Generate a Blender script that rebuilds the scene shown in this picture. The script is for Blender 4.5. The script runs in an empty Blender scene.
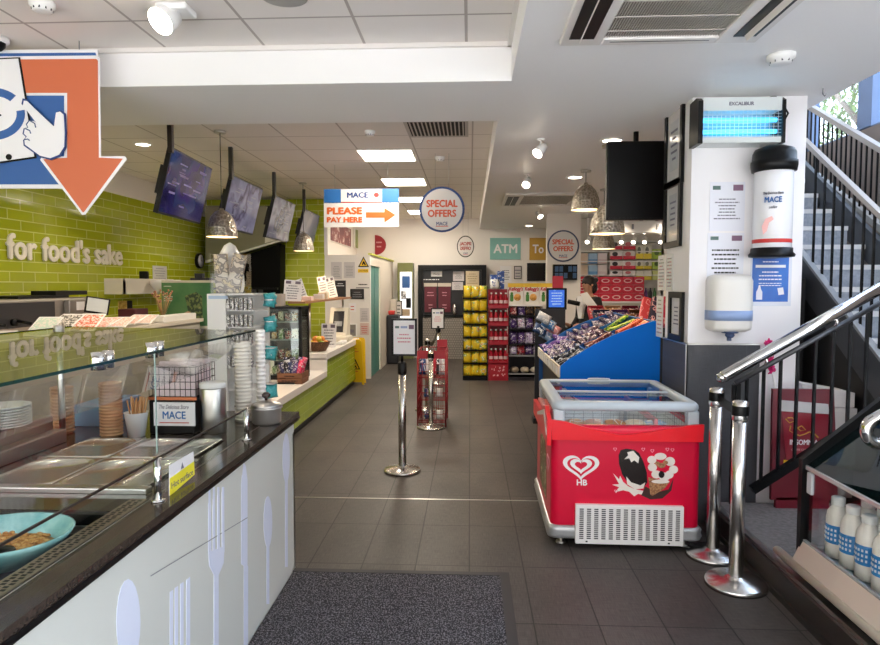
import bpy, bmesh, math, random
from math import sin, cos, pi, radians, sqrt, atan2
from mathutils import Vector, Matrix
random.seed(7)
SC = bpy.context.scene
COL = SC.collection
# ------------------------------------------------------------------ camera geometry (used to survey real positions on real planes)
EYE = 1.57; FPX = 640.0; YAW = radians(2.68); PIT = radians(3.35)
_f = Vector((-sin(YAW)*cos(PIT), cos(YAW)*cos(PIT), -sin(PIT)))
_r = Vector((cos(YAW), sin(YAW), 0)); _u = _r.cross(_f)
def _ray(x, y): return _f + _r*((x-440)/FPX) - _u*((y-322.5)/FPX)
def at(x, y, Y):
    d = _ray(x, y); t = Y/d.y; return Vector((d.x*t, Y, EYE+d.z*t))
def onx(x, y, X):
    d = _ray(x, y); t = X/d.x; return Vector((X, d.y*t, EYE+d.z*t))
def onz(x, y, Z):
    d = _ray(x, y); t = (Z-EYE)/d.z; return Vector((d.x*t, d.y*t, Z))
# ------------------------------------------------------------------ materials
def lin(c):
    if isinstance(c, str):
        c = [int(c[i:i+2], 16)/255 for i in (0, 2, 4)]
    return tuple(((v/12.92) if v <= .04045 else ((v+.055)/1.055)**2.4) for v in c[:3])+(1,)
_M = {}
def mat(name, col, rough=.5, metal=0, spec=.5, bump=None, emit=None, coat=0):
    if name in _M: return _M[name]
    m = bpy.data.materials.new(name); m.use_nodes = True
    nt = m.node_tree; b = nt.nodes['Principled BSDF']
    b.inputs['Base Color'].default_value = lin(col)
    b.inputs['Roughness'].default_value = rough
    b.inputs['Metallic'].default_value = metal
    b.inputs['Specular IOR Level'].default_value = spec
    if coat: b.inputs['Coat Weight'].default_value = coat
    if emit:
        b.inputs['Emission Color'].default_value = lin(emit[0]); b.inputs['Emission Strength'].default_value = emit[1]
    if bump:
        sc, st = bump[:2]
        tc = nt.nodes.new('ShaderNodeTexCoord'); mp = nt.nodes.new('ShaderNodeMapping')
        if len(bump) > 2: mp.inputs['Scale'].default_value = bump[2]
        n = nt.nodes.new('ShaderNodeTexNoise'); n.inputs['Scale'].default_value = sc; n.inputs['Detail'].default_value = 3
        bp = nt.nodes.new('ShaderNodeBump'); bp.inputs['Strength'].default_value = st; bp.inputs['Distance'].default_value = .01
        nt.links.new(tc.outputs['Object'], mp.inputs['Vector']); nt.links.new(mp.outputs['Vector'], n.inputs['Vector'])
        nt.links.new(n.outputs['Fac'], bp.inputs['Height']); nt.links.new(bp.outputs['Normal'], b.inputs['Normal'])
    _M[name] = m; return m
def noisy(name, stops, scale=20, rough=.5, metal=0, detail=4, stretch=(1,1,1), bump=0, const=False, coord='Object', spec=.5, emit=0, rnd=False, voro=False, coat=0):
    """principled whose base colour comes from a procedural texture through a ramp; stops=[(pos,col)...]"""
    if name in _M: return _M[name]
    m = bpy.data.materials.new(name); m.use_nodes = True
    nt = m.node_tree; b = nt.nodes['Principled BSDF']; L = nt.links.new
    tc = nt.nodes.new('ShaderNodeTexCoord'); mp = nt.nodes.new('ShaderNodeMapping'); mp.inputs['Scale'].default_value = stretch
    if voro:
        n = nt.nodes.new('ShaderNodeTexVoronoi'); n.inputs['Scale'].default_value = scale; fac = n.outputs['Distance']
        if voro == 'cell':
            sep = nt.nodes.new('ShaderNodeSeparateColor'); L(n.outputs['Color'], sep.inputs['Color']); fac = sep.outputs[0]
    else:
        n = nt.nodes.new('ShaderNodeTexNoise'); n.inputs['Scale'].default_value = scale; n.inputs['Detail'].default_value = detail; fac = n.outputs['Fac']
    L(tc.outputs[coord], mp.inputs['Vector'])
    if rnd:
        oi = nt.nodes.new('ShaderNodeObjectInfo'); mu = nt.nodes.new('ShaderNodeVectorMath'); mu.operation = 'SCALE'
        cx = nt.nodes.new('ShaderNodeCombineXYZ')
        for i in range(3): L(oi.outputs['Random'], cx.inputs[i])
        L(cx.outputs[0], mu.inputs[0]); mu.inputs['Scale'].default_value = 13.7
        ad = nt.nodes.new('ShaderNodeVectorMath'); L(mp.outputs['Vector'], ad.inputs[0]); L(mu.outputs[0], ad.inputs[1]); L(ad.outputs[0], n.inputs['Vector'])
    else:
        L(mp.outputs['Vector'], n.inputs['Vector'])
    r = nt.nodes.new('ShaderNodeValToRGB'); el = r.color_ramp.elements
    if const: r.color_ramp.interpolation = 'CONSTANT'
    while len(el) < len(stops): el.new(.5)
    for e, (p, c) in zip(el, stops): e.position = p; e.color = lin(c)
    L(fac, r.inputs['Fac']); L(r.outputs['Color'], b.inputs['Base Color'])
    if emit:
        L(r.outputs['Color'], b.inputs['Emission Color']); b.inputs['Emission Strength'].default_value = emit
    b.inputs['Roughness'].default_value = rough; b.inputs['Metallic'].default_value = metal; b.inputs['Specular IOR Level'].default_value = spec
    if coat: b.inputs['Coat Weight'].default_value = coat
    if bump:
        bp = nt.nodes.new('ShaderNodeBump'); bp.inputs['Strength'].default_value = bump; bp.inputs['Distance'].default_value = .01
        L(fac, bp.inputs['Height']); L(bp.outputs['Normal'], b.inputs['Normal'])
    _M[name] = m; return m
def printed(name, cols, scale=25, rough=.35):
    n = len(cols); ps = [0, .44, .54, .60, .64]
    return noisy(name, [(ps[i], c) for i, c in enumerate(cols)], scale, rough, const=True, detail=1, rnd=True)
def tiled(name, tile, mortar, bw, rh, ms, axes, rough=.3, offset=.5, var=.06, bump=.4, weave=False, spec=.5, shift=(0, 0)):
    """brick texture laid in metres on the world plane given by axes, e.g. 'yz'"""
    m = bpy.data.materials.new(name); m.use_nodes = True
    nt = m.node_tree; b = nt.nodes['Principled BSDF']; L = nt.links.new
    g = nt.nodes.new('ShaderNodeNewGeometry'); s = nt.nodes.new('ShaderNodeSeparateXYZ'); c = nt.nodes.new('ShaderNodeCombineXYZ')
    L(g.outputs['Position'], s.inputs[0]); ix = {'x': 0, 'y': 1, 'z': 2}
    L(s.outputs[ix[axes[0]]], c.inputs[0]); L(s.outputs[ix[axes[1]]], c.inputs[1])
    sh = nt.nodes.new('ShaderNodeVectorMath'); L(c.outputs[0], sh.inputs[0]); sh.inputs[1].default_value = (shift[0], shift[1], 0)
    br = nt.nodes.new('ShaderNodeTexBrick'); L(sh.outputs[0], br.inputs['Vector'])
    br.offset = offset; br.squash = 1
    br.inputs['Scale'].default_value = 1; br.inputs['Brick Width'].default_value = bw; br.inputs['Row Height'].default_value = rh
    br.inputs['Mortar Size'].default_value = ms; br.inputs['Mortar Smooth'].default_value = .15; br.inputs['Bias'].default_value = 0
    t = lin(tile); v = 1-var
    br.inputs['Color1'].default_value = t; br.inputs['Color2'].default_value = (t[0]*v, t[1]*v, t[2]*v, 1); br.inputs['Mortar'].default_value = lin(mortar)
    out = br.outputs['Color']
    bp = nt.nodes.new('ShaderNodeBump'); bp.inputs['Strength'].default_value = bump; bp.inputs['Distance'].default_value = .004; bp.invert = True
    L(br.outputs['Fac'], bp.inputs['Height']); L(bp.outputs['Normal'], b.inputs['Normal'])
    if weave:
        mx = nt.nodes.new('ShaderNodeMix'); mx.data_type = 'RGBA'; mx.blend_type = 'MULTIPLY'; mx.inputs['Factor'].default_value = weave
        fs = []
        for st in ((260, 14, 1), (14, 260, 1), (2.2, 1.2, 1)):
            mp = nt.nodes.new('ShaderNodeMapping'); mp.inputs['Scale'].default_value = st; n = nt.nodes.new('ShaderNodeTexNoise')
            n.inputs['Scale'].default_value = 1; n.inputs['Detail'].default_value = 2
            L(c.outputs[0], mp.inputs['Vector']); L(mp.outputs[0], n.inputs['Vector']); fs.append(n.outputs['Fac'])
        a = nt.nodes.new('ShaderNodeMath'); a.operation = 'ADD'; L(fs[0], a.inputs[0]); L(fs[1], a.inputs[1])
        a2 = nt.nodes.new('ShaderNodeMath'); a2.operation = 'ADD'; L(a.outputs[0], a2.inputs[0]); L(fs[2], a2.inputs[1])
        r = nt.nodes.new('ShaderNodeValToRGB'); r.color_ramp.elements[0].position = .38; r.color_ramp.elements[1].position = .62
        r.color_ramp.elements[0].color = (.35, .35, .35, 1)
        dv = nt.nodes.new('ShaderNodeMath'); dv.operation = 'MULTIPLY'; dv.inputs[1].default_value = .333; L(a2.outputs[0], dv.inputs[0]); L(dv.outputs[0], r.inputs['Fac'])
        L(out, mx.inputs['A']); L(r.outputs['Color'], mx.inputs['B']); out = mx.outputs['Result']
    L(out, b.inputs['Base Color'])
    b.inputs['Roughness'].default_value = rough; b.inputs['Specular IOR Level'].default_value = spec
    _M[name] = m; return m
def glass(name, tint='FFFFFF', ior=1.45, alpha=0, rough=0.0, dark='101414'):
    """thin clear pane: see-through, mirror by angle; alpha adds a body colour (tinted or dirty glass)"""
    m = bpy.data.materials.new(name); m.use_nodes = True
    nt = m.node_tree; nt.nodes.remove(nt.nodes['Principled BSDF']); L = nt.links.new
    o = nt.nodes['Material Output']; tr = nt.nodes.new('ShaderNodeBsdfTransparent'); tr.inputs['Color'].default_value = lin(tint)
    gl = nt.nodes.new('ShaderNodeBsdfGlossy'); gl.inputs['Roughness'].default_value = rough
    # Schlick mirror term for a two-sided pane, the same from either face
    f0 = 2*((ior-1)/(ior+1))**2; lw = nt.nodes.new('ShaderNodeLayerWeight'); lw.inputs['Blend'].default_value = .5
    pw = nt.nodes.new('ShaderNodeMath'); pw.operation = 'POWER'; L(lw.outputs['Facing'], pw.inputs[0]); pw.inputs[1].default_value = 5
    ma = nt.nodes.new('ShaderNodeMath'); ma.operation = 'MULTIPLY_ADD'; L(pw.outputs[0], ma.inputs[0]); ma.inputs[1].default_value = 1-f0; ma.inputs[2].default_value = f0
    mx = nt.nodes.new('ShaderNodeMixShader'); L(ma.outputs[0], mx.inputs[0])
    src = tr
    if alpha:
        df = nt.nodes.new('ShaderNodeBsdfDiffuse'); df.inputs['Color'].default_value = lin(dark)
        m2 = nt.nodes.new('ShaderNodeMixShader'); m2.inputs[0].default_value = alpha; L(tr.outputs[0], m2.inputs[1]); L(df.outputs[0], m2.inputs[2]); src = m2
    L(src.outputs[0], mx.inputs[1]); L(gl.outputs[0], mx.inputs[2]); L(mx.outputs[0], o.inputs['Surface'])
    _M[name] = m; return m
# ------------------------------------------------------------------ mesh builder
class MB:
    def __init__(s): s.bm = bmesh.new(); s.mi = 0
    def _fin(s, faces, mi=None):
        for f in faces: f.material_index = s.mi if mi is None else mi
    def box(s, lo, hi, bev=0, M=None, mi=None):
        x0, y0, z0 = lo; x1, y1, z1 = hi
        x0, x1 = min(x0, x1), max(x0, x1); y0, y1 = min(y0, y1), max(y0, y1); z0, z1 = min(z0, z1), max(z0, z1)
        v = [s.bm.verts.new(p) for p in ((x0,y0,z0),(x1,y0,z0),(x1,y1,z0),(x0,y1,z0),(x0,y0,z1),(x1,y0,z1),(x1,y1,z1),(x0,y1,z1))]
        fs = [s.bm.faces.new([v[i] for i in q]) for q in ((3,2,1,0),(4,5,6,7),(0,1,5,4),(1,2,6,5),(2,3,7,6),(3,0,4,7))]
        s._fin(fs, mi)
        if bev:
            es = list({e for f in fs for e in f.edges})
            r = bmesh.ops.bevel(s.bm, geom=es, offset=bev, segments=2, affect='EDGES', profile=.5)
            s._fin(r['faces'], mi); v = list({w for f in r['faces'] for w in f.verts} | {w for w in v if w.is_valid})
        if M is not None: bmesh.ops.transform(s.bm, matrix=M, verts=v)
        return s
    def obox(s, c, size, M, bev=0, mi=None):
        h = Vector(size)/2
        return s.box(-h, h, bev, Matrix.Translation(c) @ M.to_4x4(), mi)
    def prism(s, poly, axis, a, b, mi=None, M=None):
        def P(u, w, t): return {'y': (u, t, w), 'x': (t, u, w), 'z': (u, w, t)}[axis]
        va = [s.bm.verts.new(P(p[0], p[1], a)) for p in poly]; vb = [s.bm.verts.new(P(p[0], p[1], b)) for p in poly]
        n = len(poly)
        fs = [s.bm.faces.new(va), s.bm.faces.new(vb[::-1])]
        fs += [s.bm.faces.new((va[i], vb[i], vb[(i+1) % n], va[(i+1) % n])) for i in range(n)]
        s._fin(fs, mi)
        if M is not None: bmesh.ops.transform(s.bm, matrix=M, verts=va+vb)
        return s
    def ring(s, c, ax, r, seg, up=None):
        ax = Vector(ax).normalized(); t = Vector((0,0,1)) if abs(ax.z) < .9 else Vector((1,0,0))
        if up is not None: t = up
        a = ax.cross(t).normalized(); b = ax.cross(a).normalized(); c = Vector(c)
        return [s.bm.verts.new(c+a*(r*cos(2*pi*i/seg))+b*(r*sin(2*pi*i/seg))) for i in range(seg)]
    def _skin(s, rings, caps=True, mi=None, closed=False):
        fs = []
        n = len(rings[0]); R = rings+[rings[0]] if closed else rings
        for A, B in zip(R, R[1:]):
            for i in range(n): fs.append(s.bm.faces.new((A[i], A[(i+1) % n], B[(i+1) % n], B[i])))
        if caps and not closed: fs += [s.bm.faces.new(rings[0][::-1]), s.bm.faces.new(rings[-1])]
        s._fin(fs, mi)
        for f in fs: f.smooth = True
        return s
    def cyl(s, p0, p1, r0, r1=None, seg=16, mi=None, caps=True):
        p0, p1 = Vector(p0), Vector(p1); ax = p1-p0
        return s._skin([s.ring(p0, ax, r0, seg), s.ring(p1, ax, r0 if r1 is None else r1, seg)], caps, mi)
    def lathe(s, prof, c=(0,0,0), seg=24, mi=None, axis=(0,0,1), caps=True):
        c = Vector(c); ax = Vector(axis).normalized()
        return s._skin([s.ring(c+ax*z, ax, max(r, 1e-4), seg) for r, z in prof], caps, mi)
    def tube(s, pts, r, seg=8, mi=None, closed=False):
        pts = [Vector(p) for p in pts]; n = len(pts); rings = []
        up = None
        for i, p in enumerate(pts):
            a = pts[(i-1) % n] if (closed or i > 0) else p; b = pts[(i+1) % n] if (closed or i < n-1) else p
            d = (b-a).normalized()
            if up is None: up = Vector((0,0,1)) if abs(d.z) < .9 else Vector((1,0,0))
            side = d.cross(up)
            if side.length < 1e-4: side = d.cross(Vector((0,1,0)))
            side.normalize(); up = side.cross(d).normalized()
            rr = r[i] if isinstance(r, (list, tuple)) else r
            rings.append([s.bm.verts.new(p+side*(rr*cos(2*pi*k/seg))+up*(rr*sin(2*pi*k/seg))) for k in range(seg)])
        return s._skin(rings, True, mi, closed)
    def ball(s, c, r, sub=2, sc=(1,1,1), mi=None):
        M = Matrix.Translation(c) @ Matrix.Diagonal((sc[0], sc[1], sc[2], 1))
        o = bmesh.ops.create_icosphere(s.bm, subdivisions=sub, radius=r, matrix=M)
        fs = {f for v in o['verts'] for f in v.link_faces}; s._fin(fs, mi)
        for f in fs: f.smooth = True
        return s
    def pillow(s, w, h, d, M=None, n=6, mi=None, crimp=.08):
        """sealed snack bag in the xz plane, facing -y"""
        vs = {}
        allv = []
        for sd in (-1, 1):
            for i in range(n+1):
                for j in range(n+1):
                    u, v = i/n*2-1, j/n*2-1
                    if (abs(u) == 1 or abs(v) == 1) and (0, i, j) in vs: vs[(sd, i, j)] = vs[(0, i, j)]; continue
                    b = (1-u*u)**.5*max(0, 1-(abs(v)/(1-crimp))**2)**.5 if abs(v) < 1-crimp else 0
                    p = s.bm.verts.new((u*w/2*(1-.05*(1-v*v)), sd*d/2*b, v*h/2)); allv.append(p); vs[(sd, i, j)] = p
                    if abs(u) == 1 or abs(v) == 1: vs[(0, i, j)] = p
        fs = []
        for sd in (-1, 1):
            for i in range(n):
                for j in range(n):
                    q = [vs[(sd, i, j)], vs[(sd, i+1, j)], vs[(sd, i+1, j+1)], vs[(sd, i, j+1)]]
                    fs.append(s.bm.faces.new(q if sd < 0 else q[::-1]))
        s._fin(fs, mi)
        for f in fs: f.smooth = True
        if M is not None: bmesh.ops.transform(s.bm, matrix=M, verts=allv)
        return s
    def quad(s, pts, mi=None):
        f = s.bm.faces.new([s.bm.verts.new(p) for p in pts]); s._fin([f], mi); return s
    def build(s, name, m, parent=None, world=True, smooth=None, origin=None):
        bmesh.ops.recalc_face_normals(s.bm, faces=s.bm.faces[:])
        me = bpy.data.meshes.new(name); s.bm.to_mesh(me); s.bm.free()
        for q in (m if isinstance(m, (list, tuple)) else [m]): me.materials.append(q)
        o = bpy.data.objects.new(name, me); COL.objects.link(o)
        if parent is not None:
            o.parent = parent
            if world:
                W = WORLD.get(parent.name, Matrix())
                me.transform(W.inverted())
            WORLD[o.name] = WORLD.get(parent.name, Matrix())
        elif world:
            n = len(me.vertices); xs = [v.co.x for v in me.vertices]; ys = [v.co.y for v in me.vertices]; zs = [v.co.z for v in me.vertices]
            c = Vector(((min(xs)+max(xs))/2, (min(ys)+max(ys))/2, min(zs))) if origin is None else Vector(origin)
            me.transform(Matrix.Translation(-c)); o.location = c; WORLD[o.name] = Matrix.Translation(c)
        return o
WORLD = {}
def mb(): return MB()
def tag(o, label, cat, group=None, kind=None):
    o['label'] = label; o['category'] = cat
    if group: o['group'] = group
    if kind: o['kind'] = kind
    return o
def thing(name, label, cat, loc=(0,0,0), rotz=0, group=None, rot=None):
    o = bpy.data.objects.new(name, None); COL.objects.link(o); o.empty_display_size = .05
    o.location = loc; o.rotation_euler = rot if rot else (0, 0, rotz)
    WORLD[o.name] = Matrix.LocRotScale(Vector(loc), o.rotation_euler.copy(), None)
    return tag(o, label, cat, group)
def struct(o): o['kind'] = 'structure'; return o
def dup(root, loc, label, rotz=None, group=None, rot=None):
    r = root.copy(); COL.objects.link(r); r.location = loc
    if rotz is not None: r.rotation_euler = (0, 0, rotz)
    if rot is not None: r.rotation_euler = rot
    r['label'] = label
    if group: r['group'] = group
    WORLD[r.name] = Matrix.LocRotScale(Vector(loc), r.rotation_euler.copy(), None)
    for ch in list(root.children):
        c = ch.copy(); COL.objects.link(c); c.parent = r
        for g in list(ch.children):
            d = g.copy(); COL.objects.link(d); d.parent = c
    return r
_fc = {}
def text_mesh(body, bold=0.0, extrude=.05, spacing=1.0, shear=0, align='CENTER'):
    cu = bpy.data.curves.new('t', 'FONT'); cu.body = body; cu.size = 1; cu.extrude = extrude; cu.align_x = align
    cu.space_character = spacing; cu.shear = shear; cu.resolution_u = 3
    o = bpy.data.objects.new('t', cu); COL.objects.link(o)
    dg = bpy.context.evaluated_depsgraph_get(); me = bpy.data.meshes.new_from_object(o.evaluated_get(dg))
    bpy.data.objects.remove(o); bpy.data.curves.remove(cu)
    if bold:   # heavier weight: the outline laid down four times, a hair apart
        bm = bmesh.new()
        for k, (dx, dy) in enumerate(((-bold, 0), (bold, 0), (0, -bold*.8), (0, bold*.8))):
            t = me.copy(); t.transform(Matrix.Translation((dx, dy, k*.06))); bm.from_mesh(t); bpy.data.meshes.remove(t)
        bm.to_mesh(me); bm.free()
    return me
def lettering(body, c, w, h, face, m, parent, depth=.003, bold=.0, name='lettering', spacing=1.0, shear=0, mirror=False, rot=0, R=None, world=True):
    """raised letters fitted into w x h (h None keeps the aspect), centred at c; face is the way they look: '-y','+x','+z' or use R"""
    me = text_mesh(body, bold, .5, spacing, shear)
    xs = [v.co.x for v in me.vertices]; ys = [v.co.y for v in me.vertices]
    bw, bh = max(xs)-min(xs), max(ys)-min(ys); sx = w/bw; sy = sx if h is None else h/bh
    C0 = Matrix.Translation((-(min(xs)+max(xs))/2, -(min(ys)+max(ys))/2, 0))
    S = Matrix.Diagonal((-sx if mirror else sx, sy, depth, 1))
    if R is None:
        R = {'-y': Matrix(((1,0,0),(0,0,-1),(0,1,0))), '+x': Matrix(((0,0,1),(1,0,0),(0,1,0))), '+z': Matrix.Identity(3), '+y': Matrix(((-1,0,0),(0,0,1),(0,1,0)))}[face]
    T = Matrix.Translation(c) @ R.to_4x4() @ Matrix.Rotation(rot, 4, 'Z') @ S @ C0
    if parent is not None and world: T = WORLD.get(parent.name, Matrix()).inverted() @ T
    me.transform(T)
    if mirror: me.flip_normals()
    me.materials.append(m); o = bpy.data.objects.new(name, me); COL.objects.link(o)
    if parent is not None: o.parent = parent; WORLD[o.name] = WORLD.get(parent.name, Matrix())
    return o
def ell(cx, cz, rx, rz, n=24, a0=0, a1=2*pi): return [(cx+rx*cos(a0+(a1-a0)*i/n), cz+rz*sin(a0+(a1-a0)*i/n)) for i in range(n)]
def rrect(x0, z0, x1, z1, r, n=5):
    p = []
    for cx, cz, a in ((x1-r, z1-r, 0), (x0+r, z1-r, pi/2), (x0+r, z0+r, pi), (x1-r, z0+r, 3*pi/2)):
        p += [(cx+r*cos(a+pi/2*i/n), cz+r*sin(a+pi/2*i/n)) for i in range(n+1)]
    return p
def fpoly(pts, Y): return [(q.x, q.z) for q in (at(x, y, Y) for x, y in pts)]
def xpoly(pts, X): return [(q.y, q.z) for q in (onx(x, y, X) for x, y in pts)]
ORD = ['top', 'second', 'third', 'fourth', 'fifth', 'sixth', 'seventh', 'eighth', 'ninth', 'tenth']
NTH = ['first', 'second', 'third', 'fourth', 'fifth', 'sixth', 'seventh', 'eighth', 'ninth', 'tenth']
def scribble(m_, x0, x1, z0, z1, n, y, seed=0, axis='y', t=.0015, cx=True):
    """rows of illegible print as thin raised bars on a notice; returns the builder"""
    rg = random.Random(seed); h = (z1-z0)/n
    for i in range(n):
        zc = z1-h*(i+.5); w = (x1-x0)*rg.uniform(.55, 1); mid = (x0+x1)/2 if cx else x0+w/2
        a = mid-w/2
        while a < mid+w/2-.002:
            b = min(a+rg.uniform(.06, .16)*(x1-x0), mid+w/2)
            lo, hi = (a, zc-h*.17), (b-(x1-x0)*.012, zc+h*.17)
            if axis == 'y': m_.box((lo[0], y-t, lo[1]), (hi[0], y, hi[1]))
            else: m_.box((y, lo[0], lo[1]), (y+t, hi[0], hi[1]))
            a = b+(x1-x0)*.012
    return m_
# ------------------------------------------------------------------ palette
WHITE = mat('white_paint', 'EDE8E4', .55, bump=(60, .05)); WHITE2 = mat('ceiling_paint', 'E6E1DD', .6)
PAPER = mat('paper', 'F0EEF0', .6); BLK = mat('black_plastic', '0B0B0C', .38, spec=.25); BLKM = mat('black_metal', '08080A', .4, .2, spec=.25); SIGNW = mat('sign_white', 'D6D2D0', .55)
DGREY = mat('dark_grey', '2E2E32', .45, spec=.3); GREY = mat('mid_grey', '8F9194', .45); LGREY = mat('light_grey_plastic', 'C3C9CF', .35)
SATIN = mat('satin_steel', 'D2CFCC', .24, 1); STEEL = mat('brushed_steel', 'C9C6C2', .3, 1, bump=(18, .06, (1, 1, 30))); CHROME = mat('chrome', 'D8D6D4', .09, 1)
STEELD = mat('stainless_sheet', 'A8A39C', .42, 1, bump=(12, .1)); WPL = mat('white_plastic', 'F2F1EF', .3)
ORANGE = mat('orange_vinyl', 'CC6A45', .5); NAVY = mat('navy_vinyl', '2F5C9C', .5); NAVYD = mat('dark_navy_vinyl', '1E3C78', .5)
ORG2 = mat('orange_print', 'C85A1A', .6); BLUP = mat('blue_print', '1D63A8', .5); REDP = mat('red_print', 'C7332F', .5)
RED = mat('red_gloss', 'DA0E3A', .3, spec=.35, coat=.12); REDD = mat('red_wire', '8E1B26', .4); YEL = mat('yellow_plastic', 'F2C416', .4)
MAROON = mat('maroon_print', '5E1226', .4); TEALP = mat('teal_print', '86BDB8', .5); GOLDP = mat('ochre_print', 'C49A3C', .5)
GREENP = mat('green_print', '3E6B45', .45); LIME = mat('lime_trim', 'B9BC4A', .5); INK = mat('ink', '6A6878', .6); PINKINK = mat('pink_ink', 'D88A9A', .6)
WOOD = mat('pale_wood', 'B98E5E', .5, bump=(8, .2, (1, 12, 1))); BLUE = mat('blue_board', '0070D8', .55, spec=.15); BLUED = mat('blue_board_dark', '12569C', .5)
CLEAR = glass('clear_glass', 'F2FBF8', 1.45); CLEAR2 = glass('clear_acrylic', 'FBFCFC', 1.3); WINGL = glass('window_glass', 'F4FAFF', 1.4)
GEDGE = mat('glass_edge', '12362F', .15)
LP_E, LD_E, W_E, EXPO, SUN_E = 25, 24, 5.4, 0.22, 15
# ================================================================== SHELL
FLOOR = tiled('floor_tile', '5C5551', '2C2826', .3, .6, .004, 'xy', .48, offset=0, var=.16, bump=.35, weave=.95, spec=.3, shift=(0, -4.1+6))
b = mb(); b.box((-7, .1, -.12), (7, 14.2, 0)); struct(b.build('floor', FLOOR))
b = mb(); b.box((-14, -16, -.14), (14, .1, -.01)); struct(b.build('floor_bounce_pavement', noisy('pavement', [(.3, 'D5D1CB'), (.7, 'E6E2DC')], 6, .8)))  # unseen ground outside, added pale to bounce daylight onto the ceilings
GT = tiled('green_tile_side', 'A9B324', 'D2D67A', .36, .1, .0055, 'yz', .12, .5, .12, .5); GTX = tiled('green_tile_front', 'ABB528', 'D2D67A', .36, .1, .005, 'xz', .14, .5, .1, .5)
CT = tiled('ceiling_tile', 'F0E9E3', 'BFB5AE', .6, .6, .008, 'xy', .75, 0, .03, .3, shift=(6-.02, 6.45)); CTN = tiled('ceiling_tile_near', 'EDE6E2', 'B3A9A4', .6, .6, .009, 'xy', .75, 0, .03, .3, shift=(6.025, 6.145))
SOF = mat('soffit_paint', 'FAF8F7', .55)
b = mb(); b.box((-4.55, .25, 0), (-4.4, 10.75, 2.7)); struct(b.build('wall_left', GT))
b = mb(); b.box((-4.55, .25, 2.7), (-4.4, 10.75, 3.06)); struct(b.build('wall_left_upper', WHITE))
b = mb(); b.box((-4.4, 10.6, 0), (-2.42, 10.75, 3.0)); struct(b.build('wall_kitchen_back', GTX))
b = mb(); b.box((-2.42, 10.58, 2.07), (-2.36, 10.66, 3.0)); b.box((-2.55, 10.75, 2.07), (-2.45, 13.8, 3.0)); struct(b.build('wall_booth_upper', WHITE))
b = mb(); b.box((-2.42, 10.6, 0), (-1.66, 10.68, 2.07)); struct(b.build('wall_booth_front', WHITE))
b = mb(); b.box((-1.74, 11.8, 0), (-1.66, 13.8, 2.0)); b.box((-1.74, 10.68, 1.9), (-1.66, 11.8, 2.0)); b.box((-2.45, 10.68, 2.0), (-1.66, 13.8, 2.07)); struct(b.build('wall_booth_side', mat('booth_paint', 'DDD3C6', .6)))
b = mb(); b.box((-1.70, 10.66, 2.07), (-1.64, 13.8, 2.10)); struct(b.build('trim_1', LIME))
b = mb(); b.box((-1.735, 10.7, 0), (-1.68, 11.75, 1.9)); b.box((-1.70, 11.2, 0), (-1.675, 11.22, 1.9)); struct(b.build('door_1', mat('teal_door', '4E8A80', .35)))
b = mb(); b.box((-2.6, 13.8, 0), (5, 13.95, 3.0)); struct(b.build('wall_back', WHITE))
b = mb(); b.box((4.4, 7.8, 0), (4.5, 13.8, 3.0)); struct(b.build('wall_shop_right', WHITE))
# ceilings: two recessed tiled bays in a plastered soffit
b = mb(); b.box((-4.5, .25, 2.99), (.24, 3.86, 3.05)); struct(b.build('ceiling_near_bay', CTN))
b = mb(); b.box((-4.5, 4.78, 2.99), (.2, 13.8, 3.05)); struct(b.build('ceiling_far_bay', CT))
b = mb()
b.box((-4.4, 3.86, 2.77), (.2, 4.78, 3.06)); b.box((.24, .25, 2.77), (2.3, 3.86, 3.06)); b.box((.2, 3.86, 2.77), (2.3, 13.8, 3.06)); b.box((2.3, 7.85, 2.77), (4.5, 13.8, 3.06))
struct(b.build('ceiling_soffit', SOF))
b = mb(); b.box((.2, 4.78, 2.965), (.225, 13.8, 2.99)); b.box((.215, .25, 2.965), (.24, 3.86, 2.99)); b.box((-4.4, 3.86, 2.965), (.24, 3.835, 2.99)); struct(b.build('trim_2', WHITE2))
b = mb(); b.box((-30, -10.5, -.14), (30, -9, 9)); struct(b.build('wall_sky_blocker', tiled('blocker_brick', '94908C', 'A3A09C', .24, .08, .008, 'xz', .8)))  # unseen facade added to block the low sky in front
b = mb(); b.box((-4.55, .15, 2.5), (4.0, .25, 3.06)); struct(b.build('wall_daylight_blocker', WHITE))  # unseen header added to keep direct daylight off the ceiling beam
# pillar
PX0, PX1, PY0, PY1 = 1.425, 2.14, 4.25, 4.74
b = mb(); b.box((PX0, PY0, 0), (PX1, PY1, 2.77)); struct(b.build('wall_pillar', mat('pillar_paint', 'F0EEF0', .4)))
WAIN = tiled('grey_wainscot', '4A4B50', '55565A', .6, 1.3, .003, 'xz', .5, 0, .05, .1, weave=.5)
b = mb(); b.box((PX0-.012, PY0-.014, .0), (1.885, PY0, 1.18)); b.box((PX0-.014, PY0-.014, 0), (PX0, PY1, 1.18)); struct(b.build('wall_pillar_dado', WAIN))
b = mb(); b.box((PX0-.017, PY0-.018, 0), (PX0-.011, PY0-.011, 1.185)); b.box((PX0-.016, PY0-.017, 1.18), (1.885, PY0, 1.19)); b.box((PX0-.016, PY0-.017, 1.18), (PX0, PY1, 1.19)); struct(b.build('trim_3', STEEL))
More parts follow.
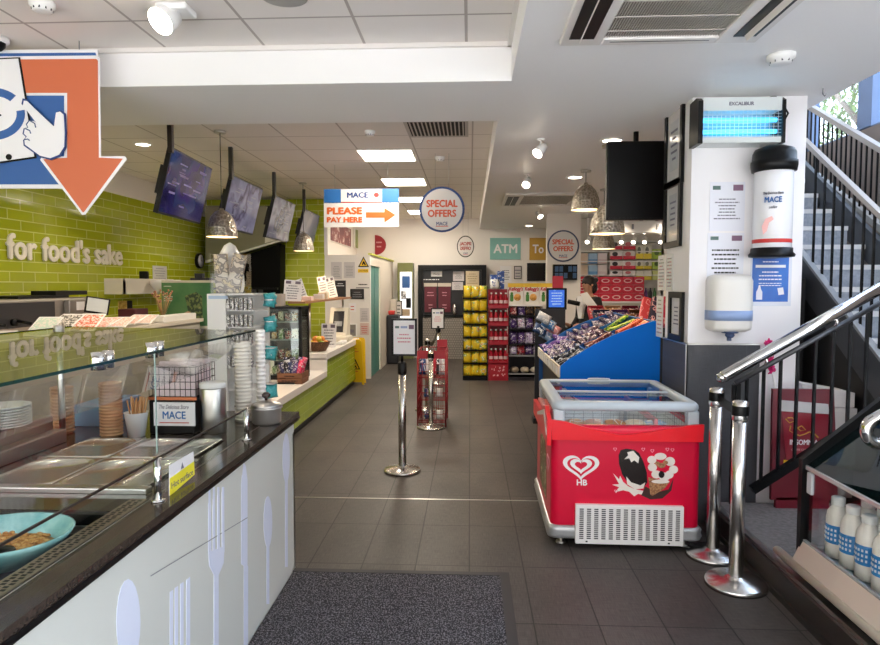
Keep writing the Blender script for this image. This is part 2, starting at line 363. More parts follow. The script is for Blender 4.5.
# stair hall on the right
b = mb(); b.box((2.3, 5.0, 0), (2.38, 7.85, 5.3)); struct(b.build('wall_stair_left', WHITE))
b = mb(); b.box((2.3, .25, 3.06), (2.36, 7.85, 5.3)); struct(b.build('wall_stair_fascia', WHITE))
b = mb(); b.box((2.3, 7.75, 0), (4.0, 7.85, 5.3)); struct(b.build('wall_stair_end', WHITE))
b = mb(); b.box((3.9, 2.0, 0), (4.0, 7.75, 3.11)); struct(b.build('wall_right', mat('taupe_paint', '8A7E79', .6)))
b = mb(); b.box((2.3, .25, 5.2), (4.1, 7.85, 5.3)); struct(b.build('ceiling_stair', WHITE))
WF = mat('window_frame', '6E86AE', .4)
b = mb()
b.box((3.9, onx(872, 100, 3.9).y, 3.11), (4.0, onx(858, 100, 3.9).y, 5.2))
for y in (2.0, 3.4, 4.9, 7.66): b.box((3.9, y, 3.11), (4.0, y+.09, 5.2))
b.box((3.9, 2, 3.11), (4.0, 7.75, 3.125)); b.box((3.9, 2, 5.1), (4.0, 7.75, 5.2)); w = struct(b.build('window_1', WF))
b = mb(); b.box((3.945, 2.0, 3.15), (3.955, 7.7, 5.15)); struct(b.build('window_pane', WINGL, w))
b = mb()
for y in (.25, 1.1, 1.95): b.box((3.9, y, 0), (4.0, y+.07, 3.2))
b.box((3.9, .25, 0), (4.0, 2.0, .08)); b.box((3.9, .25, 2.9), (4.0, 2.0, 3.2)); w = struct(b.build('window_2', BLKM))
b = mb(); b.box((3.945, -1.55, .05), (3.955, 1.98, 2.95)); struct(b.build('window_pane', WINGL, w))
# raised platform
PLT = noisy('platform_stone', [(.3, '6A6767'), (.7, '8F8B8A')], 40, .6)
b = mb(); b.box((1.60, .25, 0), (3.9, 4.2, .15)); struct(b.build('floor_platform', PLT))
b = mb(); b.box((1.555, .25, 0), (1.60, 4.2, .135)); b.box((1.54, .25, 0), (1.556, 4.2, .03)); struct(b.build('trim_4', mat('kerb_dark', '2A2523', .45)))
b = mb(); b.box((1.575, .25, .135), (1.61, 4.2, .153)); struct(b.build('trim_5', STEEL))
b = mb(); b.box((-1.3, 4.6, -.002), (.62, 4.612, .002)); struct(b.build('trim_6', STEEL))
# ================================================================== FOREGROUND SERVING COUNTER
GRAN = noisy('dark_granite', [(.3, '322A26'), (.55, '40362F'), (.8, '54473F')], 130, .12, detail=4, spec=.6)
PANEL = mat('counter_panel', 'D9DAD2', .35); PRINT = mat('counter_print', 'E6EBFC', .35)
CX = -.965; SX0 = -2.05
ctr = thing('serving_counter', 'long white serving counter with dark worktop and cutlery prints', 'counter', (-1.5, 2.0, 0))
b = mb(); b.box((CX-.02, .5, .0), (CX, 3.43, .83)); b.box((SX0, 3.41, 0), (CX, 3.43, .83)); b.box((CX, .5, .765), (CX+.0015, 3.43, .83))
b.build('front_panel', PANEL, ctr)
b = mb(); b.box((SX0, .5, 0), (SX0+.02, 3.41, .83)); b.box((SX0+.02, .5, .1), (CX-.02, 3.41, .12)); b.build('back_panel', STEELD, ctr)
b = mb()
b.box((-1.10, .5, .842), (-.945, 3.47, .87)); b.box((SX0-.02, 1.9, .83), (-1.10, 2.1, .87)); b.box((SX0-.02, 2.80, .83), (-1.10, 3.47, .87)); b.box((SX0-.02, .5, .83), (-1.72, 1.9, .87)); b.box((SX0-.02, 2.1, .83), (-1.72, 2.80, .87))
b.build('worktop', GRAN, ctr)
b = mb(); b.box((-1.10, .5, .828), (-.941, 3.474, .846)); b.build('worktop_edge', mat('edge_black', '0C0A0B', .3), ctr)
b = mb(); b.box((-1.045, .5, .8695), (-1.041, 3.4, .8705)); b.build('worktop_joint', mat('joint_line', '9A8F86', .4), ctr)
b = mb(); b.box((-1.72, .5, .78), (-1.10, 1.9, .785)); b.box((-1.72, 1.88, .785), (-1.10, 1.9, .865)); b.box((-1.72, .5, .785), (-1.70, 1.88, .865)); b.box((-1.11, .5, .785), (-1.10, 1.88, .865)); b.build('hot_well', mat('well_black', '0D0B0C', .3), ctr)
b = mb(); b.box((-1.69, .5, .80), (-1.12, 1.86, .812)); b.build('hot_plate', mat('hot_plate', '6B6268', .18, .6), ctr)
b = mb(); b.box((-1.70, 1.855, .812), (-1.11, 1.868, .835)); b.build('hot_plate_rim', STEEL, ctr)
# perforated strip
b = mb(); b.box((-1.105, .5, .8695), (-1.05, 2.0, .8735), mi=0)
for i in range(72):
    y = .9+i*.0152
    for k in range(2): b.box((-1.096+k*.021+(i % 2)*.004, y, .8734), (-1.084+k*.021+(i % 2)*.004, y+.009, .8741), mi=1)
b.build('vent_strip', [mat('strip_metal', 'A69587', .3, .8), BLK], ctr)
# rails across bain-marie
b = mb(); b.box((-1.73, 2.055, .868), (-1.08, 2.098, .888), .004); b.build('pan_rail', STEEL, ctr)
b = mb(); b.box((-1.73, 2.452, .872), (-1.08, 2.466, .88)); b.build('pan_rail', STEEL, ctr)
b = mb(); b.box((-1.72, 2.1, .66), (-1.10, 2.80, .665)); b.box((-1.72, 2.1, .665), (-1.715, 2.80, .83)); b.box((-1.105, 2.1, .665), (-1.10, 2.80, .83)); b.box((-1.72, 2.1, .665), (-1.10, 2.105, .83)); b.box((-1.72, 2.795, .665), (-1.10, 2.80, .83)); b.build('pan_well', STEELD, ctr)
b = mb(); b.box((-1.94, .5, .87), (-1.86, 2.75, .99), .008); b.box((-1.86, .5, .87), (-1.80, 2.75, .93), .006); b.build('server_ledge', STEELD, ctr)
def cut(name, polys):
    b = mb()
    for k, p in enumerate(polys): b.prism(xpoly(p, CX), 'x', CX+.0003, CX+.0016+.0003*k)
    b.build(name, PRINT, ctr)
def e2(cx, cy, rx, ry, n=20): return [(cx+rx*cos(2*pi*i/n), cy+ry*sin(2*pi*i/n)) for i in range(n)]
cut('printed_spoon', [e2(128, 622, 12, 43), [(126, 655), (131, 655), (131, 690), (126, 690)]])
cut('printed_fork', [[(169.5, 592), (172.5, 590), (172.5, 650), (169.5, 650)], [(174.5, 588), (177.5, 586), (177.5, 650), (174.5, 650)], [(180, 584), (183, 582), (183, 650), (180, 650)], [(186, 580), (189.5, 577), (189.5, 650), (186, 650)]])
cut('printed_fork', [[(208, 487), (210, 487), (211, 552), (208, 552)], [(212.5, 487), (214.3, 487), (214.8, 552), (212.5, 552)], [(217, 487), (218.8, 487), (219.3, 552), (217, 552)], [(221.5, 487), (223.5, 487), (224, 552), (221.5, 552)], [(208, 552), (224, 546), (223, 563), (218, 575), (218, 660), (213.5, 660), (213.5, 575), (209, 566)]])
cut('printed_knife', [[(243, 462), (245.5, 466), (247.2, 480), (247.2, 566), (247.8, 566), (247.8, 660), (243.6, 660), (243.6, 566), (241, 564), (241, 485)]])
cut('printed_spoon', [e2(267.7, 522, 4.3, 26), [(266.4, 546), (269, 546), (269, 604), (266.4, 604)]])
cut('printed_spoon', [e2(286, 458, 3.6, 25), [(285, 480), (287.4, 480), (287.4, 567), (285, 567)]])
b = mb(); b.prism(xpoly([(150, 575.5), (247, 517.2), (247, 518), (150, 576.6)], CX), 'x', CX+.0017, CX+.0021); b.build('panel_seam', GREY, ctr)
# gastronorm pans
PANM = mat('pan_steel', 'E8E5E0', .27, 1, bump=(10, .05))
def pan(x0, x1, y0, y1, label):
    cx, cy = (x0+x1)/2, (y0+y1)/2
    b = mb(); rings = []
    for ins, z in ((0, .877), (0, .881), (.012, .881), (.017, .876), (.022, .853), (.03, .82), (.045, .79), (.072, .774), (.10 if x1-x0 > .15 else .055, .771)):
        rings.append([b.bm.verts.new((p[0], p[1], z)) for p in rrect(x0+ins, y0+ins, x1-ins, y1-ins, (.012 if ins == 0 else max(.02, min(.085, (x1-x0)/2-ins-.002))), 6)])
    b._skin(rings, True)
    o = b.build('food_pan', PANM); tag(o, label, 'food pan', 'steel pans in the counter'); return o
cols_ = [(-1.712, -1.452), (-1.446, -1.232), (-1.226, -1.108)]
for c_, nm in zip(cols_, ('left', 'middle', 'right')):
    pan(c_[0], c_[1], 2.104, 2.448, f'empty steel food pan at the {nm} of the nearer row in the counter')
    pan(c_[0], c_[1], 2.47, 2.792, f'empty steel food pan at the {nm} of the farther row in the counter')
# sneeze guard
sg = thing('glass_sneeze_guard', 'clear glass sneeze guard with top shelf over the white counter', 'glass screen', (-1.4, 2.0, .87))
GX = -1.005
b = mb()
b.bm.faces.ensure_lookup_table()
z0, z1 = 1.36, 1.376
v = [(-1.0, .45, z0), (-1.87, .45, z1), (-1.87, 2.92, z1), (-1.0, 2.92, z0)]
b.quad(v); b.build('top_shelf', CLEAR, sg)
b = mb(); b.box((-1.0, .45, z0-.006), (-.994, 2.92, z0+.002)); b.box((-1.876, .45, z1-.006), (-1.87, 2.92, z1+.002)); b.build('shelf_edge', GEDGE, sg)
for y0, y1 in ((.45, 1.985), (1.99, 2.90)):
    b = mb(); b.quad([(GX, y0, 1.03), (GX, y1, 1.03), (GX, y1, 1.352), (GX, y0, 1.352)]); b.build('front_glass', CLEAR2, sg)
b = mb(); b.box((GX-.002, 1.986, 1.03), (GX+.002, 1.99, 1.352)); b.build('glass_joint', mat('pane_joint', '8FA39C', .2), sg)
b = mb(); b.quad([(-1.25, .45, 1.16), (-1.25, 2.9, 1.16), (-1.02, 2.9, 1.335), (-1.02, .45, 1.335)]); b.build('sloping_glass', CLEAR2, sg)
b = mb(); b.quad([(GX, .9, .885), (GX, 2.815, .885), (GX, 2.815, 1.012), (GX, .9, 1.012)]); b.build('low_glass', CLEAR, sg)
b = mb(); b.box((GX-.003, .9, 1.010), (GX+.003, 2.815, 1.016)); b.build('low_glass_edge', mat('edge_brown', '2A2422', .3), sg)
for y in (1.2, 1.995, 2.82):
    b = mb(); b.cyl((GX-.004, y, .87), (GX-.004, y, 1.014), .012, seg=16); b.cyl((GX-.004, y, .87), (GX-.004, y, .876), .022, seg=16); b.build('post', CHROME, sg)
for y in (.7, 2.78):
    b = mb(); b.cyl((-1.84, y, .87), (-1.84, y, 1.368), .014); b.cyl((-1.84, y, 1.35), (-1.84, y, 1.39), .022); b.build('support_post', STEEL, sg)
for y in (1.72, 2.02):
    b = mb(); b.cyl((-1.03, y, 1.335), (-1.03, y, 1.385), .02); b.cyl((-1.03, y+.05, 1.335), (-1.03, y+.05, 1.385), .016); b.build('glass_clamp', CHROME, sg)
# hot surface card
hs = thing('warning_card', 'white and yellow hot surface card on the low glass screen', 'sign', (-1.0, 2.2, .9))
q = [onx(*p, -.999) for p in ((169, 465.5), (193, 451.5), (194, 474.5), (169, 496.5))]
b = mb(); b.prism([(p.y, p.z) for p in q], 'x', -.9995, -.997); b.build('card', PAPER, hs)
m1 = q[0].lerp(q[3], .42); m2 = q[1].lerp(q[2], .42)
b = mb(); b.prism([(p.y, p.z) for p in (m1, m2, q[2], q[3])], 'x', -.997, -.9965); b.build('yellow_panel', mat('card_yellow', 'F1E63C', .5), hs)
cm = (m1+m2+q[2]+q[3])/4; wd = abs(q[1].y-q[0].y)
lettering('Hot surface', (-.9963, cm.y, cm.z-.004), wd*.9, .022, '+x', INK, hs, .0006, .01)
b = mb(); cy, cz = (q[0].y+q[1].y)/2, q[0].z*.28+q[3].z*.36+q[1].z*.36-.0
cz = q[0].lerp(q[1], .5).z*.72+q[3].lerp(q[2], .5).z*.28
b.prism([(cy-.012, cz-.01), (cy+.012, cz-.01), (cy, cz+.012)], 'x', -.997, -.9964); b.build('warning_triangle', INK, hs)
# ------------------------------------------------------------------ on the counter
TEAL = noisy('teal_glaze', [(.3, '6FA5A8'), (.7, 'A9D0CC')], 14, .15)
d = thing('casserole_dish', 'oval teal casserole dish of rice on the hot plate', 'dish', (-1.42, 1.42, .812))
def oval(b, sx, sy, prof, c):
    rings = [[b.bm.verts.new((c[0]+sx*r*cos(2*pi*i/32), c[1]+sy*r*sin(2*pi*i/32), c[2]+z)) for i in range(32)] for r, z in prof]; b._skin(rings, True)
dc = (-1.30, 1.685, .812)
b = mb(); oval(b, .185, .165, ((.7, 0), (.95, .055), (1, .07), (.96, .07), (.9, .055), (.68, .008)), dc); b.build('bowl', TEAL, d)
b = mb(); oval(b, .185, .165, ((.72, .02), (.6, .03), (.4, .034), (.05, .036)), dc)
for i in range(150):
    a, r = random.uniform(0, 6.28), sqrt(random.random())*.66
    b.ball((dc[0]+.185*r*cos(a), dc[1]+.165*r*sin(a), dc[2]+.034), .007, 1, (1.4, 1, .8))
b.build('rice', noisy('fried_rice', [(.3, '7E4A22'), (.5, 'B87E40'), (.7, 'D8B070')], 60, .6), d)['kind'] = 'stuff'
sp = thing('serving_spoon', 'black serving spoon resting in the teal dish of rice', 'spoon', (-1.45, 1.55, .86))
b = mb(); b.tube([(-1.30, 1.64, .858), (-1.42, 1.70, .895), (-1.58, 1.74, .93)], [.006, .007, .009]); b.build('handle', BLK, sp)
b = mb(); b.ball((-1.265, 1.63, .856), .035, 2, (1.2, .8, .3)); b.build('bowl', BLK, sp)
def cupstack(name, c, r, h, n, m, label, grp=None, taper=.8):
    b = mb(); prof = []
    for i in range(n):
        z = h*i/n; prof += [(r*.88, z), (r*.88, z+h/n*.45), (r, z+h/n*.5), (r, z+h/n*.9), (r*.88, z+h/n*.95)]
    b.lathe(prof+[(r*.75, h), (r*.7, h+.002)], c, 24); o = b.build(name, m); return tag(o, label, 'cup stack', grp)
KRAFT = mat('kraft_card', 'B48A66', .6)
cupstack('kraft_cup_stack', (-1.665, 2.87, .87), .05, .25, 17, KRAFT, 'tall stack of brown kraft cups beside the stirrer cup')
cupstack('kraft_cup_stack', (-1.93, 2.92, .87), .05, .22, 14, KRAFT, 'shorter stack of brown kraft cups at the left behind the glass')
c = thing('stirrer_cup', 'white paper cup full of wooden stirrers left of the notice card', 'cup', (-1.545, 2.87, .87))
b = mb(); b.lathe([(.036, 0), (.052, .11), (.054, .112), (.05, .112), (.034, .004)], (-1.545, 2.87, .87)); b.build('cup', WPL, c)
for i in range(34):
    a, r = random.uniform(0, 6.28), random.uniform(.008, .034); t = random.uniform(1.0, 2.0)
    b = mb(); p0 = Vector((-1.545+r*cos(a)*.6, 2.87+r*sin(a)*.6, .882)); p1 = Vector((-1.545+r*t*cos(a), 2.87+r*t*sin(a)*.6, .87+random.uniform(.155, .185)))
    b.cyl(p0, p1, .0032, seg=6); b.build('stirrer', WOOD, c)
k = thing('card_stand', 'black box stand with white card in front of the wire basket', 'card holder', (-1.40, 3.0, .87))
b = mb(); b.box((-1.505, 2.91, .87), (-1.29, 3.16, 1.03), .006); b.build('box', BLK, k)
b = mb(); b.box((-1.478, 2.900, .912), (-1.282, 2.909, 1.022)); b.build('card', PAPER, k)
lettering('MACE', (-1.38, 2.8995, .963), .11, .036, '-y', BLUP, k, .001, .02)
lettering('The Delicious Store', (-1.38, 2.8995, 1.002), .14, .02, '-y', INK, k, .001, 0, shear=.3)
b = mb(); b.box((-1.45, 2.8985, .925), (-1.31, 2.900, .929)); b.build('red_rule', REDP, k)
wb = thing('wire_basket', 'black wire basket of paper bags on the black box stand', 'basket', (-1.37, 3.17, 1.03))
b = mb()
x0, x1, y0, y1 = -1.51, -1.285, 2.925, 3.15
for z in (1.045, 1.08, 1.115, 1.15, 1.185): b.tube([(x0, y0, z), (x1, y0, z), (x1, y1, z), (x0, y1, z)], .0018, 5, closed=True)
for i in range(10):
    x = x0+(x1-x0)*i/9
    for y in (y0, y1): b.cyl((x, y, 1.035), (x, y, 1.187), .0016, seg=5)
for i in range(8):
    y = y0+(y1-y0)*i/7
    for x in (x0, x1): b.cyl((x, y, 1.035), (x, y, 1.187), .0016, seg=5)
    b.cyl((x0, y, 1.036), (x1, y, 1.036), .0016, seg=5)
b.build('wire_frame', mat('basket_wire', '4A3C3A', .4, .6), wb)
b = mb(); b.box((x0-.004, y0-.006, 1.030), (x1+.004, y0+.004, 1.044)); b.build('copper_rail', mat('copper', 'C77B55', .3, .8), wb)
for i in range(4):
    b = mb(); b.box((x0+.012, y0+.02+i*.055, 1.04), (x1-.012, y0+.05+i*.055, 1.19+.012*(i % 2)), .006); tag(b.build('paper_bag_bundle', mat('pink_paper', 'EAD8DC', .7)), f'{NTH[i]} bundle of pale paper bags from the front in the wire basket', 'paper bags', 'bags in the wire basket')
s = thing('steel_canister', 'brushed steel canister with white lid at the counter end', 'canister', (-1.222, 2.97, .87))
b = mb(); b.lathe([(.057, 0), (.06, .004), (.06, .21), (.058, .214)], (-1.222, 2.97, .87), 28); b.build('body', STEEL, s)
b = mb(); b.lathe([(.061, .214), (.062, .218), (.062, .235), (.055, .24), (.01, .241)], (-1.222, 2.97, .87), 28); b.build('lid', WPL, s)
WCUP = mat('cup_white', 'F3EDE2', .4)
cupstack('paper_cup_stack', (-1.165, 3.22, .87), .044, .41, 22, WCUP, 'tall stack of white paper cups behind the glass post')
cupstack('paper_cup_stack', (-1.118, 3.36, .87), .026, .46, 20, mat('cup_white2', 'F7F5F2', .4), 'narrow tall stack of white cups nearest the counter edge')
s = thing('soup_kettle', 'small steel soup kettle with black knob on the counter corner', 'kettle', (-1.03, 3.17, .87))
b = mb(); b.lathe([(.062, 0), (.072, .01), (.074, .075), (.08, .08), (.08, .085)], (-1.03, 3.17, .87), 28); b.build('body', mat('kettle_steel', 'D6D3CF', .36, .85), s)
b = mb(); b.lathe([(.078, .085), (.07, .1), (.03, .115), (.008, .118)], (-1.03, 3.17, .87), 28); b.build('lid', STEEL, s)
b = mb(); b.lathe([(.007, .117), (.008, .127), (.02, .136), (.022, .147), (.012, .157), (.002, .158)], (-1.03, 3.17, .87), 20); b.build('knob', mat('brown_knob', '2A1815', .3), s)
s = thing('spice_bowl', 'small brown bowl between the canister and paper cups', 'bowl', (-1.22, 3.38, .87))
b = mb(); b.lathe([(.025, 0), (.045, .04), (.046, .05), (.04, .048), (.02, .01)], (-1.225, 3.38, .87)); b.build('bowl', mat('brown_glaze', '6B3B28', .3), s)
b = mb(); b.lathe([(.0405, .038), (.02, .05), (.002, .052)], (-1.225, 3.38, .87)); b.build('contents', noisy('spice', [(.4, '7A3B22'), (.6, 'C48A50')], 90), s)
# server side clutter
b = mb(); b.box((-1.98, 3.05, .87), (-1.80, 3.40, .97), .004); tag(b.build('blue_block', mat('block_blue', '6F94B8', .5)), 'low blue block standing at the back of the counter end', 'carton')  # low block in one even pale blue
s = thing('plate_stack', 'stack of pale plates on the steel ledge behind the glass', 'plates', (-1.90, 2.55, .99))
for i in range(8):
    b = mb(); b.lathe([(.05, 0), (.09, .008), (.1, .013), (.098, .015), (.06, .005)], (-1.90, 2.5, .99+i*.011), 24); b.build('plate', WPL, s)
b = mb(); b.box((-2.03, 1.4, .99), (-1.87, 2.2, 1.02), .006); tag(b.build('steel_tray', STEELD), 'long steel tray on the ledge behind the food pans', 'tray')
# ================================================================== KITCHEN BACK COUNTER
b0 = thing('back_counter', 'dark back counter below the green tiled wall', 'counter', (-3.9, 5.5, 0))
b = mb(); b.box((-4.39, 2.0, 0), (-3.42, 7.95, 1.11)); b.build('cabinet', mat('back_cabinet', 'A8A49C', .45), b0)
b = mb(); b.box((-4.39, 2.0, 1.11), (-3.38, 7.97, 1.15)); b.build('top', mat('pale_top', 'CFC8BE', .3), b0)
cm = thing('coffee_machine', 'wide grey steel coffee machine on the back counter', 'coffee machine', (-3.85, 5.3, 1.15))
b = mb(); b.box((-4.36, 4.7, 1.17), (-3.82, 6.35, 1.45), .02); b.build('body', STEELD, cm)
b = mb(); b.box((-3.82, 5.85, 1.2), (-3.76, 6.33, 1.43), .01); b.build('control_panel', mat('panel_grey', '8C8682', .3, .6), cm)
b = mb(); b.box((-3.76, 5.95, 1.33), (-3.752, 6.07, 1.41)); b.box((-3.76, 6.13, 1.33), (-3.752, 6.3, 1.40)); b.build('display', PAPER, cm)
b = mb(); b.box((-3.82, 4.85, 1.21), (-3.805, 5.7, 1.42)); b.build('grille', DGREY, cm)
for y in (4.8, 6.2):
    b = mb(); b.cyl((-3.9, y, 1.15), (-3.9, y, 1.18), .03); b.build('foot', BLK, cm)
for y in (4.85, 5.15):
    b = mb(); b.cyl((-3.82, y, 1.26), (-3.76, y, 1.26), .03); b.cyl((-3.76, y, 1.27), (-3.64, y, 1.25), .014); b.build('filter_handle', BLK, cm)
b = mb(); b.box((-4.25, 5.3, 1.45), (-3.86, 6.0, 1.475), .004); b.box((-4.1, 5.8, 1.475), (-3.86, 6.3, 1.515), .004); tag(b.build('baking_tray', BLK), 'black trays lying on top of the coffee machine', 'tray')
t = thing('order_screen', 'small tilted till screen right of the coffee machine', 'screen', (-3.65, 6.25, 1.15))
R_ = Matrix.Rotation(radians(-18), 3, 'X') @ Matrix.Rotation(radians(35), 3, 'Z')
b = mb(); b.obox((-3.62, 6.06, 1.37), (.21, .03, .16), R_, .005); b.build('casing', BLK, t)
b = mb(); b.obox(Vector((-3.62, 6.06, 1.37))+R_ @ Vector((0, -.017, 0)), (.18, .003, .13), R_); b.build('screen', mat('pale_screen', 'C9CFD2', .2), t)
b = mb(); b.cyl((-3.62, 6.10, 1.15), (-3.62, 6.08, 1.33), .025); b.cyl((-3.62, 6.10, 1.15), (-3.62, 6.10, 1.165), .07); b.build('stand', BLK, t)
# magazines fanned along the counter
magc = ['C9DDD2', '5E5A58', 'DE7660', 'E09A8C', 'E8B5AA', 'D9A9A4', 'E4C6BE']
mag = [('green printed', 34, 321, .2), ('dark printed', 55, 317, .23), ('red printed', 80, 320, .22), ('coral printed', 98, 322, .2), ('pink printed', 114, 323, .19), ('rose printed', 128, 324, .17), ('pale printed', 142, 325, .15)]
for i, (nm, px, py, w) in enumerate(mag):
    p = onx(px, py, -3.5); sl_ = .52 if i < 3 else .3; R_ = Matrix.Rotation(radians((6, -9, 4, -5, 8, -4, 6)[i]), 3, 'Z') @ Matrix.Rotation(sl_, 3, 'X')
    r = thing('newspaper', f'{nm} leaflet, {NTH[i]} from the left of those leaning on the back counter', 'leaflet', (p.x, p.y, 1.15), group='leaflets on the back counter')
    c = Vector((-3.49, p.y+.1, 1.155+.15*sin(sl_)+.012*(i % 2)))
    b = mb(); b.obox(c, (w, .29, .008), R_, .002); b.build('sheet', PAPER, r)
    b = mb(); b.obox(c+R_ @ Vector((0, 0, .0046)), (w*.88, .25, .001), R_); b.build('print', noisy('leaflet%d' % i, [(.35, magc[i]), (.5, 'EFE8E4'), (.62, magc[i])], 45, .5, const=True, detail=3), r)
for i, (a, c_) in enumerate(((4.35, 'left end of the leaflets'), (7.0, 'right end of the leaflets'))):
    b = mb(); b.box((-3.55, a, 1.15), (-3.42, a+.35+.5*i, 1.225), .01); tag(b.build('white_box', WPL), f'white flat box at the {c_} on the back counter', 'box')
v = thing('dried_flower_vase', 'glass vase of dried flowers beside the green poster board', 'vase', (-3.6, 7.35, 1.15))
b = mb(); b.lathe([(.05, 0), (.055, .01), (.04, .1), (.05, .13), (.047, .13), (.036, .1), (.045, .012)], (-3.6, 7.35, 1.15)); b.build('vase', CLEAR2, v)
b = mb()
for i in range(26):
    a, r = random.uniform(0, 6.28), random.uniform(.02, .12); p = Vector((-3.6+r*cos(a), 7.35+r*sin(a), 1.15+random.uniform(.22, .36)))
    b.cyl((-3.6, 7.35, 1.17), p, .002, seg=4, mi=0); b.ball(p, .014, 1, mi=1)
b.build('dried_stems', [WOOD, noisy('dried_bloom', [(.4, '9C5A4A'), (.6, 'C9A07A')], 30)], v)
b = mb(); b.box((-3.95, 7.0, 1.15), (-3.75, 7.3, 1.3), .01); tag(b.build('dark_red_box', mat('plum_box', '4A1A24', .5)), 'dark red box on the back counter below the wall shelf', 'box')
# wall shelf with paper cones
ws = thing('wall_shelf', 'white box shelf fixed on the green tiles', 'shelf', (-4.3, 8.1, 1.46))
b = mb(); b.box((-4.4, 7.52, 1.46), (-4.36, 8.8, 1.65)); b.box((-4.36, 7.52, 1.46), (-4.15, 7.55, 1.65)); b.box((-4.36, 8.77, 1.46), (-4.15, 8.8, 1.65)); b.box((-4.36, 7.55, 1.63), (-4.15, 8.77, 1.65)); b.box((-4.17, 7.52, 1.46), (-4.15, 8.8, 1.63)); b.build('carcass', mat('shelf_white', 'D9D3C8', .5), ws)
for i, y in enumerate((8.15, 8.6)):
    b = mb(); b.lathe([(.01, -.17), (.1, -.03), (.09, .02), (.085, .02)], (-4.05, y, 1.62), 16); tag(b.build('paper_cone', PAPER), ('nearer' if i == 0 else 'farther')+' white paper cone hanging from the wall shelf', 'paper cone', 'paper cones')
b = mb(); b.box((-4.3, 8.15, 1.65), (-4.2, 8.22, 1.75), .01); tag(b.build('timer', BLK), 'small black timer standing on the white wall shelf', 'timer')
n = thing('wall_chart', 'grey printed chart sheet on the green tiles above the shelf', 'notice', (-4.39, 8.9, 1.55))
b = mb(); b.box((-4.4, 8.71, 1.56), (-4.395, 9.12, 1.84)); b.build('sheet', mat('grey_paper', 'C9C8C4', .6), n)
b = scribble(mb(), 8.74, 9.09, 1.58, 1.82, 7, -4.395, 3, 'x'); b.build('printed_text', GREY, n)
cl = thing('wall_clock', 'round black rimmed clock on the green tiled wall', 'clock', (-4.39, 10.2, 1.84))
b = mb(); b.cyl((-4.4, 10.2, 1.96), (-4.35, 10.2, 1.96), .12, seg=28); b.build('rim', BLK, cl)
b = mb(); b.cyl((-4.35, 10.2, 1.96), (-4.345, 10.2, 1.96), .1, seg=28); b.build('face', PAPER, cl)
b = mb(); b.box((-4.345, 10.195, 1.96), (-4.342, 10.205, 2.03)); b.box((-4.345, 10.2, 1.955), (-4.342, 10.25, 1.965)); b.build('hands', BLK, cl)
sw = thing('small_print', 'small yellow and black label on the tiles under the shelf', 'label', (-4.39, 7.95, 1.25))
p = onx(118, 306, -4.4); q = onx(132, 306, -4.4)
b = mb(); b.box((-4.4, p.y, p.z-.06), (-4.394, (p.y*.4+q.y*.6), p.z+.06)); b.build('yellow_part', noisy('ochre_label', [(.4, 'B8902F'), (.6, 'E0C46A')], 25), sw)
b = mb(); b.box((-4.4, (p.y*.4+q.y*.6), p.z-.06), (-4.394, q.y, p.z+.06)); b.build('black_part', BLK, sw)
# green poster board
gb = thing('poster_board', 'green poster board with a hand picture beyond the back counter', 'poster', (-3.6, 8.0, 0))
b = mb(); b.box((-3.93, 8.0, 1.05), (-3.28, 8.06, 1.6)); b.build('board', noisy('green_poster', [(.35, '3C6E48'), (.7, '5F8C5C')], 3, .35), gb)
b = mb(); b.box((-3.93, 8.0, 1.6), (-3.28, 8.3, 1.63)); b.box((-3.93, 7.99, 1.02), (-3.28, 8.06, 1.05)); b.build('frame', mat('pale_frame', 'C9C6B4', .5), gb)
b = mb(); b.box((-3.93, 8.0, 0), (-3.28, 8.6, 1.02)); b.build('base_cabinet', mat('back_cabinet', 'A8A49C'), gb)
b = mb(); b.prism(fpoly([(179, 325), (180, 318), (184, 313), (188, 311), (192, 313), (191, 317), (186, 321), (184, 325)], 8), 'y', 7.995, 7.999); b.build('hand_picture', mat('skin_print', 'CFA089', .5), gb)
b = mb(); b.prism(fpoly([(185, 296), (196, 292), (202, 296), (203, 320), (195, 322), (188, 310)], 8), 'y', 7.996, 7.999); b.build('herb_picture', noisy('herb_print', [(.35, '2E4030'), (.5, '6B7A4A'), (.65, '9A8F70')], 22, .5, const=True), gb)
for z, w, bd in ((1.555, .12, .02), (1.42, .14, .01), (1.395, .17, .01), (1.37, .18, .01)):
    b = mb(); scribble(b, -3.9, -3.9+w, z-.012, z+.012, 1, 7.999, int(z*100), cx=False); b.build('printed_text', PAPER, gb)
b = mb(); b.box((-3.6, 8.1, 1.63), (-3.35, 8.28, 1.66)); b.box((-3.55, 8.12, 1.66), (-3.45, 8.2, 1.72)); tag(b.build('till_roll_tray', DGREY), 'small dark tray standing on top of the green poster board', 'tray')
# wall lettering
fs = thing('wall_lettering', 'white raised wall lettering on the green tiled wall', 'lettering', (-4.38, 7.0, 1.8))
pa, pb = onx(10.5, 245, -4.4), onx(125.5, 245, -4.4)
lettering("for food's sake", (-4.383, (pa.y+pb.y)/2-.1, 1.945), (pb.y-pa.y)*.98, .262, '+x', mat('lettering_white', 'F1EBDD', .4), fs, .018, .032, name='letters')
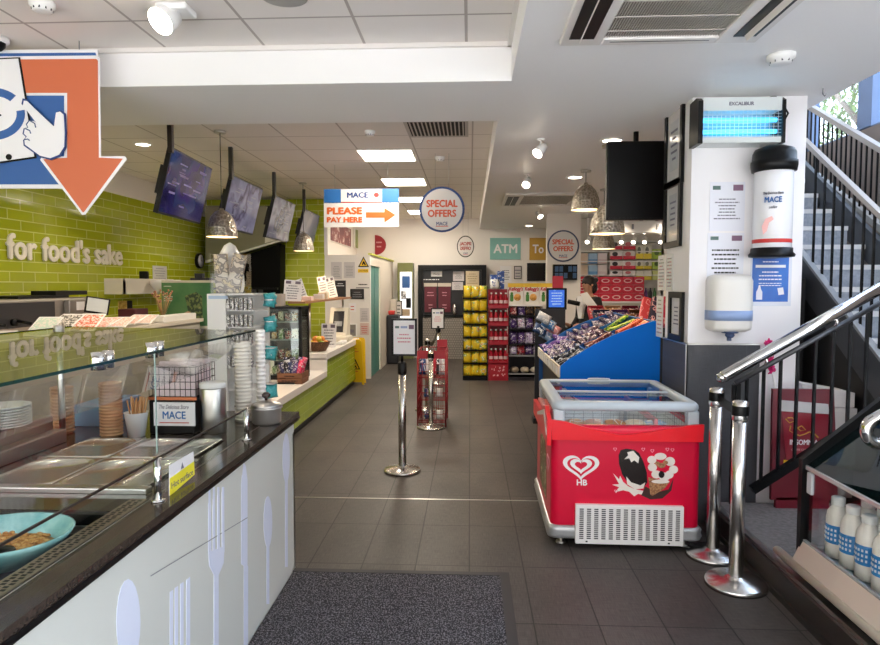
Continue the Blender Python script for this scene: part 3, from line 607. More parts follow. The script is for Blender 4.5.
# ================================================================== KITCHEN END
hd = thing('extractor_hood', 'sloping stainless extractor hood at the kitchen end', 'hood', (-3.6, 10.2, 2.0))
b = mb(); b.prism(fpoly([(206, 262), (225, 257), (283, 239.5), (283, 206), (206, 206)], 10.25), 'y', 10.22, 10.6); b.build('canopy', mat('hood_steel', '8A8672', .35, .7, bump=(6, .1)), hd)
b = mb(); b.prism(fpoly([(265, 243), (283, 238.5), (283, 207), (267, 207)], 10.2), 'y', 10.19, 10.219); b.build('pale_patch', mat('hood_patch', 'DCD8CE', .3, .5), hd)  # paler patch over the right end of the canopy
b = mb(); b.prism(fpoly([(206, 263), (225, 258.2), (283, 241), (283, 239), (225, 256), (206, 260.5)], 10.18), 'y', 10.15, 10.22); b.build('gutter', STEEL, hd)
ov = thing('black_oven', 'large black oven range under the sloping hood', 'oven', (-3.5, 10.2, 0))
b = mb(); b.prism(fpoly([(226, 262), (282, 244), (282, 330), (226, 330)], 10.4), 'y', 10.3, 10.59); b.build('cavity', mat('oven_black', '050506', .6, spec=.1), ov)
b = mb(); b.box((-4.0, 9.75, .0), (-2.95, 10.3, 1.25), .01); b.box((-3.95, 9.8, 1.25), (-3.35, 10.25, 1.5), .01); b.build('body', DGREY, ov)
b = mb(); b.box((-3.9, 9.785, 1.29), (-3.4, 9.8, 1.46)); b.build('glass_door', mat('oven_glass', '5C5850', .15, .5), ov)
b = mb(); b.box((-4.05, 9.7, 1.5), (-2.95, 9.74, 1.53)); b.box((-4.03, 9.7, 1.25), (-4.0, 9.74, 1.5)); b.box((-3.28, 9.7, 1.25), (-3.25, 9.74, 1.5)); b.build('shelf_rail', BLKM, ov)
# ------------------------------------------------------------------ white sachet tower
tw = thing('sachet_tower', 'white display tower of sachets behind the serving counter', 'display stand', (-1.95, 5.0, 0))
b = mb(); b.box((-2.09, 5.0, 0), (-2.06, 5.42, 1.50)); b.box((-2.06, 5.38, 0), (-1.72, 5.42, 1.50)); b.box((-2.06, 5.0, 0), (-1.94, 5.03, 1.50))
for z in (.06, .5, .72, .9, 1.08, 1.225, 1.36, 1.49): b.box((-2.06, 5.03, z), (-1.72, 5.38, z+.012))
b.box((-1.94, 5.0, 0), (-1.70, 5.03, .5)); b.build('cabinet', WPL, tw)
b = mb(); b.box((-2.075, 4.995, 1.46), (-1.92, 5.0, 1.485)); b.build('blue_stripe', mat('pale_blue_print', 'B9CFE6', .5), tw)
SACH = printed('sachet_print', ['F2F0EE', '2E2A2C', 'F2F0EE', '8A8486'], 60)
sach = None
for r_, z in enumerate((1.372, 1.237, 1.092, .912)):
    for i in range(6):
        x = -1.925+i*.036
        if sach is None:
            sach = mb().box((-.012, -.02, 0), (.012, .02, .095), .003).build('sachet_box', [SACH], None, False); sach.location = (x, 5.02, z); o = sach
        else: o = sach.copy(); COL.objects.link(o); o.location = (x, 5.02, z)
        tag(o, f'black and white sachet, {NTH[i]} from the left on the {ORD[r_]} tower shelf', 'sachet', 'sachets on the white tower')
TQ = noisy('turquoise_pack', [(.35, '2FA9B5'), (.5, '62CBD2'), (.66, '2FA9B5'), (.72, 'E8F6F6')], 30, .3, rnd=True)
tq = None
k_ = 0
for px, py in ((246, 300), (254, 299), (262, 301), (246, 324), (254, 322), (262, 326), (259, 352), (262, 354), (259, 390), (261, 392)):
    p = at(px, py, 5.25)
    if tq is None: tq = mb().pillow(.1, .1, .05).build('turquoise_pack', TQ, None, False); o = tq
    else: o = tq.copy(); COL.objects.link(o)
    p.x = max(p.x, -1.66); o.location = p; o.rotation_euler = (0, random.uniform(-.2, .2), .5)
    row = ['top', 'second', 'third', 'lowest'][0 if k_ < 3 else 1 if k_ < 6 else 2 if k_ < 8 else 3]
    col = (['left', 'middle', 'right'] if k_ < 6 else ['left', 'right'])[(k_ % 3) if k_ < 6 else k_ % 2]
    tag(o, f'turquoise packet at the {col} of the {row} hook row on the tower side', 'packet', 'turquoise packets'); k_ += 1
for z in (1.40, 1.22, 1.0, .70): b = mb(); b.box((-1.72, 5.2, z+.045), (-1.62, 5.3, z+.05)); b.build('side_hook', STEEL, tw)
ho = thing('leaflet_holder', 'clear acrylic holder of packets on top of the white tower', 'holder', (-1.95, 5.15, 1.502))
b = mb()
for q in (((-2.07, 5.03), (-1.8, 5.03)), ((-2.07, 5.03), (-2.07, 5.2)), ((-1.8, 5.03), (-1.8, 5.2))):
    b.box((q[0][0]-.002, q[0][1]-.002, 1.502), (q[1][0]+.002, q[1][1]+.002, 1.66 if q[0][1] == q[1][1] else 1.82))
b.box((-2.07, 5.03, 1.502), (-1.8, 5.2, 1.508)); b.build('acrylic_box', CLEAR2, ho)
PKB = printed('patterned_pack', ['D8CDBE', '8A807A', 'C9B9A4', '6E6260', 'D9C6A0'], 16)
for i, (x, a) in enumerate(((-2.0, -.06), (-1.88, .22))):
    M = Matrix.Translation((x, 5.09, 1.66)) @ Matrix.Rotation(a, 4, 'Y')
    b = mb(); b.box((-.055, -.02, -.15), (.055, .02, .16), .006, M); tag(b.build('patterned_packet', PKB), ('left upright' if i == 0 else 'right leaning')+' patterned packet in the holder on the white tower', 'packet', 'patterned packets')
b = mb(); pr = [(.10, 0), (.115, .05), (.108, .2), (.085, .31), (.045, .385), (.006, .41)]
b.lathe(pr, (-1.985, 5.23, 1.51), 20); tag(b.build('white_paper_bag', WPL), 'pointed white paper bag standing behind the packets on the tower', 'paper bag')
# ------------------------------------------------------------------ green tiled counter
GTC = tiled('counter_green_tile', '9DB22A', 'C6D66E', .36, .09, .003, 'yz', .2, .5, .1, .4)
gc = thing('green_tiled_counter', 'low green tiled service counter with white top', 'counter', (-2.2, 8.0, 0))
b = mb(); b.box((-2.5, 5.6, .09), (-1.80, 7.85, .43)); b.box((-2.5, 7.85, .09), (-1.80, 10.15, .64)); b.build('tiled_front', GTC, gc)
b = mb(); b.box((-2.45, 5.65, 0), (-1.84, 10.1, .09)); b.build('plinth', BLK, gc)
WTOP = mat('white_top', 'EFE9E4', .25)
b = mb(); b.box((-2.52, 5.58, .43), (-1.775, 7.85, .51), .006); b.box((-2.52, 7.82, .64), (-1.775, 10.17, .72), .006); b.box((-2.5, 7.82, .5), (-1.775, 7.86, .66)); b.build('white_top', WTOP, gc)
b = mb(); b.box((-2.5, 5.6, .511), (-2.15, 6.5, .513)); b.build('pink_mat', mat('pink_mat', 'E3C9C4', .5), gc)
t = tag(mb().box((-2.05, 6.7, .512), (-1.87, 6.95, .53), .004).build('black_tray', BLK), 'small black tray on the low white counter top', 'tray')
# hot food cabinet
hc = thing('glass_food_cabinet', 'glass food cabinet with black frame on the low counter', 'display cabinet', (-2.05, 7.0, .511))
x0, x1, y0, y1, z0, z1 = -2.28, -1.87, 7.02, 7.36, .511, 1.33
b = mb()
for x in (x0, x1-.035):
    for y in (y0, y1-.03): b.box((x, y, z0), (x+.035, y+.03, z1))
b.box((x0, y0, z1-.03), (x1, y1, z1)); b.box((x0, y0, z0), (x1, y1, z0+.05)); b.build('frame', BLK, hc)
b = mb(); b.box((x0+.035, y0+.005, z0+.05), (x1-.035, y0+.01, z1-.03)); b.box((x1-.01, y0+.03, z0+.05), (x1-.006, y1-.03, z1-.03)); b.build('glass', CLEAR, hc)
b = mb(); b.box((x0, y1-.03, z0), (x1, y1-.02, z1)); b.build('back', mat('cab_back', '6B5A50', .5), hc)
b = mb()
for z in (.72, .95, 1.15): b.box((x0+.01, y0+.03, z), (x1-.02, y1-.04, z+.012))
b.build('shelf', STEELD, hc)
FOOD = [('red', 'B83A30'), ('amber', 'C98B3A'), ('pale', 'E2CFB4'), ('green', '6B8A3E'), ('crimson', '9C2430')]
for r_, z in enumerate((1.165, .963, .733, .562)):
    for i in range(4):
        nm, c_ = FOOD[(i*2+r_) % 5]; x = x0+.075+i*.078
        b = mb(); b.box((x-.032, y0+.08, z), (x+.032, y0+.26, z+.09+.02*(i % 2)), .012)
        tag(b.build('snack_pack', printed('snack_'+nm, [c_, 'E8DCCB', c_, '4A3428'], 35)), f'{nm} packet, {NTH[i]} from the left on the {ORD[r_]} cabinet shelf', 'packet', 'packets in the glass food cabinet')
b = mb(); b.box((x0+.03, y0+.1, z1), (x0+.16, y0+.26, z1+.14), .006); tag(b.build('grey_speaker_box', mat('dusty_box', 'A59C94', .6), hc and None), 'grey and black box on top of the glass food cabinet', 'box')
# crate of snacks
cr = thing('wooden_crate', 'printed wooden crate of snack bars on the low counter', 'crate', (-2.0, 7.5, .511))
x0, x1, y0, y1 = -1.865, -1.79, 7.1, 7.82
p0, p1 = at(281, 373, 6.75), at(307, 373, 6.75)
cx0, cx1, cy0, cy1 = -1.87, -1.79, 6.7, 7.0
# crate lies along the counter edge in front of the cabinet
cx0, cx1, cy0, cy1 = -2.06, -1.79, 6.72, 7.0
CRW = mat('crate_wood', '7A4E34', .6, bump=(9, .3, (1, 14, 14)))
b = mb()
for z in (.515, .575):
    b.box((cx0, cy0, z), (cx1, cy0+.014, z+.052)); b.box((cx0, cy1-.014, z), (cx1, cy1, z+.052)); b.box((cx0, cy0+.014, z), (cx0+.014, cy1-.014, z+.052)); b.box((cx1-.014, cy0+.014, z), (cx1, cy1-.014, z+.052))
b.box((cx0, cy0, .512), (cx1, cy1, .52)); b.build('slats', CRW, cr)
b = mb(); scribble(b, cx0+.05, cx1-.05, .58, .61, 1, cy0-.0005, 4); scribble(b, cx0+.03, cx1-.03, .528, .56, 1, cy0-.0005, 5); b.build('burnt_print', mat('burnt', '2A1712', .7), cr)
bars = [('dark blue', '2B2A55'), ('black', '1E1B22'), ('purple', '5A3F7A'), ('silver', 'B9BAC6'), ('pink', 'D0285A'), ('navy', '25305E')]
for i in range(15):
    nm, c_ = bars[(0, 1, 5, 2, 4)[i % 5] if i//5 != 1 else (1, 3, 0, 5, 4)[i % 5]]
    x = cx0+.04+(i % 5)*.048; y = cy0+.05+(i//5)*.08
    M = Matrix.Translation((x, y, .665+.02*(i//5))) @ Matrix.Rotation(random.uniform(-.35, .35), 4, 'Y') @ Matrix.Rotation(random.uniform(-.3, .1), 4, 'X')
    b = mb(); b.pillow(.06, .15, .03, M)
    tag(b.build('snack_bar', printed('bar_'+nm, [c_, c_, 'D8D4DC', c_], 30)), f'{nm} snack bag, {NTH[i % 5]} from the left in the {["front", "middle", "back"][i//5]} row of the wooden crate', 'snack', 'snack bags in the wooden crate')
# fruit basket on the upper counter
fb = thing('fruit_basket', 'brown wicker basket of fruit on the higher white counter', 'basket', (-1.93, 8.2, .72))
bc = (-1.95, 8.15, .721)
b = mb(); b.lathe([(.09, 0), (.12, .05), (.15, .12), (.155, .125), (.145, .125), (.115, .05), (.085, .008)], bc, 28); b.build('wicker', noisy('wicker', [(.4, '4A2A18'), (.6, '8A5A34')], 60, .6, stretch=(1, 1, 4), bump=.6), fb)
FR = [('orange', 'E0892E'), ('green apple', '8FA83C'), ('red apple', 'A8322C'), ('orange', 'E0892E'), ('lemon', 'E2C545')]
for i in range(12):
    a = i*2*pi/7 if i < 7 else i*2*pi/5; rr = .09 if i < 7 else .045; z = .10 if i < 7 else .155
    nm, c_ = FR[i % 5]
    b = mb(); b.ball((bc[0]+rr*cos(a), bc[1]+rr*sin(a), bc[2]+z), .04, 2)
    tag(b.build('fruit', mat('fruit_'+nm, c_, .4)), f'{nm}, {NTH[i] if i < 7 else NTH[i-7]} of the {"lower ring" if i < 7 else "top"} of fruit in the brown basket', 'fruit', 'fruit in the wicker basket')
gh = tag(mb().prism(rrect(-2.12, .722, -1.78, 1.1, .03), 'y', 7.9, 7.905).build('glass_hood', CLEAR2), 'curved clear glass guard behind the fruit basket', 'glass guard')
def stand_card(name, px0, py0, px1, py1, Y, label, dx=0, lean=.12, mtl=None, cat='leaflet', grp=None, pink=False, text=6, seed=0):
    a, c = at(px0, py0, Y), at(px1, py1, Y); w, h = c.x-a.x, a.z-c.z
    t = thing(name, label, cat, ((a.x+c.x)/2, Y, c.z), group=grp)
    M = Matrix.Rotation(-lean, 4, 'X') @ Matrix.Rotation(dx, 4, 'Y')
    b = mb(); b.box((-w/2, -.004, 0), (w/2, .004, h), 0, M); b.build('card', mtl or PAPER, t, False)
    b = mb(); scribble(b, -w*.42, w*.42, h*.08, h*.78, text, -.0042, seed); bmesh.ops.transform(b.bm, matrix=M, verts=b.bm.verts[:]); b.build('printed_text', INK, t, False)
    b = mb(); b.box((-w*.42, -.0055, h*.82), (-w*.12, -.004, h*.95), 0, M); b.box((w*.12, -.0055, h*.82), (w*.42, -.004, h*.95), 0, M); b.build('logo_strip', mat('logo_grey', '6B6070', .5), t, False)
    b = mb(); b.box((-w*.3, .004, 0), (w*.3, .05, .006)); b.build('foot', CLEAR2, t, False)
    return t
# gantry shelf with leaflets
gs = thing('wooden_gantry_shelf', 'narrow wooden shelf on slim posts above the green counter', 'shelf', (-2.0, 8.5, .72))
b = mb(); b.box((-2.1, 7.3, 1.355), (-1.9, 10.2, 1.38)); b.build('board', mat('gantry_wood', '9C6E4C', .45, bump=(8, .2, (10, 1, 1))), gs)
for y in (7.9, 10.0):
    b = mb(); b.cyl((-2.0, y, .721), (-2.0, y, 1.356), .014); b.cyl((-2.0, y, .721), (-2.0, y, .73), .035); b.build('post', STEEL, gs)
def on_shelf(px0, py0, px1, Y, h, label, lean=.15, dx=0, **k):
    a, c = at(px0, 300, Y), at(px1, 300, Y)
    pz = 1.381; top = at(px0, py0, Y).z
    t = stand_card('leaflet', px0, 300-(top-at(px0, 300, Y).z)/Y*640, px1, 300, Y, label, dx, lean, grp='leaflets on the wooden shelf', **k)
    t.location.z = pz; t.location.x = min(max(t.location.x, -2.08), -1.92); return t
on_shelf(270, 279, 288, 7.4, .3, 'large white leaflet, nearest on the wooden shelf over the green counter', .1, .06, seed=1)
on_shelf(297, 278, 304, 8.0, .3, 'narrow white leaflet leaning left, second on the wooden shelf', .15, -.35, seed=2)
on_shelf(318, 278, 327, 9.1, .3, 'narrow white leaflet, third along the wooden shelf', .15, -.2, seed=3)
on_shelf(329, 279, 338, 9.6, .3, 'narrow white leaflet, last along the wooden shelf', .15, -.25, seed=4)
for i, (y, nm, c_) in enumerate(((7.75, 'pinkish', 'E3C4BC'), (8.35, 'white', 'F0EDEA'), (8.6, 'cream', 'E8DCC8'))):
    b = mb(); b.box((-2.06, y, 1.381), (-1.94, y+.13, 1.43+.02*i), .004); tag(b.build('small_packet', mat('pk_'+nm, c_, .5)), f'small {nm} packet lying on the wooden shelf', 'packet', 'small packets on the wooden shelf')
stand_card('leaflet', 321, 326, 336, 350, 8.6, 'white leaflet standing on the higher counter beside the fruit', seed=9).location.z = .721
lt = thing('lottery_terminal', 'white lottery terminal with dark panel on the far counter', 'terminal', (-2.0, 9.6, .721))
b = mb(); b.box((-2.16, 9.5, .721), (-1.82, 9.85, .80), .02); b.prism([(9.55, .80), (9.85, .80), (9.85, 1.22), (9.75, 1.22)], 'x', -2.14, -1.86); b.build('casing', mat('terminal_cream', 'E6DFD0', .35), lt)
b = mb(); b.prism([(9.57, .86), (9.582, .86), (9.735, 1.17), (9.723, 1.17)], 'x', -2.08, -1.92); b.build('dark_panel', DGREY, lt)
b = mb(); b.prism([(9.60, .945), (9.602, .945), (9.645, 1.02), (9.643, 1.02)], 'x', -2.06, -1.94); b.build('keypad', GREY, lt)
b = mb(); b.box((-1.90, 8.95, .721), (-1.80, 9.3, .76), .01); tag(b.build('receipt_printer', WPL), 'small white receipt printer on the far counter edge', 'printer')
# wet floor sign
wf = thing('wet_floor_sign', 'yellow folding wet floor sign against the booth end', 'floor sign', (-1.72, 10.0, 0))
wc = at(357, 384, 10.05)
def leafM(sgn): return Matrix.Translation((wc.x, 10.05, 0)) @ Matrix.Rotation(sgn*.13, 4, 'X')
for sgn in (-1, 1):
    b = mb(); b.prism([(-.13, 0), (-.1, 0), (-.09, .04), (.09, .04), (.1, 0), (.13, 0), (.105, .70), (.08, .73), (-.08, .73), (-.105, .70)], 'y', -.008, .008, M=Matrix.Translation((0, sgn*.08, 0)) @ leafM(-sgn)); b.build('leaf', YEL, wf)
Mf = Matrix.Translation((0, -.08, 0)) @ leafM(1)
b = mb(); b.prism([(-.075, .25), (.075, .25), (0, .42)], 'y', -.0105, -.0082, mi=0, M=Mf); b.prism([(-.05, .265), (.05, .265), (0, .385)], 'y', -.012, -.0104, mi=1, M=Mf); b.prism([(-.02, .27), (.0, .32), (.015, .30), (.025, .27), (.01, .27), (0, .29), (-.01, .27)], 'y', -.013, -.012, mi=0, M=Mf); b.ball(Mf @ Vector((-.005, -.012, .345)), .01, 1, mi=0)
b.build('warning_symbol', [BLK, YEL], wf)
b = mb(); scribble(b, -.06, .06, .2, .235, 1, -.0083, 1); scribble(b, -.06, .06, .52, .55, 1, -.0083, 2); scribble(b, -.03, .03, .57, .6, 1, -.0083, 2); bmesh.ops.transform(b.bm, matrix=Mf, verts=b.bm.verts[:]); b.build('printed_text', REDP, wf)
# ------------------------------------------------------------------ booth notices (on the white wall at Y=10.6)
def notice(px0, py0, px1, py1, Y, label, name='notice', m=None, frame=None, lines=6, ink=None, seed=0, cat='notice', logos=False, d=.006, txt=(.1, .78)):
    a, c = at(px0, py0, Y), at(px1, py1, Y); w = c.x-a.x; h = a.z-c.z
    t = thing(name, label, cat, ((a.x+c.x)/2, Y, c.z))
    if frame:
        f = .09*min(w, h); b = mb()
        b.box((a.x, Y-d-.008, c.z), (a.x+f, Y, a.z)); b.box((c.x-f, Y-d-.008, c.z), (c.x, Y, a.z)); b.box((a.x+f, Y-d-.008, c.z), (c.x-f, Y, c.z+f)); b.box((a.x+f, Y-d-.008, a.z-f), (c.x-f, Y, a.z)); b.build('frame', frame, t)
    b = mb(); b.box((a.x+.0005, Y-d, c.z+.0005), (c.x-.0005, Y-.0002, a.z-.0005)); b.build('sheet', m or PAPER, t)
    if lines:
        b = mb(); scribble(b, a.x+w*.12, c.x-w*.12, c.z+h*txt[0], c.z+h*txt[1], lines, Y-d, seed); b.build('printed_text', ink or INK, t)
    if logos:
        b = mb(); b.box((a.x+w*.08, Y-d-.001, c.z+h*.84), (a.x+w*.3, Y-d, c.z+h*.92), mi=0); b.box((c.x-w*.34, Y-d-.001, c.z+h*.82), (c.x-w*.06, Y-d, c.z+h*.94), mi=1); b.build('logo_blocks', [mat('logo_green', '55706A', .5), mat('logo_purple', '7A5A72', .5)], t)
    return t
GP = mat('grey_print_sheet', 'CFC9CB', .6)
notice(331, 262, 342, 279, 10.6, 'grey printed sheet at the upper left of the white booth wall', m=GP, lines=7, ink=GREY, seed=1)
notice(344, 262, 355, 278, 10.6, 'grey printed sheet beside the black card on the booth wall', m=GP, lines=7, ink=GREY, seed=2)
notice(335, 280.5, 346, 298.5, 10.6, 'black poster card on the white booth wall', m=mat('black_card', '1C1618', .4), lines=2, ink=PAPER, seed=3, txt=(.65, .88))
notice(350.5, 289, 364, 299, 10.6, 'small black framed label on the white booth wall', m=mat('dark_label', '2E2A2C', .4), frame=BLK, lines=3, ink=GREY, seed=4)
notice(360, 308, 369, 322, 10.6, 'grey price list above the reddish chart on the booth wall', m=GP, lines=6, ink=GREY, seed=5)
notice(360, 323, 369, 335, 10.6, 'reddish chart low on the white booth wall', m=mat('pinkish_sheet', 'D9C2BC', .6), lines=4, ink=REDP, seed=6)
notice(349, 303, 356, 312, 10.6, 'small white note with a logo on the booth wall', lines=2, ink=REDP, seed=8)
notice(345, 323.5, 357, 337, 10.6, 'grey framed dispenser panel low on the white booth wall', m=mat('grey_panel', '8A8580', .4), frame=WPL, lines=1, seed=7, cat='panel')
lt_ = thing('wall_label', 'short black lettering line on the white booth wall', 'label', at(362, 287, 10.6))
b = mb(); a, c = at(357, 283, 10.6), at(369, 286, 10.6); scribble(b, a.x, c.x, c.z, a.z, 1, 10.599, 11); b.build('printed_text', BLK, lt_)
b = mb(); a, c = at(356, 287.5, 10.6), at(369.3, 288.2, 10.6); b.box((a.x, 10.597, c.z), (c.x, 10.6, a.z)); b.build('rule', BLK, lt_)
b = mb(); a = at(363.5, 257, 10.6); ws_ = thing('caution_sign', 'yellow triangular caution sign on the white booth wall', 'sign', (a.x, 10.6, 1.9))
b.prism(fpoly([(358, 267), (369, 267), (363.5, 256.5)], 10.595), 'y', 10.593, 10.6, mi=0); b.prism(fpoly([(359.6, 266), (367.4, 266), (363.5, 258.4)], 10.59), 'y', 10.591, 10.593, mi=1); b.prism(fpoly([(361.8, 265), (363, 261.5), (364, 261), (366, 265), (364.5, 265), (363.6, 263.5), (362.8, 265)], 10.59), 'y', 10.589, 10.591, mi=0); b.build('triangle', [BLK, YEL], ws_)
b = mb(); a, c = at(358, 269, 10.6), at(368.5, 272.6, 10.6); b.box((a.x, 10.592, c.z), (c.x, 10.6, a.z)); b.build('text_panel', YEL, ws_)
lettering('CAUTION', ((a.x+c.x)/2, 10.5915, (a.z+c.z)/2), (c.x-a.x)*.8, None, '-y', BLK, ws_, .001, .01)
# pictures on the wall above the booth  (plane X = -2.45)
def sidepic(pts, X, name, label, m, cat='picture', sheet='print', extra=None):
    P = xpoly(pts, X); t = thing(name, label, cat, (X, sum(p[0] for p in P)/4, min(p[1] for p in P)))
    b = mb(); b.prism(P, 'x', X+.012, X+.03); b.build('panel', WPL, t)
    c = (sum(p[0] for p in P)/len(P), sum(p[1] for p in P)/len(P)); Q = [(c[0]+(p[0]-c[0])*.94, c[1]+(p[1]-c[1])*.94) for p in P]
    b = mb(); b.prism(Q, 'x', X+.03, X+.033); b.build(sheet, m, t); return t
sidepic([(328, 219), (350, 229), (350, 247.5), (328, 240.5)], -2.45, 'wall_picture', 'maroon food picture on the wall above the booth', noisy('maroon_pic', [(.35, '6B2A3A'), (.5, '8A4A50'), (.62, 'D8C8C4'), (.7, '5A3A34')], 6, .4, const=True))
sidepic([(353.5, 228.5), (370, 235), (368, 253), (353.5, 248)], -2.45, 'wall_picture', 'olive green food picture on the wall above the booth', noisy('olive_pic', [(.35, '6F7F3A'), (.55, '9AA860'), (.7, '54602C')], 6, .4))
hb = thing('half_round_sign', 'dark red half round sign on the back wall above the booth', 'sign', at(379, 245, 13.75))
b = mb(); b.prism(fpoly([(375, 235)]+[(375+11*sin(a), 245-10*cos(a)) for a in [i*pi/12 for i in range(13)]]+[(375, 254)], 13.78), 'y', 13.77, 13.8); b.build('disc', mat('sign_red', '9C2430', .45), hb)
a = at(379, 244, 13.76); b = mb(); scribble(b, a.x-.06, a.x+.06, a.z-.1, a.z+.08, 2, 13.769, 2); b.build('printed_text', mat('pale_red', 'D8A0A0', .5), hb)
# ------------------------------------------------------------------ back wall left of the dark coffee station
fr = thing('drinks_fridge', 'bright lit narrow glass fridge with green top on the back wall', 'fridge', (-1.38, 13.7, 0))
b = mb(); a, c = at(398, 263, 13.6), at(413.5, 330, 13.6)
b.box((a.x, 13.5, 0), (c.x, 13.8, a.z)); b.build('cabinet', mat('fridge_olive', '6F7342', .45), fr)
b = mb(); a, c = at(400, 272, 13.5), at(412, 318, 13.5); b.box((a.x, 13.492, c.z), (c.x, 13.5, a.z)); b.build('lit_window', mat('fridge_lit', 'F4F2EE', .3, emit=('F6F6FA', 1.0)), fr)
for q, m_ in (((402, 276, 410, 288), NAVY), ((401, 291, 406, 299), GREY), ((406, 298, 411, 308), BLK), ((402, 309, 410, 316), mat('tan_print', 'BFA88A', .5))):
    b = mb(); a, c = at(q[0], q[1], 13.49), at(q[2], q[3], 13.49); b.box((a.x, 13.485, c.z), (c.x, 13.492, a.z)); b.build('printed_panel', noisy('pp%d' % q[0], [(.42, tuple(.5 for _ in range(3))), (.5, 'E8E8EA')], 9, .4, const=True) if m_ is GREY else m_, fr)
notice(391.5, 300.5, 402.5, 316, 13.4, 'dark framed picture leaning beside the lit fridge', name='framed_picture', m=mat('pic_pale', 'D8D2CE', .5), frame=BLK, lines=3, ink=DGREY, seed=5, cat='picture')
b = mb(); b.box((-1.65, 13.2, 0), (-1.53, 13.48, 1.27), .01); tag(b.build('side_cupboard', mat('cupboard', 'CFC6BA', .5)), 'pale cupboard against the back wall below the framed picture', 'cupboard')
b = mb(); b.box((-1.65, 12.6, 0), (-1.42, 12.95, .98), .03); tag(b.build('grey_bin', DGREY), 'dark grey bin standing by the booth end', 'bin')
b = mb(); b.box((-1.62, 12.62, .98), (-1.5, 12.85, 1.06), .02); tag(b.build('red_caddy', REDP), 'small red caddy on top of the dark grey bin', 'caddy')
# coffee station
cs = thing('coffee_station', 'black framed coffee station with cup pictures on the back wall', 'coffee station', (-.4, 13.6, 0))
YB = 13.5
def rb(q, y0, y1, nm, m, par=cs):
    a, c = at(q[0], q[1], y0), at(q[2], q[3], y0); b = mb(); b.box((a.x, y0, c.z), (c.x, y1, a.z)); return b.build(nm, m, par)
a, c = at(418, 265, YB), at(486, 357, YB)
b = mb(); b.box((a.x, YB, 0), (a.x+.1, 13.8, a.z)); b.box((c.x-.1, YB, 0), (c.x, 13.8, a.z)); b.box((a.x+.1, YB, a.z-.1), (c.x-.1, 13.8, a.z)); b.build('frame', BLK, cs)
b = mb(); b.box((a.x+.1, YB+.15, .9), (c.x-.1, 13.8, a.z-.1)); b.build('back_panel', mat('station_dark', '17151A', .35), cs)
b = mb(); b.box((a.x+.1, YB+.02, .0), (c.x-.1, 13.8, .88)); b.build('cupboard', tiled('station_mesh', '9A938C', '6F6862', .05, .05, .006, 'xz', .4, .5), cs)
rb((416.5+8, 315, 482, 317), YB, 13.8, 'worktop', BLK)
for x in (424.5, 438.5):
    rb((x, 285, x+12, 312), YB+.10, YB+.15, 'cup_picture', MAROON)
    rb((x-.6, 283, x+12.6, 286.5), YB+.095, YB+.15, 'cup_lid_picture', mat('lid_cream', 'C9BEB0', .5))
    a = at(x+6, 294, YB+.09); b = mb(); scribble(b, a.x-.08, a.x+.08, a.z-.06, a.z+.06, 2, YB+.1, int(x)); scribble(b, a.x-.06, a.x+.06, a.z-.33, a.z-.2, 2, YB+.1, int(x)+1); b.build('printed_text', mat('pinkish_text', 'C98A98', .5), cs)
a = at(436, 276, YB+.1); b = mb(); scribble(b, a.x-.3, a.x+.28, a.z-.1, a.z-.05, 1, YB+.15, 3, cx=False); b.build('printed_text', PAPER, cs)
o = rb((431, 271, 442, 276.5), YB+.12, YB+.15, 'header_plate', PAPER); a = at(436.5, 274, YB+.12); lettering('MACE', (a.x, YB+.119, a.z), .13, .05, '-y', INK, cs, .001, .01)
for q in ((453, 271, 464, 281), (452, 282, 463, 290)):
    o = rb(q, YB+.1, YB+.15, 'notice_sheet', GP); a = at((q[0]+q[2])/2, (q[1]+q[3])/2, YB+.1); b = mb(); scribble(b, a.x-.08, a.x+.08, a.z-.06, a.z+.06, 4, YB+.1, int(q[1])); b.build('printed_text', INK, cs)
b = mb(); a = at(454.5, 316, YB+.08); b.lathe([(.035, 0), (.04, .02), (.04, .2), (.025, .24)], (a.x, YB+.06, .93), 16); b.build('cup_dispenser', CHROME, cs)
for i in range(3):
    b = mb(); a = at(466+2*i, 300, YB); b.lathe([(.03, 0), (.04, .12), (.042, .13)], (a.x, YB+.06, .93+.0*i), 16); b.build('paper_cup', WPL, cs)
# ================================================================== AISLE: barrier posts and red rack
def barrier(name, loc, label, h=.93, rb_=.155, sign=None, belt=False, thick=.033, cass=None):
    t = thing(name, label, 'barrier post', loc)
    x, y = loc[:2]; z = loc[2]
    b = mb(); b.lathe([(rb_, 0), (rb_, .018), (rb_-.008, .026), (.06, .038), (.04, .05), (.034, .055)], (x, y, z), 36); b.build('base', SATIN, t)
    b = mb(); b.cyl((x, y, z+.05), (x, y, z+h-.1), thick, seg=24); b.build('pole', SATIN, t)
    b = mb(); b.lathe([(thick+.004, h-.1), (thick+.005, h-.095), (thick+.005, h-.01), (thick-.005, h), (.004, h+.001)], (x, y, z), 24); b.build('belt_cassette', cass or BLK, t)
    if cass: b = mb(); b.lathe([(thick+.006, h-.075), (thick+.0065, h-.072), (thick+.0065, h-.028), (thick+.006, h-.025)], (x, y, z), 24, caps=False); b.build('belt_slot', BLK, t)
    return t
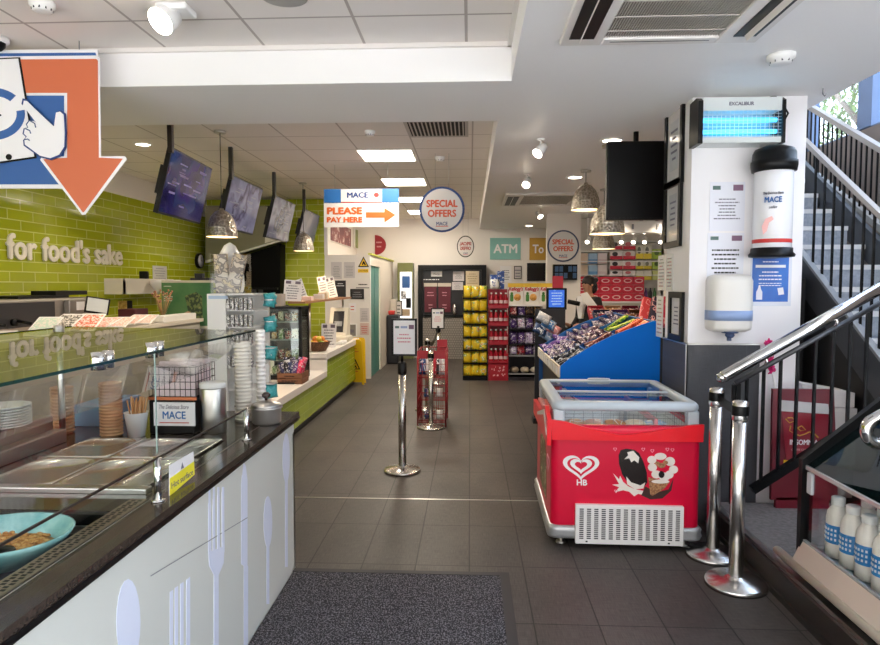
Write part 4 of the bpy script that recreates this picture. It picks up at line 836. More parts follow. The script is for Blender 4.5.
def signhead(t, x, y, px0, py0, px1, py1, z0, m=BLK):
    a, c = at(px0, py0, y-.03), at(px1, py1, y-.03)
    f = .016; b = mb(); b.box((a.x, y-.04, c.z), (c.x, y-.025, c.z+f)); b.box((a.x, y-.04, a.z-f), (c.x, y-.025, a.z)); b.box((a.x, y-.04, c.z+f), (a.x+f, y-.025, a.z-f)); b.box((c.x-f, y-.04, c.z+f), (c.x, y-.025, a.z-f)); b.box((a.x, y-.025, c.z), (c.x, y-.018, a.z)); b.build('sign_frame', m, t)
    b = mb(); b.box((a.x+f, y-.032, c.z+f), (c.x-f, y-.025, a.z-f)); b.build('sign_sheet', PAPER, t)
    w, h = c.x-a.x, a.z-c.z
    b = mb(); scribble(b, a.x+w*.2, c.x-w*.2, c.z+h*.33, c.z+h*.62, 3, y-.032, 3); b.build('printed_text', PINKINK, t)
    b = mb(); b.box((a.x+w*.14, y-.033, a.z-h*.26), (a.x+w*.3, y-.032, a.z-h*.2), mi=0); b.box((c.x-w*.32, y-.033, a.z-h*.28), (c.x-w*.12, y-.032, a.z-h*.17), mi=1); b.box((a.x+w*.36, y-.033, a.z-h*.26), (c.x-w*.38, y-.032, a.z-h*.2), mi=2); b.build('logo_blocks', [mat('logo_green', '55706A'), mat('logo_purple', '7A5A72'), mat('logo_blue', '9AA8CC', .5)], t)
    b = mb(); b.cyl((x, y, z0), (x, y-.022, c.z+.02), .012); b.build('sign_neck', m, t)
t1 = barrier('barrier_post', (-.565, 5.30, 0), 'chrome barrier post carrying the larger framed notice in the aisle', .93); signhead(t1, -.565, 5.30, 391.5, 318.5, 417, 356, .93)
t2 = barrier('barrier_post', (-.425, 6.95, 0), 'chrome barrier post standing directly in front of the red wire rack', .85, thick=.028, cass=SATIN)
t3 = barrier('barrier_post', (-.53, 7.95, 0), 'chrome barrier post behind the red wire rack without a notice', .90, thick=.028, cass=SATIN)
t4 = barrier('barrier_post', (-.50, 10.1, 0), 'farthest chrome aisle barrier post carrying the smaller framed notice', .93); signhead(t4, -.50, 10.1, 431, 308, 444.5, 329, .93)
def belt(p0, p1, label, sag=.02):
    n = 10; t = thing('barrier_belt', label, 'barrier belt', p0)
    P = [Vector(p0).lerp(Vector(p1), i/n)-Vector((0, 0, sag*sin(pi*i/n))) for i in range(n+1)]
    b = mb()
    d = (Vector(p1)-Vector(p0)); s_ = Vector((-d.y, d.x, 0)).normalized()*.0015
    for a, c in zip(P, P[1:]):
        for f in ((a-s_, c-s_), ):
            b.bm.faces.new([b.bm.verts.new(v) for v in (a-s_-Vector((0, 0, .025)), c-s_-Vector((0, 0, .025)), c-s_+Vector((0, 0, .025)), a-s_+Vector((0, 0, .025)))])
            b.bm.faces.new([b.bm.verts.new(v) for v in (a+s_-Vector((0, 0, .025)), c+s_-Vector((0, 0, .025)), c+s_+Vector((0, 0, .025)), a+s_+Vector((0, 0, .025)))])
    b.build('webbing', BLK, t); return t
belt((-.53, 7.98, .86), (-.50, 10.07, .9), 'black belt sagging towards the farthest aisle post with the notice', .12)
belt((-.43, 6.985, .93-.12), (-.525, 7.92, .86), 'black belt between the two plain aisle posts', .03)
# red wire rack
rk = thing('red_wire_rack', 'red wire basket rack standing in the aisle', 'rack', (-.32, 7.2, 0))
x0, x1, y0, y1 = -.575, -.265, 7.0, 7.5
b = mb()
for x in (x0, x1):
    for y in (y0, y1): b.cyl((x, y, 0), (x, y, .84), .009, seg=8)
for z in (.05, .3, .55, .78, .84): b.tube([(x0, y0, z), (x1, y0, z), (x1, y1, z), (x0, y1, z)], .006, 6, closed=True)
b.build('uprights', REDD, rk)
b = mb()
for z in (.07, .14, .21, .3, .38, .46, .55, .62, .70): b.tube([(x0, y0, z), (x1, y0, z), (x1, y1, z), (x0, y1, z)], .003, 5, closed=True)
for i in range(1, 6):
    x = x0+(x1-x0)*i/6; b.cyl((x, y0, .05), (x, y0, .84), .003, seg=5); b.cyl((x, y1, .05), (x, y1, .84), .003, seg=5)
for i in range(1, 8):
    y = y0+(y1-y0)*i/8; b.cyl((x0, y, .05), (x0, y, .78), .003, seg=5); b.cyl((x1, y, .05), (x1, y, .78), .003, seg=5); b.cyl((x0, y, .55), (x1, y, .55), .003, seg=5); b.cyl((x0, y, .3), (x1, y, .3), .003, seg=5); b.cyl((x0, y, .05), (x1, y, .05), .003, seg=5)
b.build('mesh', REDD, rk)
for q in (((x0, y0-.006, .76), (x1, y0-.002, .85)), ((x1-.12, y1, .78), (x1, y1+.006, .93))):
    b = mb(); b.box(*q); b.build('header_card', mat('rack_card', 'B02030', .45), rk)
kk = 0
for z, row in ((.56, 'top'), (.31, 'middle'), (.06, 'bottom')):
    for i in range(5 if z > .5 else 2):
        nm, c_ = (('blue', '24407A'), ('white', 'E8E8EC'), ('red', 'B8243A'), ('dark', '2A2A32'), ('silver', 'B8BCC4'))[i]
        M = Matrix.Translation((x0+.045+i*.056 if z > .5 else x0+.1+i*.13, y0+.14+.02*(i % 2), z+.05 if z < .5 else z+.1)) @ Matrix.Rotation(-.5, 4, 'X')
        b = mb(); b.pillow(.08, .2 if z > .5 else .1, .04, M); tag(b.build('snack_bag', printed('rackbag_'+nm, [c_, c_, 'E6E2E6', c_], 20)), f'{nm} snack bag on the {row} level of the red wire rack', 'snack', 'bags in the red wire rack')
# mat
MATM = noisy('entrance_carpet', [(.36, '151418'), (.5, '343237'), (.64, '726E74')], 150, .95, detail=1, stretch=(1, .7, 1), bump=.8)
dm = thing('entrance_mat', 'dark grey ribbed entrance mat on the floor by the counter', 'mat', (-.4, 2.4, 0))
b = mb(); b.box((-.955, .8, .001), (.185, 3.375, .012)); b.build('carpet', MATM, dm)
b = mb(); b.box((.165, .8, .001), (.215, 3.4, .014)); b.box((-.96, 3.36, .001), (.165, 3.4, .014)); b.build('rubber_edge', mat('rubber', '2B282B', .6), dm)
# ================================================================== SNACK RACKS (front plane Y = 10.5)
YR = 10.5
def rackbox(name, label, x0, x1, zs, ztop, frame_m, depth=.4):
    t = thing(name, label, 'rack', ((x0+x1)/2, YR+depth/2, 0))
    b = mb(); b.box((x0, YR+depth-.02, .04), (x1, YR+depth, ztop)); b.box((x0, YR, .0), (x1, YR+depth, .06)); b.build('back_panel', frame_m, t)
    b = mb()
    for z in zs: b.box((x0, YR, z-.012), (x1, YR+depth-.02, z))
    for x in (x0, x1-.012): b.box((x, YR, .04), (x+.012, YR+.012, ztop))
    b.build('shelf', frame_m, t); return t
ya = .215
zs = [.07+ya*i for i in range(7)]
x0, x1 = -.115, .29
rackbox('crisp_rack', 'tall rack packed with yellow crisp packets', x0, x1, zs, 1.55, BLKM)
YP = noisy('yellow_crisp_print', [(.30, 'E9C51E'), (.52, 'F2DC4A'), (.58, '7FA03A'), (.63, 'F4EFD8'), (.68, 'D9822A'), (.72, 'E9C51E')], 14, .3, const=True, detail=1, rnd=True)
proto = None
for r_ in range(7):
    for i, nm in enumerate(('left', 'middle', 'right')):
        loc = (x0+.07+i*.133, YR+.05, zs[6-r_]+.095)
        if proto is None: proto = mb().pillow(.145, .205, .07).build('crisp_packet', YP, None, False); o = proto
        else: o = proto.copy(); COL.objects.link(o)
        o.location = loc; o.rotation_euler = (-.08, random.uniform(-.05, .05), random.uniform(-.2, .2))
        tag(o, f'yellow crisp packet at the {nm} of the {ORD[r_]} row of the yellow rack', 'crisps', 'yellow crisp packets')
t = mb().box((-.07, YR+.1, 1.551), (.15, YR+.3, 1.80), .004); tag(t.build('cream_box', mat('cream_box', 'D9C7A8', .5)), 'cream box standing on top of the yellow crisp rack', 'box')
b = mb(); scribble(b, -.05, .13, 1.58, 1.77, 5, YR+.0995, 3); 
b.build('printed_text', mat('box_lines', 'A6906E', .5), bpy.data.objects['cream_box'])
# red bottle rack
x0, x1 = .305, .63
zs2 = [.30, .62, .93, 1.22]
rr = rackbox('drinks_rack', 'red drinks rack with rows of red bottles', x0, x1, zs2, 1.50, mat('rack_red', 'A8182C', .4))
b = mb()
b.box((x0, YR-.006, .04), (x1, YR-.001, .29)); b.build('red_panel', mat('rack_red', 'A8182C'), rr)
for z in zs2:
    b = mb(); b.box((x0, YR-.006, z-.03), (x1, YR, z+.03)); b.build('shelf_edge', mat('rack_red', 'A8182C'), rr)
b = mb(); rg = random.Random(4)
for i in range(20): b.ball((x0+.05+rg.random()*.22, YR-.007, .07+rg.random()*.19), rg.uniform(.008, .02), 1, (1, .1, 1))
b.build('bubble_print', mat('bubble_pink', 'E6A9B4', .5), rr)
bt = None
for r_, z in enumerate((1.22, .93, .62, .30)):
    for i in range(4):
        loc = (x0+.045+i*.079, YR+.05, z+.001)
        if bt is None:
            bt = thing('soft_drink_bottle', '', 'bottle', loc); b = mb(); b.lathe([(.03, 0), (.034, .01), (.034, .12), (.03, .15), (.014, .19), (.014, .2)], (0, 0, 0), 14); b.build('bottle', mat('cola_red', 'B01A2E', .2), bt, False)
            b = mb(); b.lathe([(.0165, .2), (.0165, .225), (.002, .226)], (0, 0, 0), 12); b.build('cap', WPL, bt, False); b = mb(); b.lathe([(.0345, .05), (.0345, .1)], (0, 0, 0), 14, caps=False); b.build('label_band', mat('pale_label', 'E6C8CC', .4), bt, False); o = bt
            bt['group'] = 'bottles in the red rack'
        else: o = dup(bt, loc, '')
        o['label'] = f'red drink bottle, {NTH[i]} from the left on the {ORD[r_]} shelf of the red rack'
for i in range(2):
    b = mb(); x = x0+.08+i*.12; b.box((x-.05, YR+.12, 1.505), (x+.06, YR+.3, 1.74+.06*i), .006); tag(b.build('blue_box', printed('blue_pack', ['22408C', '2E5DB0', 'E8EAF2', '22408C'], 14)), ('left lower' if i == 0 else 'right taller')+' blue box on top of the red drinks rack', 'box', 'blue boxes')
b = mb(); b.pillow(.16, .16, .08, Matrix.Translation((x0+.1, YR+.06, 1.585))); tag(b.build('white_snack_bag', printed('white_pack', ['F0F0F2', 'F0F0F2', '3E63A8', 'F0F0F2'], 14)), 'white and blue bag propped in front of the blue boxes', 'snack')
# chocolate rack
x0, x1 = .64, 1.18
zs3 = [.12, .42, .60, .85, 1.07]
cr_ = rackbox('chocolate_rack', 'dark rack of purple chocolate bags beside the red rack', x0, x1, zs3, 1.24, mat('rack_dark', '1E1A22', .45))
b = mb(); b.box((x0, YR-.005, 1.225), (x1, YR+.38, 1.25)); b.build('top_shelf', WPL, cr_)
for z in zs3[:2]:
    b = mb(); b.box((x0, YR-.008, z-.02), (x1, YR-.001, z+.006)); b.build('price_rail', GREY, cr_)
CH = {'purple': printed('choc_purple', ['4A2A72', '3A2060', 'E6E0EE', '4A2A72'], 22), 'crimson': printed('choc_red', ['A01E34', '7A1426', 'EAD0D0', 'A01E34'], 22), 'black': printed('choc_black', ['1E1620', '2E2028', 'B08A50', '1E1620'], 22), 'lilac': printed('choc_lilac', ['B9A6D0', 'E9E4F0', '5A3A86', 'C2A0BC'], 22)}
pats = [('crimson', 'purple', 'black', 'black'), ('purple', 'lilac', 'purple', 'black'), ('purple', 'purple', 'lilac', 'purple'), ('lilac', 'crimson', 'purple', 'lilac')]
pr = {}
for r_, (z, h) in enumerate(((1.072, .15), (.852, .19), (.602, .2), (.425, .15))):
    for i in range(4):
        nm = pats[r_][i]; loc = (x0+.072+i*.132, YR+.05, z+h/2)
        if (nm, h) not in pr: pr[nm, h] = mb().pillow(.125, h, .06).build('chocolate_bag', CH[nm], None, False); o = pr[nm, h]
        else: o = pr[nm, h].copy(); COL.objects.link(o)
        o.location = loc; o.rotation_euler = (-.1, random.uniform(-.06, .06), 0)
        tag(o, f'{nm} chocolate bag, {NTH[i]} from the left on the {ORD[r_]} row of the dark rack', 'chocolate', 'chocolate bags on the dark rack')
for i in range(3):
    b = mb(); x = x0+.1+i*.17; b.lathe([(.05, 0), (.08, .04), (.06, .08), (.01, .1)], (x, YR+.12, .122), 16); tag(b.build('wrapped_loaf', mat('loaf%d' % i, ('9A8A78', 'C9BBA6', 'D8CEBE')[i], .5)), f'{("brown", "beige", "cream")[i]} wrapped bun on the bottom shelf of the dark rack', 'bun', 'wrapped buns')
# cereal boxes
YPR = mat('cereal_yellow', 'F0C63A', .45); CWH = mat('cereal_white', 'F1EBE4', .45); CRD = mat('cereal_red', 'C8202E', .45)
for i in range(3):
    x = .625+i*.257
    t = thing('cereal_box', f'cereal box with yellow top, {("left", "middle", "right")[i]} of the three on the dark rack', 'cereal box', (x+.125, YR+.1, 1.251), group='cereal boxes')
    b = mb(); b.box((x, YR+.02, 1.251), (x+.25, YR+.14, 1.535)); b.build('carton', CWH, t)
    b = mb(); b.box((x, YR+.018, 1.535), (x+.25, YR+.14, 1.60)); b.build('yellow_top', YPR, t)
    lettering("Kellogg's", (x+.125, YR+.017, 1.50), .23, .085, '-y', CRD, t, .002, .035, shear=.25)
    b = mb(); b.cyl((x+.15, YR+.02, 1.37), (x+.15, YR+.016, 1.37), .058, seg=24); b.build('bowl_picture', noisy('cereal_print', [(.4, 'D8903A'), (.6, 'E9B868')], 40), t)
    b = mb(); b.prism(rrect(x+.03, 1.30, x+.085, 1.42, .02), 'y', YR+.017, YR+.02); b.cyl((x+.058, YR+.02, 1.435), (x+.058, YR+.017, 1.435), .022, seg=14); b.build('green_emblem', mat('cereal_green', '4C8A3E', .5), t)
# ================================================================== column, signs on back wall
b = mb(); b.box((at(547, 240, 10.95).x, 10.95, 0), (at(581, 240, 10.95).x, 11.1, 2.77)); struct(b.build('wall_column', mat('column_paint', 'E9E3DD', .55)))
def wallsign(px0, py0, px1, py1, Y, name, label, m, body, bw, bh, tm=PAPER, off=(0, 0), d=.02):
    a, c = at(px0, py0, Y), at(px1, py1, Y)
    t = thing(name, label, 'sign', ((a.x+c.x)/2, Y, c.z)); b = mb(); b.box((a.x, Y-d, c.z), (c.x, Y-.0003, a.z)); b.build('panel', m, t)
    if body: lettering(body, ((a.x+c.x)/2+off[0], Y-d-.001, (a.z+c.z)/2+off[1]), (c.x-a.x)*bw, (a.z-c.z)*bh, '-y', tm, t, .003, .03)
    return t
wallsign(490, 238, 520.5, 259.5, 13.8, 'wall_sign', 'teal cash machine sign with white letters on the back wall', TEALP, 'ATM', .78, .42)
wallsign(529.5, 238, 556, 260, 13.8, 'wall_sign', 'ochre wall sign partly hidden by the white column', GOLDP, 'To', .42, .40, off=(-.1, 0))
wallsign(527, 263, 546, 281, 13.8, 'wall_screen', 'dark blank screen under the ochre sign', mat('screen_black', '17161A', .2), None, 0, 0)['category'] = 'screen'
notice(514, 266, 521.5, 279, 13.8, 'dark narrow framed notice left of the dark blank screen', m=GP, frame=BLK, lines=3, seed=2)
notice(500, 266, 511.5, 282, 13.8, 'white paper notice on the back wall below the teal sign', lines=5, seed=12)
def roundsign(px, py, r, Y, label, mirror=False, squash=1.0, wire=None, rim=NAVYD, zc=None):
    c = at(px, py, Y); R = r*Y/640
    t = thing('round_sign', label, 'sign', (c.x, Y, c.z-R))
    b = mb(); b.prism(ell(c.x, c.z, R*squash, R, 40), 'y', Y-.004, Y+.004); b.build('rim', rim, t)
    b = mb(); b.prism(ell(c.x, c.z, R*.9*squash, R*.91, 40), 'y', Y-.0055, Y+.0055); b.build('face', SIGNW, t)
    ink = mat('offer_red', 'D2583A', .5) if not mirror else mat('offer_red_dark', 'A03028', .5)
    lettering('SPECIAL', (c.x, Y-.006, c.z+R*.26), 1.38*R*squash, R*.33, '-y', ink, t, .001, .045, mirror=mirror)
    lettering('OFFERS', (c.x, Y-.006, c.z-R*.17), 1.26*R*squash, R*.33, '-y', ink, t, .001, .045, mirror=mirror)
    lettering('MACE', (c.x, Y-.006, c.z-R*.62), .5*R*squash, R*.16, '-y', NAVYD, t, .001, .02, mirror=mirror)
    b = mb(); b.box((c.x-R*.28*squash, Y-.0062, c.z-R*.75), (c.x+R*.28*squash, Y-.0054, c.z-R*.72)); b.build('red_rule', REDP, t)
    if wire:
        b = mb()
        for dx in (-R*.3*squash, R*.3*squash): b.cyl((c.x+dx, Y, c.z+R*.9), (c.x+dx, Y, wire), .0015, seg=5)
        b.build('hanging_wire', GREY, t)
    return t
roundsign(442, 209.5, 22.5, 7.0, 'large round special offers sign hanging over the aisle', wire=2.99)
roundsign(563.2, 246, 15.6, 10.93, 'round special offers sign on the white column', rim=mat('rim_grey', '3A4668', .5))
roundsign(465.5, 246.5, 10.7, 12.6, 'small oval reversed special offers sign hanging near the back wall', mirror=True, squash=.8, wire=2.99, rim=BLK)
sc_ = thing('column_screen', 'dark screen with blue panels on the white column', 'screen', at(565, 285, 10.9))
b = mb(); a, c = at(553, 264.5, 10.9), at(577, 280, 10.9); b.box((a.x, 10.88, c.z), (c.x, 10.949, a.z)); b.build('casing', BLK, sc_)
b = mb()
for i in range(5):
    for j in range(2):
        if (i+j) % 4 != 3: b.box((a.x+.03+i*.075, 10.877, c.z+.03+j*.11), (a.x+.09+i*.075, 10.88, c.z+.12+j*.11))
b.build('blue_panels', mat('screen_blue', '3C5A80', .3), sc_)
# ================================================================== SLOPING SWEETS DISPLAY
sd = thing('sweets_display', 'blue sloping sweets display with divided tray behind the freezer', 'display', (1.1, 5.7, 0))
pan_ = [(.703, .60), (.703, .935), (.77, .99), (.84, 1.032), (.96, 1.105), (1.09, 1.172), (1.22, 1.225), (1.336, 1.267), (1.41, 1.29), (1.47, 1.30), (1.47, .04), (.80, .04)]
b = mb(); b.prism(pan_, 'y', 5.0, 5.02); b.build('near_panel', BLUE, sd)
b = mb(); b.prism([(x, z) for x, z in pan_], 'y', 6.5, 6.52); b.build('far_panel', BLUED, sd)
b = mb(); b.box((.80, 5.02, .0), (1.46, 6.5, .55)); b.prism([(.74, .55), (1.46, .55), (1.46, 1.16), (.74, .83)], 'y', 5.02, 6.5); b.build('base', mat('display_base', '17171E', .5), sd)
TH = atan2(.345, .76); O_ = Vector((.715, 5.02, .862)); Rt = Matrix.Rotation(-TH, 3, 'Y')
def S(s, y, n): return O_+Rt @ Vector((s, y, n))
def sbox(b, s0, s1, y0, y1, n0, n1): b.obox(S((s0+s1)/2, (y0+y1)/2, (n0+n1)/2), (s1-s0, y1-y0, n1-n0), Rt)
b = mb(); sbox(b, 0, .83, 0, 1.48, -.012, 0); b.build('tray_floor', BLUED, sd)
b = mb()
for s in (.27, .55): sbox(b, s, s+.008, .0, 1.48, 0, .085)
for y in (.48, .97): sbox(b, .01, .83, y, y+.008, 0, .085)
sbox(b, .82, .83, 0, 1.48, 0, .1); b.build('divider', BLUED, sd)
b = mb(); b.box((.69, 5.0, .85), (.705, 6.52, .94)); b.build('front_lip', mat('lip_cream', 'E0D8C8', .45), sd)
for i in range(9): b = mb(); b.box((.687, 5.05+i*.16, .865), (.69, 5.15+i*.16, .925)); b.build('price_ticket', PAPER, sd)
SW = [[('black and white', ['1B1A20', '1B1A20', '2A2228', 'E8E6EA'], 1), ('purple and white', ['2E2040', '43286E', 'E9E6EE', '2E2040'], 0), ('violet', ['45207A', '5A2E90', '45207A', 'D8C8E8'], 0)],
      [('brown and pink', ['8A5050', '5A2A2A', 'B07870', 'E6D8D4'], 1), ('plum', ['3A1638', '2A102C', '5A2858', 'D8D0DC'], 0), ('purple and silver', ['3A2060', '2E184E', 'A8A4B4', '2A1A40'], 0)],
      [('orange', ['D8622E', 'B83A28', 'E8B89A', 'D8622E'], 1), ('green and yellow', ['3E7A34', '9AB83A', 'E0D040', '2E5A2A'], 1), ('dark navy', ['22203A', '3A2A5A', 'C0B8CC', '22203A'], 0)]]
for r_ in range(3):
    for c_ in range(3):
        nm, cols, kind = SW[r_][c_]; m_ = printed('sweet_'+nm.replace(' ', '_'), cols, 40); s0 = .02+r_*.28; y0 = .02+c_*.49
        pos = f'{("front", "middle", "back")[r_]} {("near", "centre", "far")[c_]}'
        pr_ = None; n_ = 9 if kind else 12
        for i in range(n_):
            u, v = i % 3, i//3
            s, y = s0+.05+.075*u+random.uniform(-.01, .01), y0+.07+.108*v+random.uniform(-.012, .012)
            if pr_ is None:
                pr_ = (mb().box((-.115, -.022, -.013), (.115, .022, .013), .006) if kind else mb().pillow(.145, .085, .055, Matrix.Rotation(pi/2, 4, 'X'))).build('chocolate_bar' if kind else 'sweet_packet', m_, None, False); o = pr_
            else: o = pr_.copy(); COL.objects.link(o)
            if kind: s, y = s0+.125, y0+.045+.047*i
            o.location = S(s, y, .04+.02*(i % 2)+.014*(i % 3)); o.rotation_euler = (random.uniform(-.2, .2), -TH+random.uniform(-.25, .1), random.uniform(-.15, .15) if kind else random.uniform(0, 3))
            tag(o, f'one of {"nine" if kind else "twelve"} {nm} {"bars" if kind else "packets"} in the {pos} tray compartment', 'sweets', f'sweets in the {pos} compartment of the sloping tray')
# small packs hanging below the lip and at the far corner
for i, (px, py, nm, c_) in enumerate(((544, 318, 'grey', 'A6ACB8'), (549, 324, 'blue', '3E78B8'), (541, 330, 'dark blue', '24406E'), (555, 330, 'pink', 'C98A90'), (548, 336, 'white and blue', '8AA8CC'))):
    p = at(px, py, 7.1); b = mb(); b.pillow(.16, .12, .07, Matrix.Translation((p.x, 7.1+.03*i, p.z)) @ Matrix.Rotation(.5, 4, 'Y') @ Matrix.Rotation(-.5, 4, 'X'))
    tag(b.build('hanging_bag', printed('hang_'+nm.replace(' ', '_'), [c_, c_, 'E6E8EC', c_], 18)), f'{nm} bag hung on the stand beyond the sweets display', 'snack', 'bags on the stand beyond the display')
hs_ = thing('bag_stand', 'dark stand with hooks of bags beyond the blue sweets display', 'stand', (.9, 7.25, 0))
b = mb(); b.box((.72, 7.22, 0), (1.1, 7.4, .06)); b.box((.74, 7.3, .06), (1.08, 7.33, 1.3)); b.build('frame', DGREY, hs_)
for i, (px, py, nm, c_) in enumerate(((540, 352, 'white', 'D9D6D2'), (541, 360, 'cream', 'CFC6B4'), (537, 366, 'navy', '1E2A52'))):
    b = mb(); b.pillow(.12, .1, .04, Matrix.Translation((.68, 5.35+.38*i, .72-.06*i)) @ Matrix.Rotation(pi/2, 4, 'Z')); tag(b.build('clip_bag', printed('clip_'+nm, [c_, c_, '4A4A60', c_], 18)), f'{nm} packet clipped below the lip of the sweets display', 'snack', 'packets clipped under the display lip')
# ================================================================== TILL AREA
tc = thing('till_counter', 'dark till counter piled with confectionery beyond the blue display', 'counter', (1.75, 7.2, 0))
b = mb(); b.box((1.42, 6.75, 0), (2.27, 7.75, .96)); b.build('body', DGREY, tc)
b = mb(); b.box((1.38, 6.70, .96), (2.28, 7.78, .985)); b.build('top', mat('till_top', '3E3540', .4), tc)
b = mb(); b.box((1.40, 7.04, .985), (2.26, 7.45, 1.02)); b.box((1.40, 7.46, .985), (2.26, 7.76, 1.055)); b.build('riser', mat('till_top', '3E3540'), tc)
BX = [('dark red', 'A02436'), ('brown', '5A3626'), ('purple', '4A2A66'), ('navy', '23284E'), ('maroon', '6E1E34'), ('tan', 'A87E5A')]
def bars_box(x, y, z, nm, c_, label, w=.16, d=.24, tilt=.35, n=5, rz=0):
    t = thing('bar_box', label, 'display box', (x, y, z), group='open boxes of bars on the till counter')
    M = Matrix.Rotation(rz, 4, 'Z') @ Matrix.Rotation(tilt, 4, 'X'); b = mb()
    b.box((-w/2, -d/2, 0), (w/2, d/2, .012), 0, M); b.box((-w/2, -d/2, .012), (w/2, -d/2+.006, .05), 0, M); b.box((-w/2, d/2-.006, .012), (w/2, d/2, .08), 0, M)
    for s in (-1, 1): b.box((s*w/2-.003, -d/2, .012), (s*w/2+.003, d/2, .07), 0, M)
    b.build('tray', mat('tray_'+nm, c_, .5), t, False)
    b = mb(); b.box((-w*.02, d*.1, -.13), (w*.02, d*.1+.01, 0)); b.box((-w*.3, d*.12, -.135), (w*.3, d*.3, -.12)); b.build('prop', DGREY, t, False)
    m_ = printed('bars_'+nm, [c_, c_, 'D8C8C0', '2E1A22'], 35)
    for i in range(n):
        b = mb(); x_ = -w/2+w*(i+.5)/n; b.box((x_-w/n*.42, -d/2+.02, .014), (x_+w/n*.42, d/2-.02, .05+.02*random.random()), .006, M); b.build('bar', m_, t, False)
    return t
kx = 0
for r_ in range(3):
    for c_ in range(4):
        nm, col = BX[(kx*5+r_) % 6]; kx += 1
        bars_box(1.48+.2*c_, 6.88+.34*r_, 1.122+.035*r_, nm, col, f'{nm} box of bars, {NTH[c_]} from left in the {("front", "middle", "rear")[r_]} row on the till counter', w=.18, d=.26, tilt=.55)
# tall red and purple tubes leaning at the right end
for i, (nm, c_) in enumerate((('red', 'C03A40'), ('dark navy', '2A2440'), ('crimson', 'B82846'), ('plum', '4A1E48'))):
    x = 1.75+.1*i; M = Matrix.Translation((x, 6.52, 1.30)) @ Matrix.Rotation(.3, 4, 'Y') @ Matrix.Rotation(-.45, 4, 'X')
    b = mb(); b.box((-.042, -.03, -.16), (.042, .03, .16), .01, M); tag(b.build('gift_tube', printed('tube_'+nm, [c_, c_, 'D8A0A0', c_], 14)), f'{nm} tall carton, {NTH[i]} from the left leaning behind the sweets tray', 'carton', 'tall cartons leaning behind the sweets tray')
sb_ = thing('carton_ledge', 'dark ledge carrying tall cartons behind the sweets tray', 'ledge', (1.9, 6.55, 0))
b = mb(); b.box((1.56, 6.54, 0), (2.26, 6.68, 1.16)); b.build('body', DGREY, sb_)
# self checkout kiosk
ks = thing('checkout_kiosk', 'black self checkout kiosk with blue screen', 'kiosk', (1.15, 8.6, 0))
b = mb(); b.box((1.0, 8.55, 0), (1.32, 8.9, 1.0), .01); b.box((1.10, 8.66, 1.0), (1.2, 8.76, 1.3)); b.build('stand', BLK, ks)
b = mb(); b.box((1.02, 8.60, 1.24), (1.29, 8.66, 1.53), .01); b.build('screen_case', BLK, ks)
b = mb(); b.box((1.05, 8.594, 1.275), (1.255, 8.6, 1.505)); b.build('screen', noisy('blue_screen', [(.45, '2F62C8'), (.6, '5A8AE0')], 12, .3, const=True, emit=.7), ks)
b = mb(); scribble(b, 1.07, 1.24, 1.3, 1.48, 5, 8.594, 5); b.build('screen_text', mat('screen_pale', 'A9C4F0', .4, emit=('A9C4F0', .5)), ks)
b = mb(); b.box((1.10, 8.62, 1.53), (1.24, 8.64, 1.69)); b.build('red_topper', mat('topper_red', 'C22A40', .45), ks)
b = mb(); b.cyl((1.31, 8.62, 1.35), (1.45, 8.55, 1.32), .03); b.build('card_reader', BLK, ks)
# ------------------------------------------------------------------ person at the till
def skin(name, joints, edges, m, parent, sub=2, root=0, solid=None):
    me = bpy.data.meshes.new(name); me.from_pydata([j[0] for j in joints], edges, []); me.update()
    o = bpy.data.objects.new(name, me); COL.objects.link(o)
    md = o.modifiers.new('s', 'SKIN'); md.use_smooth_shade = True
    if not me.skin_vertices: me.attributes.new('skin_vertex', 'FLOAT2', 'POINT')
    if me.skin_vertices:
        for i, j in enumerate(joints):
            sv = me.skin_vertices[0].data[i]; r = j[1]; sv.radius = (r, r) if not isinstance(r, tuple) else r; sv.use_root = (i == root)
    ms = o.modifiers.new('u', 'SUBSURF'); ms.levels = sub; ms.render_levels = sub
    dg = bpy.context.evaluated_depsgraph_get(); me2 = bpy.data.meshes.new_from_object(o.evaluated_get(dg)); bpy.data.objects.remove(o)
    o = bpy.data.objects.new(name, me2); COL.objects.link(o); me2.materials.clear(); me2.materials.append(m)
    for f in me2.polygons: f.use_smooth = True
    if parent: o.parent = parent
    return o
SKINM = mat('skin', 'B9876E', .5); JACK = mat('black_jacket', '17161B', .7); TROU = mat('dark_trousers', '22232B', .8); HAIR = mat('dark_hair', '1C1312', .5)
pe = thing('person', 'person with dark hair in a black jacket standing at the till', 'person', (1.60, 8.75, 0), -pi*.32)
# local frame: faces -y ; x to the person's left
body = [((0, 0, .92), .115), ((0, .01, 1.08), .12), ((0, .01, 1.24), .125), ((0, .015, 1.36), .10), ((0, .01, 1.43), .052), ((0, -.005, 1.49), .055), ((0, -.015, 1.56), .082), ((0, -.01, 1.63), .078),
        ((.15, .01, 1.36), .058), ((.21, .03, 1.12), .043), ((.17, -.13, .98), .034), ((.12, -.27, 1.05), .024), ((-.15, .01, 1.36), .058), ((-.21, .03, 1.12), .043), ((-.17, -.13, .98), .034), ((-.12, -.27, 1.05), .024),
        ((.09, 0, .86), .085), ((.10, -.01, .48), .055), ((.10, .02, .09), .038), ((.11, -.14, .035), .03), ((-.09, 0, .86), .085), ((-.10, -.01, .48), .055), ((-.10, .02, .09), .038), ((-.11, -.14, .035), .03)]
ed = [(0,1),(1,2),(2,3),(3,4),(4,5),(5,6),(6,7),(3,8),(8,9),(9,10),(10,11),(3,12),(12,13),(13,14),(14,15),(0,16),(16,17),(17,18),(18,19),(0,20),(20,21),(21,22),(22,23)]
